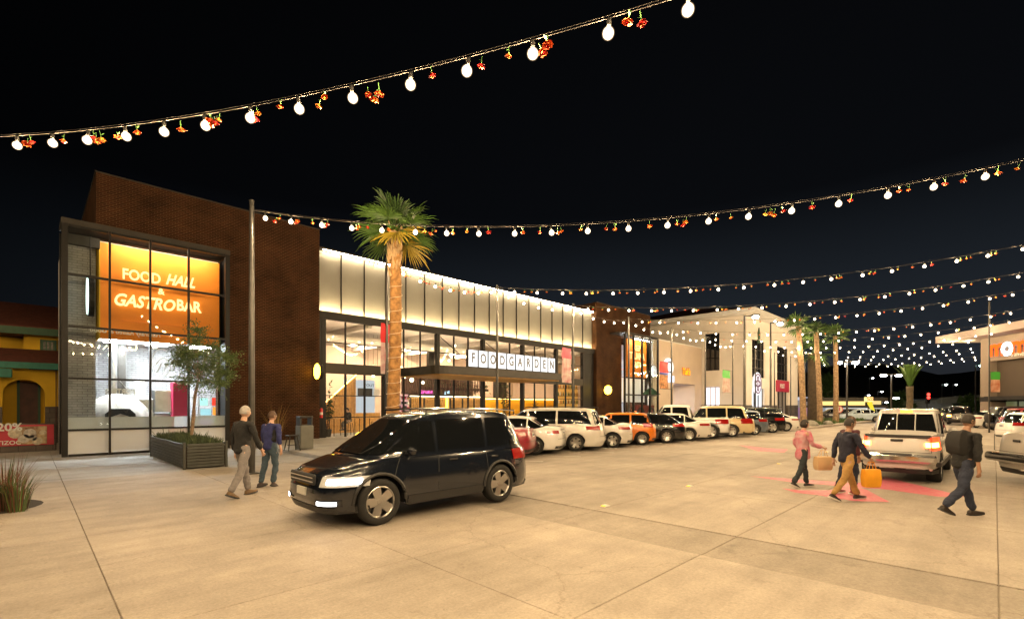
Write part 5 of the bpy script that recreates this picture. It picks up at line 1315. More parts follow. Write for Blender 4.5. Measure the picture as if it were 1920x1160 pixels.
def from_three(p0, p1, p2, ta, tb):
    """parabola through three points of one vertical plane -> end points at the parameters ta, tb (0 at p0, 1 at p2) and the sag"""
    pl = p2-p0; L2 = pl.x**2+pl.y**2
    tm = ((p1-p0).x*pl.x+(p1-p0).y*pl.y)/L2
    # z = z0 + b t + c t^2
    z0 = p0.z; S = p2.z-z0; c = ((p1.z-z0)-S*tm)/(tm*tm-tm); b = S-c
    zf = lambda t: z0+b*t+c*t*t
    A = Vector((p0.x+pl.x*ta, p0.y+pl.y*ta, zf(ta))); B = Vector((p0.x+pl.x*tb, p0.y+pl.y*tb, zf(tb)))
    return A, B, c*(tb-ta)**2/4
def on_plan(px, py, p0, p2):                                # point of the vertical plane through p0 and p2 that shows at a photo point
    d = W(px, py, 1)-Vector((0, 0, EYE)); n = Vector((p2.y-p0.y, p0.x-p2.x, 0)); t = (p0.x*n.x+p0.y*n.y)/(d.x*n.x+d.y*n.y)
    return W(px, py, t)
UPB = Vector((0, 0, .09))
# first string, over the near lot
a, b = W(35, 265, 7.9), W(1285, 8, 4.95); m_ = on_plan(642, 178, a, b)
A, B, sg_ = from_three(a+UPB, m_+UPB, b+UPB, -.35, 1.9)
t0 = (.35)/2.25; dt = (1/13.0)/2.25
festoon(A, B, sg_, 26, t0-3*dt, t0+22*dt, 'nearest string of lit bulbs crossing overhead from the left edge to the top', 40, 'nearest string', seed=1)
# second string, from the nearest pole
a, b = W(495, 404, 12.8), W(1848, 325, 9.4); m_ = on_plan(1079, 429, a, b)
A, B, sg_ = from_three(a+UPB, m_+UPB, b+UPB, -.02, 1.45)
t0 = .02/1.47; dt = (1/19.0)/1.47
festoon(A, B, sg_, 28, t0, t0+27*dt, 'string of lit bulbs from the nearest pole past the palm crown to the right edge', 46, 'palm crown string', seed=2)
# third string and the ones parallel to it
a, b = W(975, 538, 22.2), W(1885, 468, 18.6); m_ = on_plan(1308, 537, a, b)
A3, B3, s3 = from_three(a+UPB, m_+UPB, b+UPB, -.05, 1.30)
A3 = Vector((poles[0].x, poles[0].y-.06, HP-.1))
names = ['from the pole before the FOODGARDEN sign', 'from the pole with the pink banner', 'from the pole by the far brick tower', 'from the pole with the red food banner', 'from the fifth pole along the sidewalk', 'from the pole with the green banner', 'from the pole past the white building corner', 'from the pole among the palm trunks', 'from the thin pole beyond the palms', 'second past the palms', 'third past the palms', 'fourth past the palms', 'fifth past the palms', 'farthest of all']
cross = []
for n in range(11):
    off = Vector((5.7*n, 0, 0)); jit = random.Random(n+40)
    Bn = B3+off+Vector((0, 0, jit.uniform(-.15, .15))); 
    cross.append((A3+off, Bn))
    festoon(A3+off, Bn, s3*jit.uniform(.9, 1.12) if n else s3, 23 if n < 6 else 21, .03, .97, 'string of lit bulbs across the lot ' + names[n], ((40, 36, 28, 18, 10)+(0,)*9)[n], STR[n], seed=10+n, dbl=n < 4)
festoon((pm1.x, pm1.y-.06, HP-.1), (poles[0].x-.05, poles[0].y-.06, HP-.12), .42, 7, .12, .93, 'short string of lit bulbs before the fascia between two poles', 16, 'short fascia string', seed=30)
for n in range(0, 5):
    festoon(poles[n]-Vector((0, .06, .12)), poles[n+1]-Vector((0, .06, .12)), .35, 5, .12, .88, 'short string of lit bulbs along the sidewalk ' + names[n], 0, None, seed=50+n, dbl=False)
# right-hand poles
for n in range(11):
    bx = cross[n][1]
    if n >= 6: pole(bx.x, bx.y, bx.z+.1, 'right side steel pole, %s of the far row' % ('nearest', 'second', 'third', 'fourth', 'fifth', 'sixth', 'seventh', 'last')[n-6], .055, 0)
# strings over the plaza on the left, beyond the frame
festoon((-14, 9, 7.2), (-2.6, 31, 7.4), .9, 16, .03, .97, 'string of lit bulbs over the plaza beyond the left edge', 0, None, seed=82)
# two strings go on behind the viewpoint
festoon((-5.5, 7.4, 7.3), (8.5, -6.5, 7.3), .7, 20, .25, .97, 'string of lit bulbs passing right over the viewpoint', 0, None, seed=84)
festoon((-9, 9.0, 7.2), (7, -14, 7.2), 1.0, 24, .03, .97, 'string of lit bulbs crossing behind the viewpoint', 0, None, seed=80)

# ------------------------------------------------------------------ pole banners
def banner(px0, px1, py0, py1, v, px_pole, label, bands):
    p0, p1 = Vp(px0, py0, v), Vp(px1, py1, v); t = thing('pole_banner', label, 'banner', (p0.x, v, p1.z), group='banners on the light poles')
    w, h = p1.x-p0.x, p0.z-p1.z
    ms = [q[2] for q in bands]; mb = MB()
    for i, (f0, f1, _) in enumerate(bands):
        rows = [[(w*k/4, .03*math.sin(k*1.3+j), h*lerp(f0, f1, j/4)) for k in range(5)] for j in range(5)]
        mb.grid(rows, mi=i)
    mb.build('cloth', ms, t, True)
    px_ = Vp(px_pole, py0, v).x-p0.x
    for z in (0, h): MB().tube((min(0, px_), 0, z), (max(w, px_), 0, z), .018, n=6).build('bracket', M['galv'], t)
    return t
redb = mat('red_banner_print', (.60, .02, .03), .6); foodb = mat('food_banner_print', (.10, .06, .02), .6, c2=(.5, .2, .06), scale=5, var=.3); whiteb = mat('white_banner_print', (.62, .58, .56), .6, c2=(.35, .12, .14), scale=3.5, var=.15)
greenb = mat('green_banner_print', (.06, .38, .05), .6); peopleb = mat('people_banner_print', (.65, .58, .55), .6, c2=(.30, .16, .13), scale=3, var=.2); pinkb = mat('pink_banner_print', (.62, .10, .16), .6); blueb = mat('blue_band_print', (.05, .08, .4), .6)
orangeb = mat('orange_banner_print', (.6, .15, .05), .6, c2=(.6, .4, .3), scale=3, var=.2)
YP = q0.y
banner(714, 733, 605, 702, YP, 736, 'red and white banner half hidden behind the big palm trunk', [(0, .62, whiteb), (.62, 1, redb)])
banner(1054, 1071, 651, 718, YP, 1076, 'pink and white banner at the right end of the canopy', [(0, .7, whiteb), (.7, 1, pinkb)])
banner(1237, 1253, 677, 729, YP, 1258, 'red topped food banner before the cream shop wing', [(0, .52, foodb), (.52, .6, blueb), (.6, 1, redb)])
banner(1355, 1369, 693, 736, YP, 1372, 'green topped banner of people in white by the white corner building', [(0, .65, peopleb), (.65, 1, greenb)])
b_ = cross[3][1]
p = W(1858, 697, (b_.x+b_.y)*S2-1)
t = banner(1858, 1874, 697, 735, Vp(1866, 700, 1).y, 1856, 'green and orange banner before the right restaurant', [(0, .6, orangeb), (.6, 1, greenb)]) if False else None
d_ = 33.0
c0, c1 = W(1858, 735, d_), W(1875, 697, d_)
t = thing('pole_banner', 'green and orange banner before the right restaurant', 'banner', (c0.x, c0.y, c0.z), R(-45), group='banners on the light poles')
w_, h_ = (c1-c0).xy.length, c1.z-c0.z
mb = MB(); mb.grid([[(w_*k/3, .02*math.sin(k+j), h_*.62*j/4) for k in range(4)] for j in range(5)], 0); mb.grid([[(w_*k/3, .02*math.sin(k+j), h_*(.62+.38*j/3)) for k in range(4)] for j in range(4)], 1)
mb.build('cloth', [orangeb, greenb], t, True)
MB().tube((-.12, 0, -c0.z), (-.12, 0, 6.2), .05, n=8).build('post', M['galv'], t)
for z in (0, h_): MB().tube((-.12, 0, z), (w_, 0, z), .015, n=5).build('bracket', M['galv'], t)

# ------------------------------------------------------------------ palms
trunkm = mat('palm_trunk_bark', (.22, .105, .032), .9, c2=(.32, .17, .06), var=.3, scale=7, bump=.8, bscale=14)
trunkf = mat('pale_palm_bark', (.20, .13, .075), .9, c2=(.28, .19, .11), var=.3, scale=6, bump=.6)
bootm = mat('palm_leaf_bases', (.34, .23, .12), .9, var=.35, scale=6)
frond_g = mat('green_fan_frond', (.055, .115, .018), .5, var=.3, scale=1.5); frond_y = mat('yellowing_fan_frond', (.30, .22, .02), .6, var=.3, scale=2)
frond_g2 = mat('dark_green_fan_frond', (.035, .075, .018), .5, var=.3, scale=2)
def fan_frond(rr, length, el, fold=.35, nseg=24, R_=1.0):
    """One fan leaf in the x-z plane: petiole along +x raised by el, then a pleated fan."""
    mb = MB(); pet = length
    end = Vector((pet*math.cos(el), 0, pet*math.sin(el)))
    mid = Vector((pet*.5*math.cos(el+.15), 0, pet*.5*math.sin(el+.15)))
    mb.path([(0, 0, 0), mid, end], [.022, .016, .012], 5)
    d = Vector((math.cos(el-.1), 0, math.sin(el-.1))); sidev = Vector((0, 1, 0)); nrm = d.cross(sidev)
    for i in range(nseg):
        a = lerp(-1.75, 1.75, i/(nseg-1)); r = R_*(.78+.22*math.cos(a))*rr.uniform(.80, 1.08)
        droop = rr.uniform(.08, .42)
        if rr.random() < .06: continue
        def q(f, da, up=0):
            aa = a+da; v = d*math.cos(aa)+sidev*math.sin(aa)
            p = end + v*(r*f) + nrm*up - nrm*(0) 
            p = p + Vector((0, 0, -droop*r*max(0, f-.55)**2*3.2)) + nrm*(fold*.25*r*f*abs(math.sin(aa)))
            return p
        w = 1.75*2/(nseg-1)*rr.uniform(.36, .5)
        mb.add([q(.05, 0), q(.5, -w), q(.5, 0, .025), q(.5, w), q(.78, -w*.55), q(.78, 0, .015), q(.78, w*.55), q(1.0, 0)],
               [(0, 1, 2), (0, 2, 3), (1, 4, 5, 2), (2, 5, 6, 3), (4, 7, 5), (5, 7, 6)])
    return mb
def fan_palm(base, top, r0, r1, label, nf=34, R_=.95, seed=1, big=False, group=None, pet=.75, cut=-1.0, sc=1.0, skirt=0, yellow=()):
    rr = random.Random(seed); base = Vector(base); top = Vector(top)
    t = thing('fan_palm', label, 'palm tree', base, group=group)
    v = top-base; N = 40 if big else 14; rings = []
    for i in range(N+1):
        f = i/N; bend = math.sin(f*math.pi)*.06*(1 if big else .5)
        c = v*f+Vector((bend, -bend, 0)); r = lerp(r0, r1, f**.8)*(1+.18*math.exp(-f*18))*(1+(.035 if i % 2 else -.02)*(1 if big else .5))
        n = 18 if big else 10
        rings.append([c+Vector((r*(1+rr.uniform(-.03, .03))*math.cos(2*math.pi*k/n), r*(1+rr.uniform(-.03, .03))*math.sin(2*math.pi*k/n), 0)) for k in range(n)])
    MB().loft(rings, True, True).build('trunk', trunkm if big else trunkf, t, True, 50)
    if big:                                                # cut leaf bases under the crown
        mb = MB()
        for i in range(150):
            f = rr.uniform(.80, .995); a = rr.uniform(0, 6.28); c = v*f; r = lerp(r0, r1, f**.8)
            d = Vector((math.cos(a), math.sin(a), 0)); s = Vector((-d.y, d.x, 0)); L = rr.uniform(.10, .22)*(1+.5*(f-.8)/.2); w = rr.uniform(.03, .06)
            p = c+d*(r-.02)
            mb.add([p-s*w, p+s*w, p+d*L*.45+Vector((0, 0, L))+s*w*.4, p+d*L*.45+Vector((0, 0, L))-s*w*.4, p+d*.04+Vector((0, 0, -.05))], [(0, 1, 2, 3), (0, 4, 1), (1, 4, 2), (0, 3, 4), (2, 4, 3)])
        o = mb.build('leaf_bases', bootm, t); o['kind'] = 'stuff'
    for i in range(nf):
        f = i/nf; az_ = i*2.39996+rr.uniform(-.2, .2); el = lerp(1.45, cut, f**.9)+rr.uniform(-.12, .12)
        m = frond_y if (big and f > .82 and rr.random() < .8) else (frond_g if rr.random() < .75 else frond_g2)
        o = fan_frond(rr, pet*rr.uniform(.85, 1.15)*(1 if f > .15 else .8), el, R_=R_*rr.uniform(.88, 1.1), nseg=26 if big else 12).build('frond', m, t)
        o.location = v+Vector((0, 0, rr.uniform(-.25, .1)*R_)); o.rotation_euler = (rr.uniform(-.35, .35), 0, az_)
    return t
dP = 15.2
pb_, pt2 = W(731, 760+EYE*F/dP, dP), W(741, 432, dP)
fan_palm((pb_.x, pb_.y, .0), pt2, .215, .165, 'tall fan palm with a light wrapped trunk in front of the lit fascia', 22, .98, 3, True, None, .50, -.62)
# the palm's wrapped light cord
PW = thing('wrapped_cord', 'thin pale cord light wound round the trunk of the tall fan palm', 'cord light', (pb_.x, pb_.y, 0))
v = pt2-pb_; pts = []
rr = random.Random(5)
for i in range(420):
    f = .12+.66*i/419; a = i/419*2*math.pi*13; r = lerp(.215, .165, f**.8)*(1+.18*math.exp(-f*18))*1.04+.016; bend = math.sin(f*math.pi)*.06
    pts.append((v.x*f+bend+r*math.cos(a), v.y*f-bend+r*math.sin(a), v.z*f+.06*math.sin(a)+.03*math.sin(i*.07)))
MB().path(pts, .007, 5).build('cord', mat('pale_cord', (.6, .48, .33), .5, emit=(1, .85, .6), es=.1), PW)
PGp = 'palms by the landscaped island'
for (bx, by_, tx, ty_, w, nm, sd) in ((1507, 800, 1497, 612, .20, 'leaning fan palm nearest to the white corner building', 11), (1538, 797, 1530, 622, .19, 'fan palm second from the white corner building', 12), (1567, 795, 1566, 630, .19, 'fan palm farthest from the white corner building', 13)):
    d = 905*1.85/(by_-760)*1.0; b0_ = W(bx, by_, d); fan_palm((b0_.x, b0_.y, 0), W(tx, ty_, d), w*1.3, w, nm, 18, .95, sd, False, PGp, .6, -.5)
# dark thick trunk behind them and the feather palm beyond the silver pickup
b0_ = W(1526, 796, 48); t = thing('dark_palm', 'thick dark palm trunk standing behind the thinner palms', 'palm tree', (b0_.x, b0_.y, 0))
MB().path([(0, 0, 0), (.05, 0, 2.5), (0, .05, 7.0)], [.62, .55, .5], 14).build('trunk', mat('dark_bark', (.05, .035, .02), .9, var=.3), t, True)
rr = random.Random(4)
for i in range(16):
    o = fan_frond(rr, .9, lerp(1.2, -.9, i/16), R_=1.2, nseg=12).build('frond', frond_g2, t); o.location = (0, 0, 7); o.rotation_euler = (0, 0, i*2.4)
b0_ = W(1706, 792, 52); ft = thing('feather_palm', 'feather palm with a rough thick trunk and upright fronds beyond the silver pickup', 'palm tree', (b0_.x, b0_.y, 0))
MB().path([(0, 0, 0), (0, .05, 1.2), (.05, 0, 2.6), (-.15, 0, 3.9)], [.40, .31, .29, .33], 14).build('trunk', mat('rough_palm_bark', (.10, .075, .045), .9, var=.4, scale=3, bump=1.0), ft, True)
for i in range(22):
    mb = MB(); el = lerp(1.52, 1.12, i/22); L = 3.2; prev = None; pts = []
    for k in range(9):
        f = k/8; pts.append(Vector((L*f*math.cos(el), 0, L*f*math.sin(el)-.9*f*f)))
    mb.path(pts, [.04*(1-k/9)+.008 for k in range(9)], 5)
    for k in range(1, 9):
        for q in range(3):
            p = pts[k-1].lerp(pts[k], q/3); d = (pts[k]-pts[k-1]).normalized()
            for sg in (1, -1):
                e_ = p+d*.32+Vector((0, sg*.26, -.05)); mb.add([p-d*.03, e_, p+d*.06], [(0, 1, 2)])
    o = mb.build('frond', frond_g, ft); o.location = (-.15, 0, 3.9); o.rotation_euler = (0, 0, i*2.4)

# ------------------------------------------------------------------ olive tree in its slatted planter
pl0 = Vp(284, 848, G(345, 880).y)
pc = G(345, 880)                                          # near corner of the planter
PL = thing('slatted_planter', 'dark green grey slatted planter box at the corner of the glass box', 'planter', (pc.x, pc.y, 0), R(0))
# edges: one face runs along +x (to the right), one along +y (to the left, away)
lx_ = Vp(425, 870, pc.y).x-pc.x; ly_ = Up(283, 850, pc.x).y-pc.y
PH = (905*EYE and W(345, 830, (pc.x+pc.y)*S2).z)
ns = 8
for i in range(ns):
    z0 = .04+(PH-.06)*i/ns; z1 = .04+(PH-.06)*(i+1)/ns-.018
    MB().bbox(.07, -.02, z0, lx_-.07, .012, z1, .006).build('slat', M['planter'], PL)
    MB().bbox(-.02, .07, z0, .012, ly_-.07, z1, .006).build('slat', M['planter'], PL)
    MB().bbox(.07, ly_-.012, z0, lx_-.07, ly_+.02, z1, .006).build('slat', M['planter'], PL)
    MB().bbox(lx_-.012, .07, z0, lx_+.02, ly_-.07, z1, .006).build('slat', M['planter'], PL)
for x in (-.025, lx_-.04):
    for y in (-.025, ly_-.04): MB().bbox(x, y, 0, x+.065, y+.065, PH+.01, .008).build('post', M['planter'], PL)
MB().box(.02, .02, .03, lx_-.02, ly_-.02, PH-.12).build('soil', M['soil'], PL)
OT = thing('olive_tree', 'slender olive tree with an airy grey green crown growing from the slatted planter', 'tree', (pc.x+lx_*.45, pc.y+ly_*.5, PH-.13))
dO = (OT.location.x+OT.location.y)*S2
def orel(px, py, dd=0): return W(px, py, dO+dd)-OT.location
rr = random.Random(21)
mb = MB(); tp = orel(362, 790); 
mb.path([orel(359, 815), orel(362, 780), orel(366, 745), orel(372, 715), orel(374, 690)], [.05, .042, .038, .035, .025], 9)
mb.path([orel(361, 812), orel(365, 775), orel(364, 740), orel(371, 712)], [.03, .028, .024, .02], 7)
cents = []
for (px, py) in ((345, 655), (368, 640), (395, 650), (335, 680), (360, 690), (390, 690), (415, 665), (408, 700), (430, 672), (352, 712), (385, 718), (370, 618), (410, 722), (340, 668), (378, 665), (425, 700), (400, 675), (355, 670)):
    c = orel(px, py, rr.uniform(-.7, .7)); cents.append(c)
    mb.path([orel(373, 708), orel(373, 708).lerp(c, .5)+Vector((rr.uniform(-.1, .1), rr.uniform(-.1, .1), .06)), c], [.018, .011, .005], 5)
mb.build('trunk', mat('olive_bark', (.22, .15, .10), .9, var=.3, scale=10, bump=.5), OT, True)
mb = MB()
for c in cents:
    for _ in range(60):                                    # twigs with narrow leaves
        d = Vector((rr.gauss(0, 1), rr.gauss(0, 1), rr.gauss(.1, .8))).normalized(); L = rr.uniform(.18, .46); p0 = c+d*rr.uniform(0, .12)
        for k in range(9):
            p = p0+d*(L*k/8)+Vector((0, 0, -.05*(k/8)**2)); a = Vector((rr.gauss(0, 1), rr.gauss(0, 1), rr.gauss(0, 1))).normalized(); l = (d*.5+a*.8).normalized()*rr.uniform(.06, .10)
            s = l.cross(Vector((rr.gauss(0, 1), rr.gauss(0, 1), rr.gauss(0, 1)))).normalized()*.016
            mb.add([p, p+l*.5+s, p+l, p+l*.5-s], [(0, 1, 2, 3)], rr.randrange(2))
mb.build('crown', [mat('olive_leaf', (.045, .085, .016), .5, var=.2), mat('olive_leaf_pale', (.085, .125, .035), .5, var=.2)], OT)
def grass_clump(nm, label, c, n, h, spread, mats, seed, w=.012, lean=.35, kind=None, cat='plant'):
    rr = random.Random(seed); t = thing(nm, label, cat, c); mb = MB()
    for i in range(n):
        a = rr.uniform(0, 6.28); r = spread*math.sqrt(rr.random())*.5; hh = h*rr.uniform(.5, 1.1); le = lean*rr.uniform(.1, 1)
        b = Vector((r*math.cos(a), r*math.sin(a), 0)); d = Vector((math.cos(a), math.sin(a), 0)); s = Vector((-d.y, d.x, 0))*w
        m1 = b+d*(hh*le*.35)+Vector((0, 0, hh*.55)); tp = b+d*(hh*le*1.1)+Vector((0, 0, hh*(1-.25*le)))
        mb.add([b-s, b+s, m1+s*.8, m1-s*.8, tp], [(0, 1, 2, 3), (3, 2, 4)], rr.randrange(len(mats)))
    mb.build('blades', mats, t); return t
lav = [mat('lavender_leaf', (.07, .095, .04), .7, var=.3), mat('lavender_leaf_dark', (.04, .06, .03), .7, var=.3)]
rr = random.Random(31); lt = thing('lavender_bed', 'low lavender and herb bed filling the slatted planter', 'plants', (pc.x+.1, pc.y+.1, PH-.13)); mb = MB()
for i in range(2600):
    b = Vector((rr.uniform(.0, lx_-.2), rr.uniform(0, ly_-.2), 0)); h = rr.uniform(.12, .30)*(1.7 if rr.random() < .03 else 1); d = Vector((rr.gauss(0, .35), rr.gauss(0, .35), 1)).normalized()*h; s = d.cross(Vector((rr.random(), rr.random(), 0))).normalized()*.010
    mb.add([b-s, b+s, b+d*.7+s, b+d, b+d*.7-s], [(0, 1, 2, 3, 4)], rr.randrange(2))
mb.build('foliage', lav, lt)['kind'] = 'stuff'
ggs = [mat('ornamental_grass', (.055, .085, .022), .7, var=.3), mat('reddish_grass', (.13, .05, .025), .7, var=.3), mat('pale_grass_green', (.10, .14, .035), .7, var=.3)]
grass_clump('grass_tuft', 'reddish brown ornamental grass tuft cut by the left edge', G(8, 955), 170, 1.02, .42, [ggs[1], ggs[0], ggs[1]], 41, .008, .42)
grass_clump('grass_tuft', 'smaller green ornamental grass tuft beside the reddish tuft', G(31, 958), 110, .78, .30, [ggs[0], ggs[2], ggs[1]], 42, .008, .5)
sb = G(-20, 955); o = MB().lathe([(.001, .02), (.5, .015), (1.0, .0)], 24, (sb.x-.3, sb.y+.25, 0)).build('planting_soil', M['soil']); tag(o, kind='structure')
bp_ = G(520, 850)
gt = grass_clump('twig_plant', 'bare yellowish twiggy plant in front of the brick tower', (Vp(518, 790, 24.6).x, 24.6, 0), 60, 2.1, .4, [mat('dry_twig', (.30, .20, .06), .8, var=.2)], 44, .012, .45)
# bin, stool, glass crate
TC = thing('litter_bin', 'grey litter bin with a black raised frame beside the brick tower', 'bin', (Vp(571, 850, 19.4).x, 19.4, .12))
sw = .26
MB().bbox(-sw, -sw, .03, sw, sw, .95, .03).build('body', mat('bin_grey', (.12, .12, .105), .6, var=.1), TC)
for x in (-sw+.04, sw-.04): MB().box(x-.03, -.2, .95, x+.03, .2, 1.24).build('frame_post', M['plastic'], TC)
MB().bbox(-sw, -.22, 1.24, sw, .22, 1.31, .02).build('hood', M['plastic'], TC); MB().box(-.2, -.2, .951, .2, .2, .97).build('lid', M['plastic'], TC)
ST = thing('metal_stool', 'low dark metal stool left of the litter bin', 'stool', (Vp(548, 850, 19.2).x, 19.2, .12))
MB().bbox(-.2, -.2, .56, .2, .2, .60, .02).build('seat', M['bronze'], ST)
for x in (1, -1):
    for y in (1, -1): MB().tube((x*.22, y*.22, 0), (x*.13, y*.13, .56), .022, n=6).build('leg', M['bronze'], ST)
MB().box(-.18, -.012, .2, .18, .012, .225).build('rung', M['bronze'], ST)
rf = mat('yellow_reflector', (.75, .55, .05), .3, emit=(1, .7, .05), es=.35)
for px, py, lb in ((1135, 948, 'yellow road stud nearest to the viewpoint'), (1293, 911, 'second yellow road stud along the lane joint'), (1461, 869, 'third yellow road stud along the lane joint'), (1550, 847, 'farthest yellow road stud, before the silver pickup')):
    c = G(px, py); t = thing('road_stud', lb, 'road stud', (c.x, c.y, 0), R(0), group='yellow road studs')
    MB().loft([[(-.09, -.06, 0), (.09, -.06, 0), (.09, .06, 0), (-.09, .06, 0)], [(-.05, -.045, .022), (.05, -.045, .022), (.05, .045, .022), (-.05, .045, .022)]], False, True).build('body', mat('stud_white', (.6, .6, .55), .5), t)
    MB().poly([(-.085, -.05, .004), (-.085, .05, .004), (-.055, .042, .021), (-.055, -.042, .021)]).build('reflector', rf, t)

# ------------------------------------------------------------------ far background
isl = MB().prism([(G(x, y).x, G(x, y).y, .0) for x, y in ((1496, 806), (1530, 803), (1640, 790), (1650, 786), (1520, 786), (1490, 795))], (0, 0, .14)).build('landscape_island', M['slab']); tag(isl, kind='structure')
rr = random.Random(61); mb = MB()
pa = [G(x, y) for x, y in ((1502, 803), (1630, 789.5), (1640, 787.5), (1510, 790))]
for i in range(5000):
    u_, w_ = rr.random(), rr.random(); b = pa[0].lerp(pa[1], u_).lerp(pa[3].lerp(pa[2], u_), w_); b.z = .14; h = rr.uniform(.1, .4)
    d = Vector((rr.gauss(0, .4), rr.gauss(0, .4), 1))*h; s = Vector((rr.gauss(0, 1), rr.gauss(0, 1), 0)).normalized()*.06
    mb.add([b-s, b+s, b+d], [(0, 1, 2)])
tag(mb.build('ground_cover', mat('island_ground_cover', (.05, .095, .02), .7, var=.3)), 'low green ground cover on the island under the palms', 'ground cover', kind='stuff')
for (px, py, r, lb) in ((1520, 801, .7, 'round rock at the tip of the palm island'), (1553, 798, .5, 'small rock on the palm island')):
    c = G(px, py); mb = MB().ball((0, 0, .1), (r, r*.8, r*.6), 10, 7); rq = random.Random(px); mb.v = [(x*(1+rq.uniform(-.12, .12)), y*(1+rq.uniform(-.12, .12)), z) for x, y, z in mb.v]
    o = mb.build('rock', mat('grey_rock', (.22, .21, .18), .9, var=.3), None, True); o.location = (c.x, c.y, .1); tag(o, lb, 'rock')
LSH = thing('long_lit_shop', 'long low shop with pale blue walls under a lit yellow fascia in the distance', 'building', W(1590, 790, 66).to_2d().to_3d())
LSH.rotation_euler = (0, 0, R(-45))
def far(px, py, d): p = W(px, py, d)-LSH.location; p.rotate(Euler((0, 0, R(45)))); return p
def fbox(nm, m, xa, xb, ya, yb, d, dep=.3, par=None):
    a, b = far(xa, ya, d), far(xb, yb, d); return MB().box(a.x, a.y, max(b.z, 0), b.x, a.y+dep, a.z).build(nm, m, par or LSH)
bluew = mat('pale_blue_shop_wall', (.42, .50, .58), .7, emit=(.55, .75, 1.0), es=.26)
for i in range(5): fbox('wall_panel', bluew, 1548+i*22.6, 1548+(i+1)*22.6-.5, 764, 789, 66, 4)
fbox('lit_fascia', emat('yellow_fascia_light', (1, .70, .24), 1.4), 1540, 1622, 752, 759.5, 65.8, .4); fbox('lit_fascia', emat('yellow_fascia_light2', (1, .75, .3), 1.0), 1640, 1652, 751, 758, 65.8, .4)
fbox('roof', M['bronze'], 1538, 1665, 745, 752, 66.3, 5); fbox('fascia_base', M['bronze'], 1538, 1665, 759.5, 763.5, 65.9, 4)
fbox('yellow_stripe', emat('yellow_sill_light', (1, .72, .12), .8), 1612, 1624, 773, 776, 65.9, .06); fbox('yellow_stripe', emat('yellow_sill_light3', (1, .72, .12), .8), 1630, 1640, 776, 779, 65.9, .06)
VS = thing('violet_lit_shop', 'small violet lit shop front between the white building and the palms', 'building', W(1515, 790, 70).to_2d().to_3d(), R(-45))
def vbox(nm, m, xa, xb, ya, yb, d, dep=.3):
    o_ = VS.location; 
    def q(px, py): p = W(px, py, d)-o_; p.rotate(Euler((0, 0, R(45)))); return p
    a, b = q(xa, ya), q(xb, yb); return MB().box(a.x, a.y, max(b.z, 0), b.x, a.y+dep, a.z).build(nm, m, VS)
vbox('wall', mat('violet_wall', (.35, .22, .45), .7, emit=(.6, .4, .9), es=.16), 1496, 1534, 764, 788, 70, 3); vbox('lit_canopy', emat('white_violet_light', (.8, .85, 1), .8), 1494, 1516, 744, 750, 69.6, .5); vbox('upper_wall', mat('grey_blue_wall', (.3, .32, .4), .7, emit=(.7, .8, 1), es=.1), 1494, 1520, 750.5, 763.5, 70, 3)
PY = thing('pylon_sign', 'yellow and white lit pylon sign with a slanted yellow arrow', 'sign', W(1632, 790, 62).to_2d().to_3d(), R(-45))
def pq(px, py, d=62): p = W(px, py, d)-PY.location; p.rotate(Euler((0, 0, R(45)))); return p
a, b = pq(1624, 744), pq(1638, 753)
MB().bbox(a.x, a.y, b.z, b.x, a.y+.4, a.z, .05).build('lit_face', emat('yellow_white_sign', (1, .75, .25), 1.8), PY)
text('TACO', .55, ((a.x+b.x)/2, a.y-.02, (a.z+b.z)/2), emat('red_sign_letters', (1, .2, .05), 1.2), PY, world=False, bold=.02, width=.55)
mb = MB(); p0, p1 = pq(1630, 754), pq(1640, 775); MB().path([p0, p1], [.28, .12], 6).build('arrow', emat('yellow_arrow_light', (1, .8, .05), 1.0), PY); a = pq(1632, 755); MB().tube((a.x, a.y+.3, 0), (a.x, a.y+.3, a.z+.2), .12, n=8).build('post', M['galv'], PY)
RSn = thing('speed_sign', 'round white traffic sign with a red mark before the long lit shop', 'sign', W(1573, 790, 50).to_2d().to_3d(), R(-45))
def sq(px, py, d=50): p = W(px, py, d)-RSn.location; p.rotate(Euler((0, 0, R(45)))); return p
c = sq(1573, 767); MB().lathe([(.001, -.02), (.34, -.02), (.34, .02), (.001, .02)], 18, (c.x, c.y-.06, c.z), axis='y').build('disc', M['white'], RSn); MB().lathe([(.30, -.03), (.37, -.03), (.37, .03), (.30, .03)], 18, (c.x, c.y-.06, c.z), axis='y').build('rim', M['red'], RSn); MB().tube((c.x, c.y, 0), (c.x, c.y, c.z+.3), .04, n=6).build('post', M['galv'], RSn)
text('1', .5, (c.x, c.y-.085, c.z), M['red'], RSn, world=False, bold=.02)
def lot_lamp(px, pyt, d, label, heads=2, es=60, hs=.42, colr=(.92, .97, 1.0), cat='street lamp'):
    b = W(px, 790, d); t = thing('lot_lamp', label, cat, (b.x, b.y, 0), R(-45), group='tall lamps of the far lot')
    h = W(px, pyt, d).z
    MB().path([(0, 0, 0), (0, 0, h*.5), (0, 0, h)], [.11, .09, .07], 8).build('pole', M['galv'], t, True)
    MB().box(-.9 if heads == 2 else -.05, -.04, h-.05, .9, .04, h+.04).build('arm', M['galv'], t)
    for sg in ((1, -1) if heads == 2 else (1,)):
        MB().bbox(sg*.9-hs, -.22, h-.02, sg*.9+hs, .22, h+.12, .04).build('lamp_head', M['galv'], t)
        MB().ball((sg*.9, 0, h-.10), (hs*.9, .24, .15), 10, 6).build('lit_lens', emat('cold_lamp_lens', colr, es), t, True)
lot_lamp(1588, 678, 52, 'tall twin head lot lamp right of the palm trunks'); lot_lamp(1671, 702, 58, 'tall twin head lot lamp left of the feather palm')
lot_lamp(1543, 703, 90, 'single bright lamp glowing between the palm trunks', 1, 40, .5)
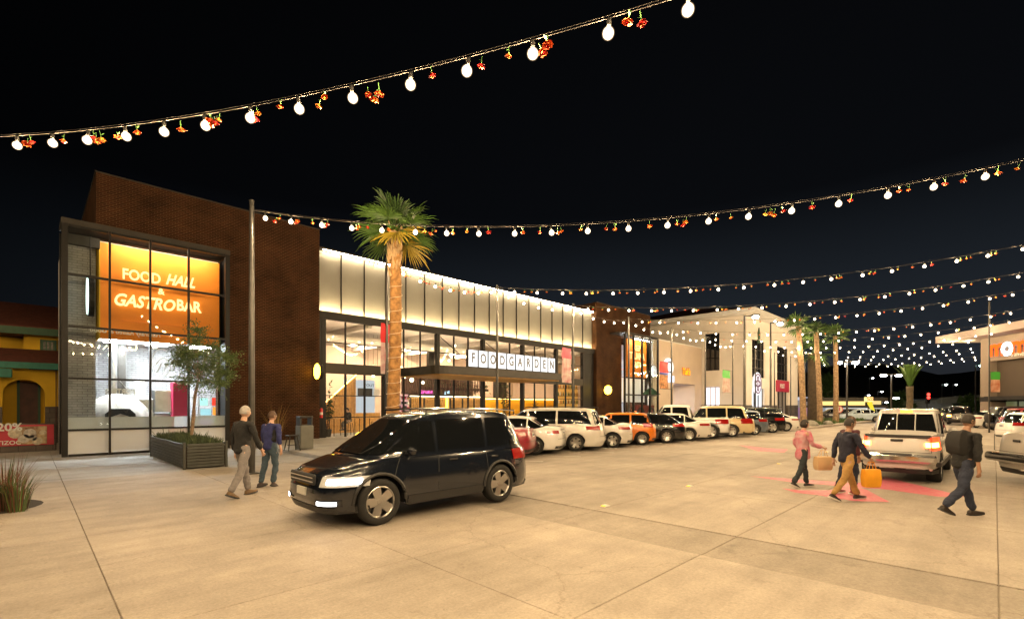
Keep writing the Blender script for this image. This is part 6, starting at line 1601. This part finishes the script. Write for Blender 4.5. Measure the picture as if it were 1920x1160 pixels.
lot_lamp(1829, 684, 75, 'single greenish lamp beside the restaurant pier', 1, 25, .3, (.6, 1, .9)); lot_lamp(1766, 720, 105, 'small greenish lamp on the overpass', 1, 30, .35, (.7, 1, .95)); lot_lamp(1786, 720, 120, 'tiny white lamp beyond the overpass', 1, 20, .2)
lot_lamp(1396, 592, 40, 'bright lamp over the roof corner of the white building', 1, 60, .3, (1, .93, .8)); 
lot_lamp(1445, 605, 46, 'bright lamp left of the palm crowns', 1, 60, .3, (1, .93, .8))
for px, py, d, lb in ((1630, 708, 130, 'small distant lamp high over the long shop'), (1646, 733, 110, 'pair like distant lamp over the pylon sign'), (1645, 745, 100, 'large white distant lamp beside the pylon sign'), (1654, 753, 100, 'faint distant lamp right of the pylon sign'), (1622, 740, 120, 'white distant lamp left of the pylon sign'), (1760, 775, 90, 'cool lamp low under the overpass'), (1670, 745, 80, 'stacked white lamp by the feather palm trunk')):
    lot_lamp(px, py, d, lb, 1, 30, .30 if py != 745 else .6)
TLt = thing('traffic_signal', 'traffic signal showing red on a post beside the overpass wall', 'traffic light', W(1738, 790, 80).to_2d().to_3d(), R(-45))
zt_ = W(1738, 738, 80).z
MB().tube((0, 0, 0), (0, 0, zt_+.3), .09, n=8).build('post', M['galv'], TLt); MB().bbox(-.3, -.3, zt_-1.6, .3, 0, zt_+.3, .04).build('housing', M['plastic'], TLt)
for z in (zt_-.1, zt_-.62): MB().ball((0, -.33, z), (.26, .08, .26), 10, 6).build('red_lens', emat('red_signal', (1, .03, .02), 8), TLt, True)
MB().ball((0, -.31, zt_-1.2), (.2, .05, .2), 8, 6).build('dark_lens', M['darkglass'], TLt, True)
OVP = thing('overpass', 'grey blue concrete overpass with a retaining wall behind the queue of cars', 'bridge', W(1790, 790, 92).to_2d().to_3d(), R(-45))
def oq(px, py, d): p = W(px, py, d)-OVP.location; p.rotate(Euler((0, 0, R(45)))); return p
conc = mat('overpass_concrete', (.30, .34, .34), .9, var=.15, scale=.3)
def obox(nm, pts, d, dep, m=conc): 
    q = [oq(x, y, d) for x, y in pts]; MB().prism([(p.x, p.y, p.z) for p in q], (0, dep, 0)).build(nm, m, OVP)
obox('retaining_wall', ((1712, 752), (1780, 748), (1800, 790), (1712, 790)), 92, 3)
obox('deck', ((1765, 748), (1950, 737), (1950, 746), (1765, 757)), 91, 9); obox('parapet', ((1765, 745), (1950, 732), (1950, 736.6), (1765, 747.6)), 90.8, .4)
obox('abutment_back', ((1780, 758), (1950, 747), (1950, 790), (1795, 790)), 99, 1, mat('dark_underpass', (.03, .03, .03), .9))
obox('far_pale_wall', ((1803, 766), (1838, 764), (1838, 772), (1803, 772)), 98, .5, mat('pale_glowing_wall', (.4, .45, .45), .8, emit=(.7, .9, 1), es=.12))  # wall brightened by emission of its own, no lamp falls on it
hill = mat('dark_scrub_hill', (.05, .040, .028), .95, var=.5, scale=.12)
rr = random.Random(71)
rows = []
for j in range(7):
    row = []
    for i in range(50):
        a = R(lerp(-5, 62, i/49)); d = 150+j*26; ang = R(45)-a
        hgt = (j/6)**.8*(17+4*math.sin(i*.5)+5*math.sin(i*.21+1)+rr.uniform(-1.2, 1.2))
        row.append((d*math.cos(ang), d*math.sin(ang), hgt-.5))
    rows.append(row)
tag(MB().grid(rows).build('hills', hill, None, True), kind='structure')
# dark roadside trees before the hills
for i, (px, pyt, w, lb) in enumerate(((1552, 700, 4, 'dark slender conifer behind the palm trunks'), (1612, 752, 3, 'dark rounded tree over the long shop roof'), (1690, 735, 5, 'dark bushy tree left of the feather palm'), (1820, 742, 5, 'dark tree beyond the overpass'))):
    d = 88; b = W(px, 788, d); tp = W(px, pyt, d).z; t = thing('dark_tree', lb, 'tree', (b.x, b.y, 0))
    MB().path([(0, 0, 0), (0, 0, tp*.7)], [.3, .1], 7).build('trunk', trunkm, t); mb = MB()
    for _ in range(900):
        f = rr.random(); r = w*.5*(1-f*.8)*math.sqrt(rr.random()); a = rr.uniform(0, 6.28); p = Vector((r*math.cos(a), r*math.sin(a), tp*(.2+.8*f))); s = rr.uniform(.2, .5)
        mb.add([p, p+Vector((rr.gauss(0, s), rr.gauss(0, s), rr.gauss(0, s))), p+Vector((rr.gauss(0, s), rr.gauss(0, s), -s))], [(0, 1, 2)])
    mb.build('crown', frond_g2, t)
# ------------------------------------------------------------------ people
SK = [mat('skin_tone_light', (.50, .30, .21), .55), mat('skin_tone_tan', (.36, .20, .13), .55)]
HAIRS = {'grey': mat('grey_hair', (.30, .28, .26), .7, var=.2, scale=20), 'dark': mat('dark_hair', (.018, .013, .01), .6, var=.2, scale=20), 'brown': mat('brown_hair', (.07, .035, .018), .6, var=.2, scale=20)}
EYEW = mat('eye_white', (.6, .58, .55), .3); EYED = mat('eye_dark', (.02, .015, .01), .2); LIP = mat('lips', (.36, .14, .11), .5)
FOLD = bpy.data.textures.new('cloth_folds', 'CLOUDS'); FOLD.noise_scale = .11; FOLD.noise_depth = 2
def skin_chain(name, verts, edges, mats, sub=2):
    """verts: (co, radius or (rx, ry)); grown with a Skin modifier and baked to a mesh"""
    me = bpy.data.meshes.new(name); me.from_pydata([tuple(v[0]) for v in verts], edges, []); me.update()
    o = bpy.data.objects.new(name, me); col.objects.link(o)
    sm = o.modifiers.new('skin', 'SKIN'); sm.use_smooth_shade = True; sm.branch_smoothing = .3
    if not me.skin_vertices: 
        pass
    lay = me.skin_vertices[0].data if me.skin_vertices else None
    if lay is None:
        bpy.context.view_layer.objects.active = o
    for i, v in enumerate(verts):
        r = v[1]; lay[i].radius = r if isinstance(r, tuple) else (r, r); lay[i].use_root = (i == 0)
    ss = o.modifiers.new('sub', 'SUBSURF'); ss.levels = sub; ss.render_levels = sub
    if name != 'body':                                       # creases and slack of the cloth
        ss.levels = ss.render_levels = 3
        dm = o.modifiers.new('folds', 'DISPLACE'); dm.texture = FOLD; dm.strength = .045; dm.mid_level = .45; dm.texture_coords = 'GLOBAL'
        o.location = (len(bpy.data.objects)*.37 % 50, 0, 0)
    dg = bpy.context.evaluated_depsgraph_get(); dg.update()
    out = bpy.data.meshes.new_from_object(o.evaluated_get(dg)); bpy.data.objects.remove(o)
    out.materials.clear()
    for m in mats: out.materials.append(m)
    out.name = name
    for p in out.polygons: p.use_smooth = True; p.material_index = 0
    return out
def join_into(me, mb, mi, smooth=True):
    import bmesh
    bm = bmesh.new(); bm.from_mesh(me)
    vs = [bm.verts.new(p) for p in mb.v]
    for f, m in zip(mb.f, mb.m):
        try: q = bm.faces.new([vs[i] for i in f]); q.material_index = mi+m; q.smooth = smooth
        except ValueError: pass
    bm.to_mesh(me); bm.free()
def head_mb(r=1.0):
    """head: centre at the origin, looking along +x, 0.23 m tall"""
    mb = MB(); n, m = 20, 16; rings = []
    for i in range(m+1):
        t = i/m; ph = math.pi*t; z = -.118*math.cos(ph); s = max(math.sin(ph), 1e-3)
        ring = []
        for k in range(n):
            a = 2*math.pi*k/n; cx, sy = math.cos(a), math.sin(a)
            wx, wy = .098, .077
            x = wx*s*cx; y = wy*s*sy
            if z < 0:                                    # jaw
                y *= 1-.28*(-z/.118)**1.3; x *= (1-.10*(-z/.118)) if cx > 0 else (1-.45*(-z/.118)**1.2)
                if cx > 0: x += .010*(-z/.118)
            fc = max(0, cx)**3
            if abs(sy) < .34 and cx > 0:                   # nose and brow
                x += .024*math.exp(-((z+.022)/.018)**2)*max(0, 1-abs(sy)/.24) + .012*math.exp(-((z-.005)/.025)**2)*max(0, 1-abs(sy)/.24)
                x += .006*math.exp(-((z+.06)/.012)**2)*max(0, 1-abs(sy)/.34)
            if .25 < abs(sy) < .62 and cx > 0: x -= .010*math.exp(-((z-.012)/.014)**2)
            ring.append((x, y, z))
        rings.append(ring)
    mb.loft(rings, True, True)
    for sg in (1, -1):                                      # ears
        mb.loft([[(-.005+.022*math.cos(2*math.pi*k/10)*q, sg*(.070+o), -.005+.034*math.sin(2*math.pi*k/10)*q) for k in range(10)] for q, o in ((.7, 0), (1, .010), (.75, .014), (.3, .008))], True, True)
    return mb
def face_bits():
    e = MB()
    for sg in (1, -1): e.ball((.082, sg*.030, .012), (.010, .014, .009), 8, 6, 0); e.ball((.0895, sg*.030, .012), (.004, .006, .006), 8, 5, 1)
    e.ball((.098, 0, -.060), (.008, .022, .006), 8, 5, 2)
    return e
def hair_mb(long=False, bald=False, cap=False):
    mb = MB(); n, m = 20, 12; rings = []
    for i in range(m+1):
        t = i/m; ph = math.pi*(.0 + t*.62 if not long else t*.80); z = .124*math.cos(ph); s = max(math.sin(ph), 1e-3); ring = []
        for k in range(n):
            a = 2*math.pi*k/n; cx = math.cos(a)
            zz = z if z > .045 or cx < .35 else .045+(.045-z)*.02
            w = 1.06 + (.12 if long and cx < 0 and z < 0 else 0)
            ss = s if not (zz != z) else math.sqrt(max(0, 1-(zz/.124)**2))
            ring.append((.098*w*ss*cx-.004, .077*w*1.02*ss*math.sin(a)+random.uniform(-.001, .001), zz+.004+random.uniform(-.002, .002)))
        rings.append(ring)
    mb.loft(rings, True, False); return mb
def hand_pts(wrist, dirv, palmn, sidev, curl, sc=1.0):
    """returns verts, edges (relative indices) of a hand: wrist vertex is index 0"""
    d, nn, s = dirv.normalized(), palmn.normalized(), sidev.normalized()
    vs = [(wrist, (.028*sc, .020*sc))]; ed = []
    pal = wrist+d*.055*sc; vs.append((pal, (.036*sc, .017*sc))); ed.append((0, 1))
    for i, (off, L) in enumerate(((-.029, .062), (-.010, .074), (.010, .070), (.029, .054))):
        k0 = pal+d*.038*sc+s*off*sc; i0 = len(vs); vs.append((k0, .0095*sc)); ed.append((1, i0)); prev = k0; dd = d.copy()
        for j in range(2):
            a = curl*(.7+.35*j+.1*i); dd = (d*math.cos(a*(j+1)*.8)+nn*math.sin(a*(j+1)*.8)).normalized(); prev = prev+dd*L*(.55 if j == 0 else .45)*sc
            vs.append((prev, (.0085-.0012*j)*sc)); ed.append((i0+j, i0+j+1))
    t0 = wrist+d*.025*sc-s*.030*sc; i0 = len(vs); vs.append((t0, .011*sc)); ed.append((0, i0))
    t1 = t0+(d*.6-s*.5+nn*.35).normalized()*.036*sc; vs.append((t1, .010*sc)); ed.append((i0, i0+1))
    t2 = t1+(d*.8-s*.1+nn*.45).normalized()*.03*sc; vs.append((t2, .008*sc)); ed.append((i0+1, i0+2))
    return vs, ed
def person(label, px, py, heading, H, pose, skin, hair, top, bottom, shoe, longhair=False, sleeve=1.0, group=None, extra=None, woman=False, loc=None):
    """Local frame: faces +x. pose: hips (l/r fwd angle), knees, arms fwd angle, elbows."""
    g = loc or G(px, py); t = thing('person', label, 'person', (g.x, g.y, g.z if loc else 0), R(heading)); s = H/1.78
    V = Vector
    hipz = (.93 if not pose.get('sit') else .56)*s
    pel = V((0, 0, hipz)); lean = pose.get('lean', .05)
    def sp(z, x=0): return pel+V(((z)*math.sin(lean)+x, 0, z*math.cos(lean)))*s if False else pel+V(((z*s)*math.sin(lean)+x*s, 0, z*s*math.cos(lean)))
    shw = (.185 if woman else .205)*s; hw = .095*s
    neck, chest, waist = sp(.56), sp(.40), sp(.16)
    hd = sp(.70, .02)
    J = {}
    minz = 9
    for sg, nm in ((1, 'l'), (-1, 'r')):
        hp = pel+V((0, sg*hw, -.02*s)); a = pose['hip'+nm]; k = pose['knee'+nm]
        kn = hp+V((math.sin(a), 0, -math.cos(a)))*.43*s+V((0, sg*.01, 0)); b = a-k
        an = kn+V((math.sin(b), 0, -math.cos(b)))*.41*s
        J['hp'+nm], J['kn'+nm], J['an'+nm], J['sh'+nm] = hp, kn, an, b
        minz = min(minz, an.z-.075*s)
        so = chest+V((0, sg*shw, .09*s)); a = pose['arm'+nm]; e_ = pose['elb'+nm]; out = pose.get('out', .22)
        el = so+V((math.sin(a), sg*out, -math.cos(a))).normalized()*.30*s; b = a+e_
        wr = el+V((math.sin(b), -sg*.02, -math.cos(b))).normalized()*.26*s
        J['so'+nm], J['el'+nm], J['wr'+nm] = so, el, wr
    dz = V((0, 0, -minz if not pose.get('sit') else 0))
    for k_ in list(J):
        if isinstance(J[k_], V): J[k_] = J[k_]+dz
    pel, neck, chest, waist, hd = pel+dz, neck+dz, chest+dz, waist+dz, hd+dz
    # one continuous body
    vs = [(pel, (.10*s, .075*s)), (waist, (.09*s, .065*s)), (chest, (.11*s, .08*s)), (neck, .055*s), (hd+V((-.01, 0, -.06))*s, .05*s)]; ed = [(0, 1), (1, 2), (2, 3), (3, 4)]
    for nm, sg in (('l', 1), ('r', -1)):
        i = len(vs); vs += [(J['hp'+nm], .085*s), (J['kn'+nm], .055*s), (J['an'+nm], .036*s)]; ed += [(0, i), (i, i+1), (i+1, i+2)]
        i = len(vs); vs += [(J['so'+nm], .050*s), (J['el'+nm], .038*s)]; ed += [(2, i), (i, i+1)]
        dv = (J['wr'+nm]-J['el'+nm]); sd = V((1, 0, 0)) if abs(dv.normalized().x) < .8 else V((0, 0, 1)); pn = V((0, -sg, 0))
        sd = -(sd - dv.normalized()*sd.dot(dv.normalized()))
        hv, he = hand_pts(J['wr'+nm], dv, pn, sd, pose.get('curl', .5), s)
        o = len(vs); vs += hv; ed += [(i+1, o)]+[(o+a, o+b) for a, b in he]
    me = skin_chain('body', vs, ed, [skin, EYEW, EYED, LIP])
    tilt = pose.get('nod', .1); Rm = Matrix.Translation(hd) @ Matrix.Rotation(pose.get('turn', 0), 4, 'Z') @ Matrix.Rotation(tilt, 4, 'Y') @ Matrix.Diagonal((s, s, s, 1))
    join_into(me, head_mb().xform(Rm), 0); join_into(me, face_bits().xform(Rm), 1)
    link(me, 'body', t)
    if hair: hair_mb(longhair).xform(Rm).build('hair', hair, t, True, 80)
    # jacket with sleeves
    vs = [(pel+V((0, 0, -.11*s)), (.180*s, .145*s)), (pel+V((0, 0, .02*s)), (.172*s, .135*s)), (waist+V((0, 0, .0*s)), (.168*s, .128*s)), (chest, (.185*s, .125*s)), (chest+V((.0, 0, .10*s)), (.150*s, .095*s)), (neck+V((0, 0, -.015*s)), .068*s)]; ed = [(0, 1), (1, 2), (2, 3), (3, 4), (4, 5)]
    if pose.get('coat'): vs.insert(0, (pel+V((0, 0, -.22*s)), (.20*s, .16*s))); ed = [(a+1, b+1) for a, b in ed]+[(0, 1)]
    ci = 4 if pose.get('coat') else 3
    for nm in 'lr':
        i = len(vs); end = J['el'+nm].lerp(J['wr'+nm], sleeve) if sleeve > 0 else J['so'+nm].lerp(J['el'+nm], .8)
        vs += [(J['so'+nm], .068*s), (J['so'+nm].lerp(J['el'+nm], .5), .060*s)]; ed += [(ci, i), (i, i+1)]
        if sleeve > 0: vs += [(J['el'+nm], .055*s), (end, .044*s)]; ed += [(i+1, i+2), (i+2, i+3)]
        else: vs += [(end, .056*s)]; ed += [(i+1, i+2)]
    link(skin_chain('jacket' if sleeve > .5 else 'shirt', vs, ed, [top]), 'jacket' if sleeve > .5 else 'shirt', t)
    vs = [(pel+V((0, 0, .16*s)), (.14*s, .105*s)), (pel+V((0, 0, -.04*s)), (.155*s, .12*s))]; ed = [(0, 1)]
    for nm in 'lr':
        i = len(vs); hem = J['kn'+nm].lerp(J['an'+nm], .98)
        vs += [(J['hp'+nm]+V((0, 0, -.07*s)), .098*s), (J['hp'+nm].lerp(J['kn'+nm], .55), .084*s), (J['kn'+nm], .068*s), (J['kn'+nm].lerp(J['an'+nm], .5), .064*s), (hem, .058*s)]; ed += [(1, i), (i, i+1), (i+1, i+2), (i+2, i+3), (i+3, i+4)]
    link(skin_chain('trousers', vs, ed, [bottom]), 'trousers', t)
    for nm in 'lr':                                          # shoes: sole and upper
        an, b = J['an'+nm], J['sh'+nm]; fa = pose.get('foot'+nm, 0)
        Mx = Matrix.Translation(an+V((0, 0, -.075*s)) if True else an) @ Matrix.Rotation(fa, 4, 'Y') @ Matrix.Diagonal((s, s, s, 1))
        rings = []
        for x, w, h in ((-.075, .022, .055), (-.06, .036, .085), (-.02, .041, .10), (.04, .043, .085), (.10, .050, .062), (.155, .046, .050), (.19, .026, .038)):
            rings.append([(x, -w, .022), (x, -w*.95, h*.7), (x, -w*.5, h), (x, w*.5, h), (x, w*.95, h*.7), (x, w, .022)])
        sh = MB().loft(rings, True, True).xform(Mx).build('shoe', shoe, t, True, 60)
        so_ = MB().loft([[(-.082, -.03, 0), (-.05, -.042, 0), (.10, -.052, 0), (.17, -.045, .004), (.198, 0, .010), (.17, .045, .004), (.10, .052, 0), (-.05, .042, 0), (-.082, .03, 0)],
                         [(-.082, -.03, .024), (-.05, -.042, .024), (.10, -.052, .024), (.17, -.045, .026), (.198, 0, .030), (.17, .045, .026), (.10, .052, .024), (-.05, .042, .024), (-.082, .03, .024)]], True, True).xform(Mx).build('sole', pose.get('sole', M['plastic']), sh)
    t['_J'] = 0
    del t['_J']
    if extra: extra(t, J, s, hd, chest, pel)
    return t, J
blackcloth = mat('black_jacket_cloth', (.012, .012, .013), .85, var=.2, scale=9, bump=.9, bscale=16); bluecloth = mat('dark_blue_cloth', (.02, .025, .11), .85, var=.2, scale=9, bump=.9, bscale=16)
greyjean = mat('grey_denim', (.19, .175, .175), .85, var=.15, scale=12, bump=.9, bscale=16); bluejean = mat('blue_denim', (.035, .06, .085), .85, var=.2, scale=12, bump=.9, bscale=16); darkjean = mat('dark_blue_denim', (.02, .026, .05), .85, var=.2, scale=12, bump=.9, bscale=16)
tanp = mat('tan_trousers', (.38, .22, .07), .85, var=.15, scale=10, bump=.9, bscale=16); navy = mat('navy_jacket_cloth', (.012, .013, .03), .8, var=.2, scale=9, bump=.9, bscale=16); pinkj = mat('pink_jacket_cloth', (.55, .03, .12), .8, c2=(.45, .33, .33), scale=5, var=.1)
darkleg = mat('dark_teal_leggings', (.02, .03, .035), .85, var=.2); brownshoe = mat('brown_leather_boot', (.13, .075, .03), .6, var=.2); darkshoe = mat('dark_shoe', (.03, .018, .018), .6, var=.2); whitesole = mat('white_sole', (.6, .56, .52), .6); redshoe = mat('dark_red_shoe', (.16, .02, .02), .6)
vestm = mat('black_vest', (.010, .010, .011), .8, var=.2, scale=9)
def walk(a, k1=.12, k2=.55, **q):
    d = dict(hipl=a, kneel=k1, hipr=-a*.85, kneer=k2*.6, arml=-a*.8, elbl=.25, armr=a*.9, elbr=.3, footl=-.12, footr=.42); d.update(q); return d
person('person in a black jacket and grey jeans walking towards the brick tower', 455, 930, 20, 1.90, walk(.30, arml=-.1, armr=.2), SK[0], HAIRS['grey'], blackcloth, greyjean, brownshoe, sleeve=.98)
def vest(t, J, s, hd, chest, pel):
    V = Vector; me = skin_chain('vest', [(pel+V((0, 0, .06*s)), (.19*s, .145*s)), (chest+V((0, 0, -.1*s)), (.19*s, .14*s)), (chest+V((0, 0, .06*s)), (.18*s, .13*s))], [(0, 1), (1, 2)], [vestm]); link(me, 'vest', t)
person('person in blue jeans with a black vest over blue sleeves beside the black jacket', 507, 911, 25, 1.76, walk(-.16, arml=.1, armr=-.1, out=.22), SK[0], HAIRS['brown'], bluecloth, bluejean, darkshoe, sleeve=.6, extra=vest)
def bag_extra(col_, w, h, d, side='r', swing=0.0):
    def f(t, J, s, hd, chest, pel):
        wr = J['wr'+side]; c = wr+Vector((.02, 0, -.10)); z1 = c.z-.10; z0 = max(.14, z1-h)
        w_ = thing('carried_bag', col_[1], 'bag', t.location, t.rotation_euler.z)
        MB().loft([[(c.x-w*q, c.y-d*q2, z), (c.x+w*q, c.y-d*q2, z), (c.x+w*q, c.y+d*q2, z), (c.x-w*q, c.y+d*q2, z)] for z, q, q2 in ((z0, .42, .40), (z0+.03, .48, .5), ((z0+z1)/2, .52, .52), (z1-.02, .5, .4), (z1, .5, .3))], True, True).build('sack', col_[0], w_, True, 30)
        for yy in (-d*.3, d*.3): MB().path([(c.x-w*.25, c.y+yy, z1-.02), (c.x-w*.12, c.y+yy*.4, wr.z-.06), (c.x+w*.12, c.y+yy*.4, wr.z-.06), (c.x+w*.25, c.y+yy, z1-.02)], .008, 5).build('handle', col_[0], w_)
    return f
yb = mat('bright_yellow_bag', (.75, .32, .012), .6, var=.1); cb = mat('cream_cloth_bag', (.62, .42, .22), .7, var=.08)
person('person in a pink and grey jacket with dark leggings walking past the pink marking', 1505, 913, -42, 1.58, walk(.28, footl=-.1, elbl=.9, elbr=1.0, coat=True, sole=whitesole), SK[0], HAIRS['dark'], pinkj, darkleg, darkshoe, True, .95, woman=True, extra=bag_extra((cb, 'cream cloth bag carried by the person in the pink jacket'), .34, .30, .16, 'r'))
person('person in a navy jacket and tan trousers in mid stride by the silver pickup', 1588, 937, -42, 1.68, walk(.40, k1=.05, sole=whitesole), SK[1], HAIRS['dark'], navy, tanp, darkshoe, False, .95, extra=bag_extra((yb, 'bright yellow shopping bag carried by the person in tan trousers'), .30, .34, .14, 'r'))
person('person in dark jeans and red shoes half hidden behind the tan trousers', 1592, 926, -42, 1.66, walk(-.18, sole=whitesole), SK[1], HAIRS['brown'], mat('maroon_top_cloth', (.06, .012, .018), .8, var=.2), darkjean, redshoe, False, .9)
def pack(t, J, s, hd, chest, pel):
    V = Vector; c = chest+V((-.16*s, 0, -.06*s))
    MB().loft([[(c.x-d, c.y-w, z), (c.x+.06, c.y-w*1.05, z), (c.x+.06, c.y+w*1.05, z), (c.x-d, c.y+w, z)] for z, d, w in ((c.z-.20, .0, .10), (c.z-.16, .05, .125), (c.z, .07, .135), (c.z+.15, .04, .125), (c.z+.20, -.02, .09))], True, True).build('backpack', mat('black_backpack', (.012, .011, .011), .8, var=.2), t, True, 50)
person('person in black with dark jeans and a backpack nearest the right edge', 1806, 968, -45, 1.78, walk(.34, k1=.06, k2=.9, lean=.10, arml=.08, armr=-.10, elbl=.15, elbr=.2, out=.10), SK[1], HAIRS['dark'], blackcloth, darkjean, mat('black_brown_shoe', (.022, .014, .01), .5), False, .6, extra=pack)
# seated diner and furniture behind the glass
yy = 27.6
dx = Vp(655, 780, yy).x
person('person in black seated at a high table behind the left hall window', 0, 0, 180, 1.72, dict(sit=True, hipl=1.45, kneel=1.35, hipr=1.35, kneer=1.4, arml=.6, elbl=.9, armr=.5, elbr=1.0, lean=.15, nod=.3), SK[0], HAIRS['dark'], blackcloth, mat('grey_trousers', (.12, .12, .12), .8), darkshoe, True, .95, loc=Vector((dx, yy, .40)))
def stool(x, y, label):
    t = thing('bar_stool', label, 'stool', (x, y, .06), group='high stools behind the left hall windows')
    MB().bbox(-.19, -.19, .74, .19, .19, .79, .03).build('seat', M['wood'], t)
    for a in (1, -1):
        for b in (1, -1): MB().tube((a*.2, b*.2, 0), (a*.14, b*.14, .74), .016, n=6).build('leg', M['black'], t)
    MB().box(-.17, -.17, .28, .17, -.15, .30).build('rung', M['black'], t); MB().box(-.17, .15, .28, .17, .17, .30).build('rung', M['black'], t)
def table(x, y, label):
    t = thing('high_table', label, 'table', (x, y, .06), group='high tables behind the left hall windows')
    MB().bbox(-.4, -.35, 1.0, .4, .35, 1.05, .02).build('tabletop', M['wood'], t)
    for a in (1, -1):
        for b in (1, -1): MB().tube((a*.34, b*.29, 0), (a*.34, b*.29, 1.0), .02, n=6).build('leg', M['black'], t)
stool(dx, yy, 'high stool under the seated diner'); table(dx-.75, yy, 'high table left of the seated diner'); table(dx+1.0, yy+.3, 'high table right of the seated diner'); stool(dx-1.5, yy, 'empty high stool at the left table'); stool(dx+1.9, yy+.4, 'empty high stool at the right table')
for px, lb, sd in ((613, 'leafy potted plant behind the leftmost hall window', 1), (947, 'tall leafy plant behind the pole and the middle window', 2), (1005, 'leafy plant before the amber partition', 3), (890, 'small potted plant left of the amber partition', 4)):
    y_ = 26.8; x_ = Vp(px, 760, y_).x; rr = random.Random(sd); t = thing('potted_plant', lb, 'plant', (x_, y_, .06), group='potted plants behind the hall windows'); hh = (3.0, 4.0, 2.1, 1.6)[sd-1]
    MB().lathe([(.001, 0), (.2, 0), (.27, .45), (.24, .46), (.22, .40), (.001, .40)], 16).build('pot', M['bronze'], t, True); mb = MB(); mb2 = MB()
    for b in range(7):
        a = rr.uniform(0, 6.28); tip = Vector((.6*math.cos(a)*rr.random(), .5*math.sin(a)*rr.random(), hh*rr.uniform(.6, 1))); mb2.path([(0, 0, .4), tip*.5+Vector((0, 0, .2)), tip], [.02, .014, .006], 5)
        for k in range(34):
            f = rr.uniform(.35, 1.05); p = Vector((0, 0, .4)).lerp(tip, f); d = Vector((rr.gauss(0, 1), rr.gauss(0, 1), rr.gauss(0, .6))).normalized()*rr.uniform(.12, .24); s = d.cross(Vector((rr.random(), rr.random(), 1))).normalized()*.05
            mb.add([p, p+d*.5+s, p+d, p+d*.5-s], [(0, 1, 2, 3)])
    mb2.build('stems', M['doorwood'], t); mb.build('leaves', leafm, t)
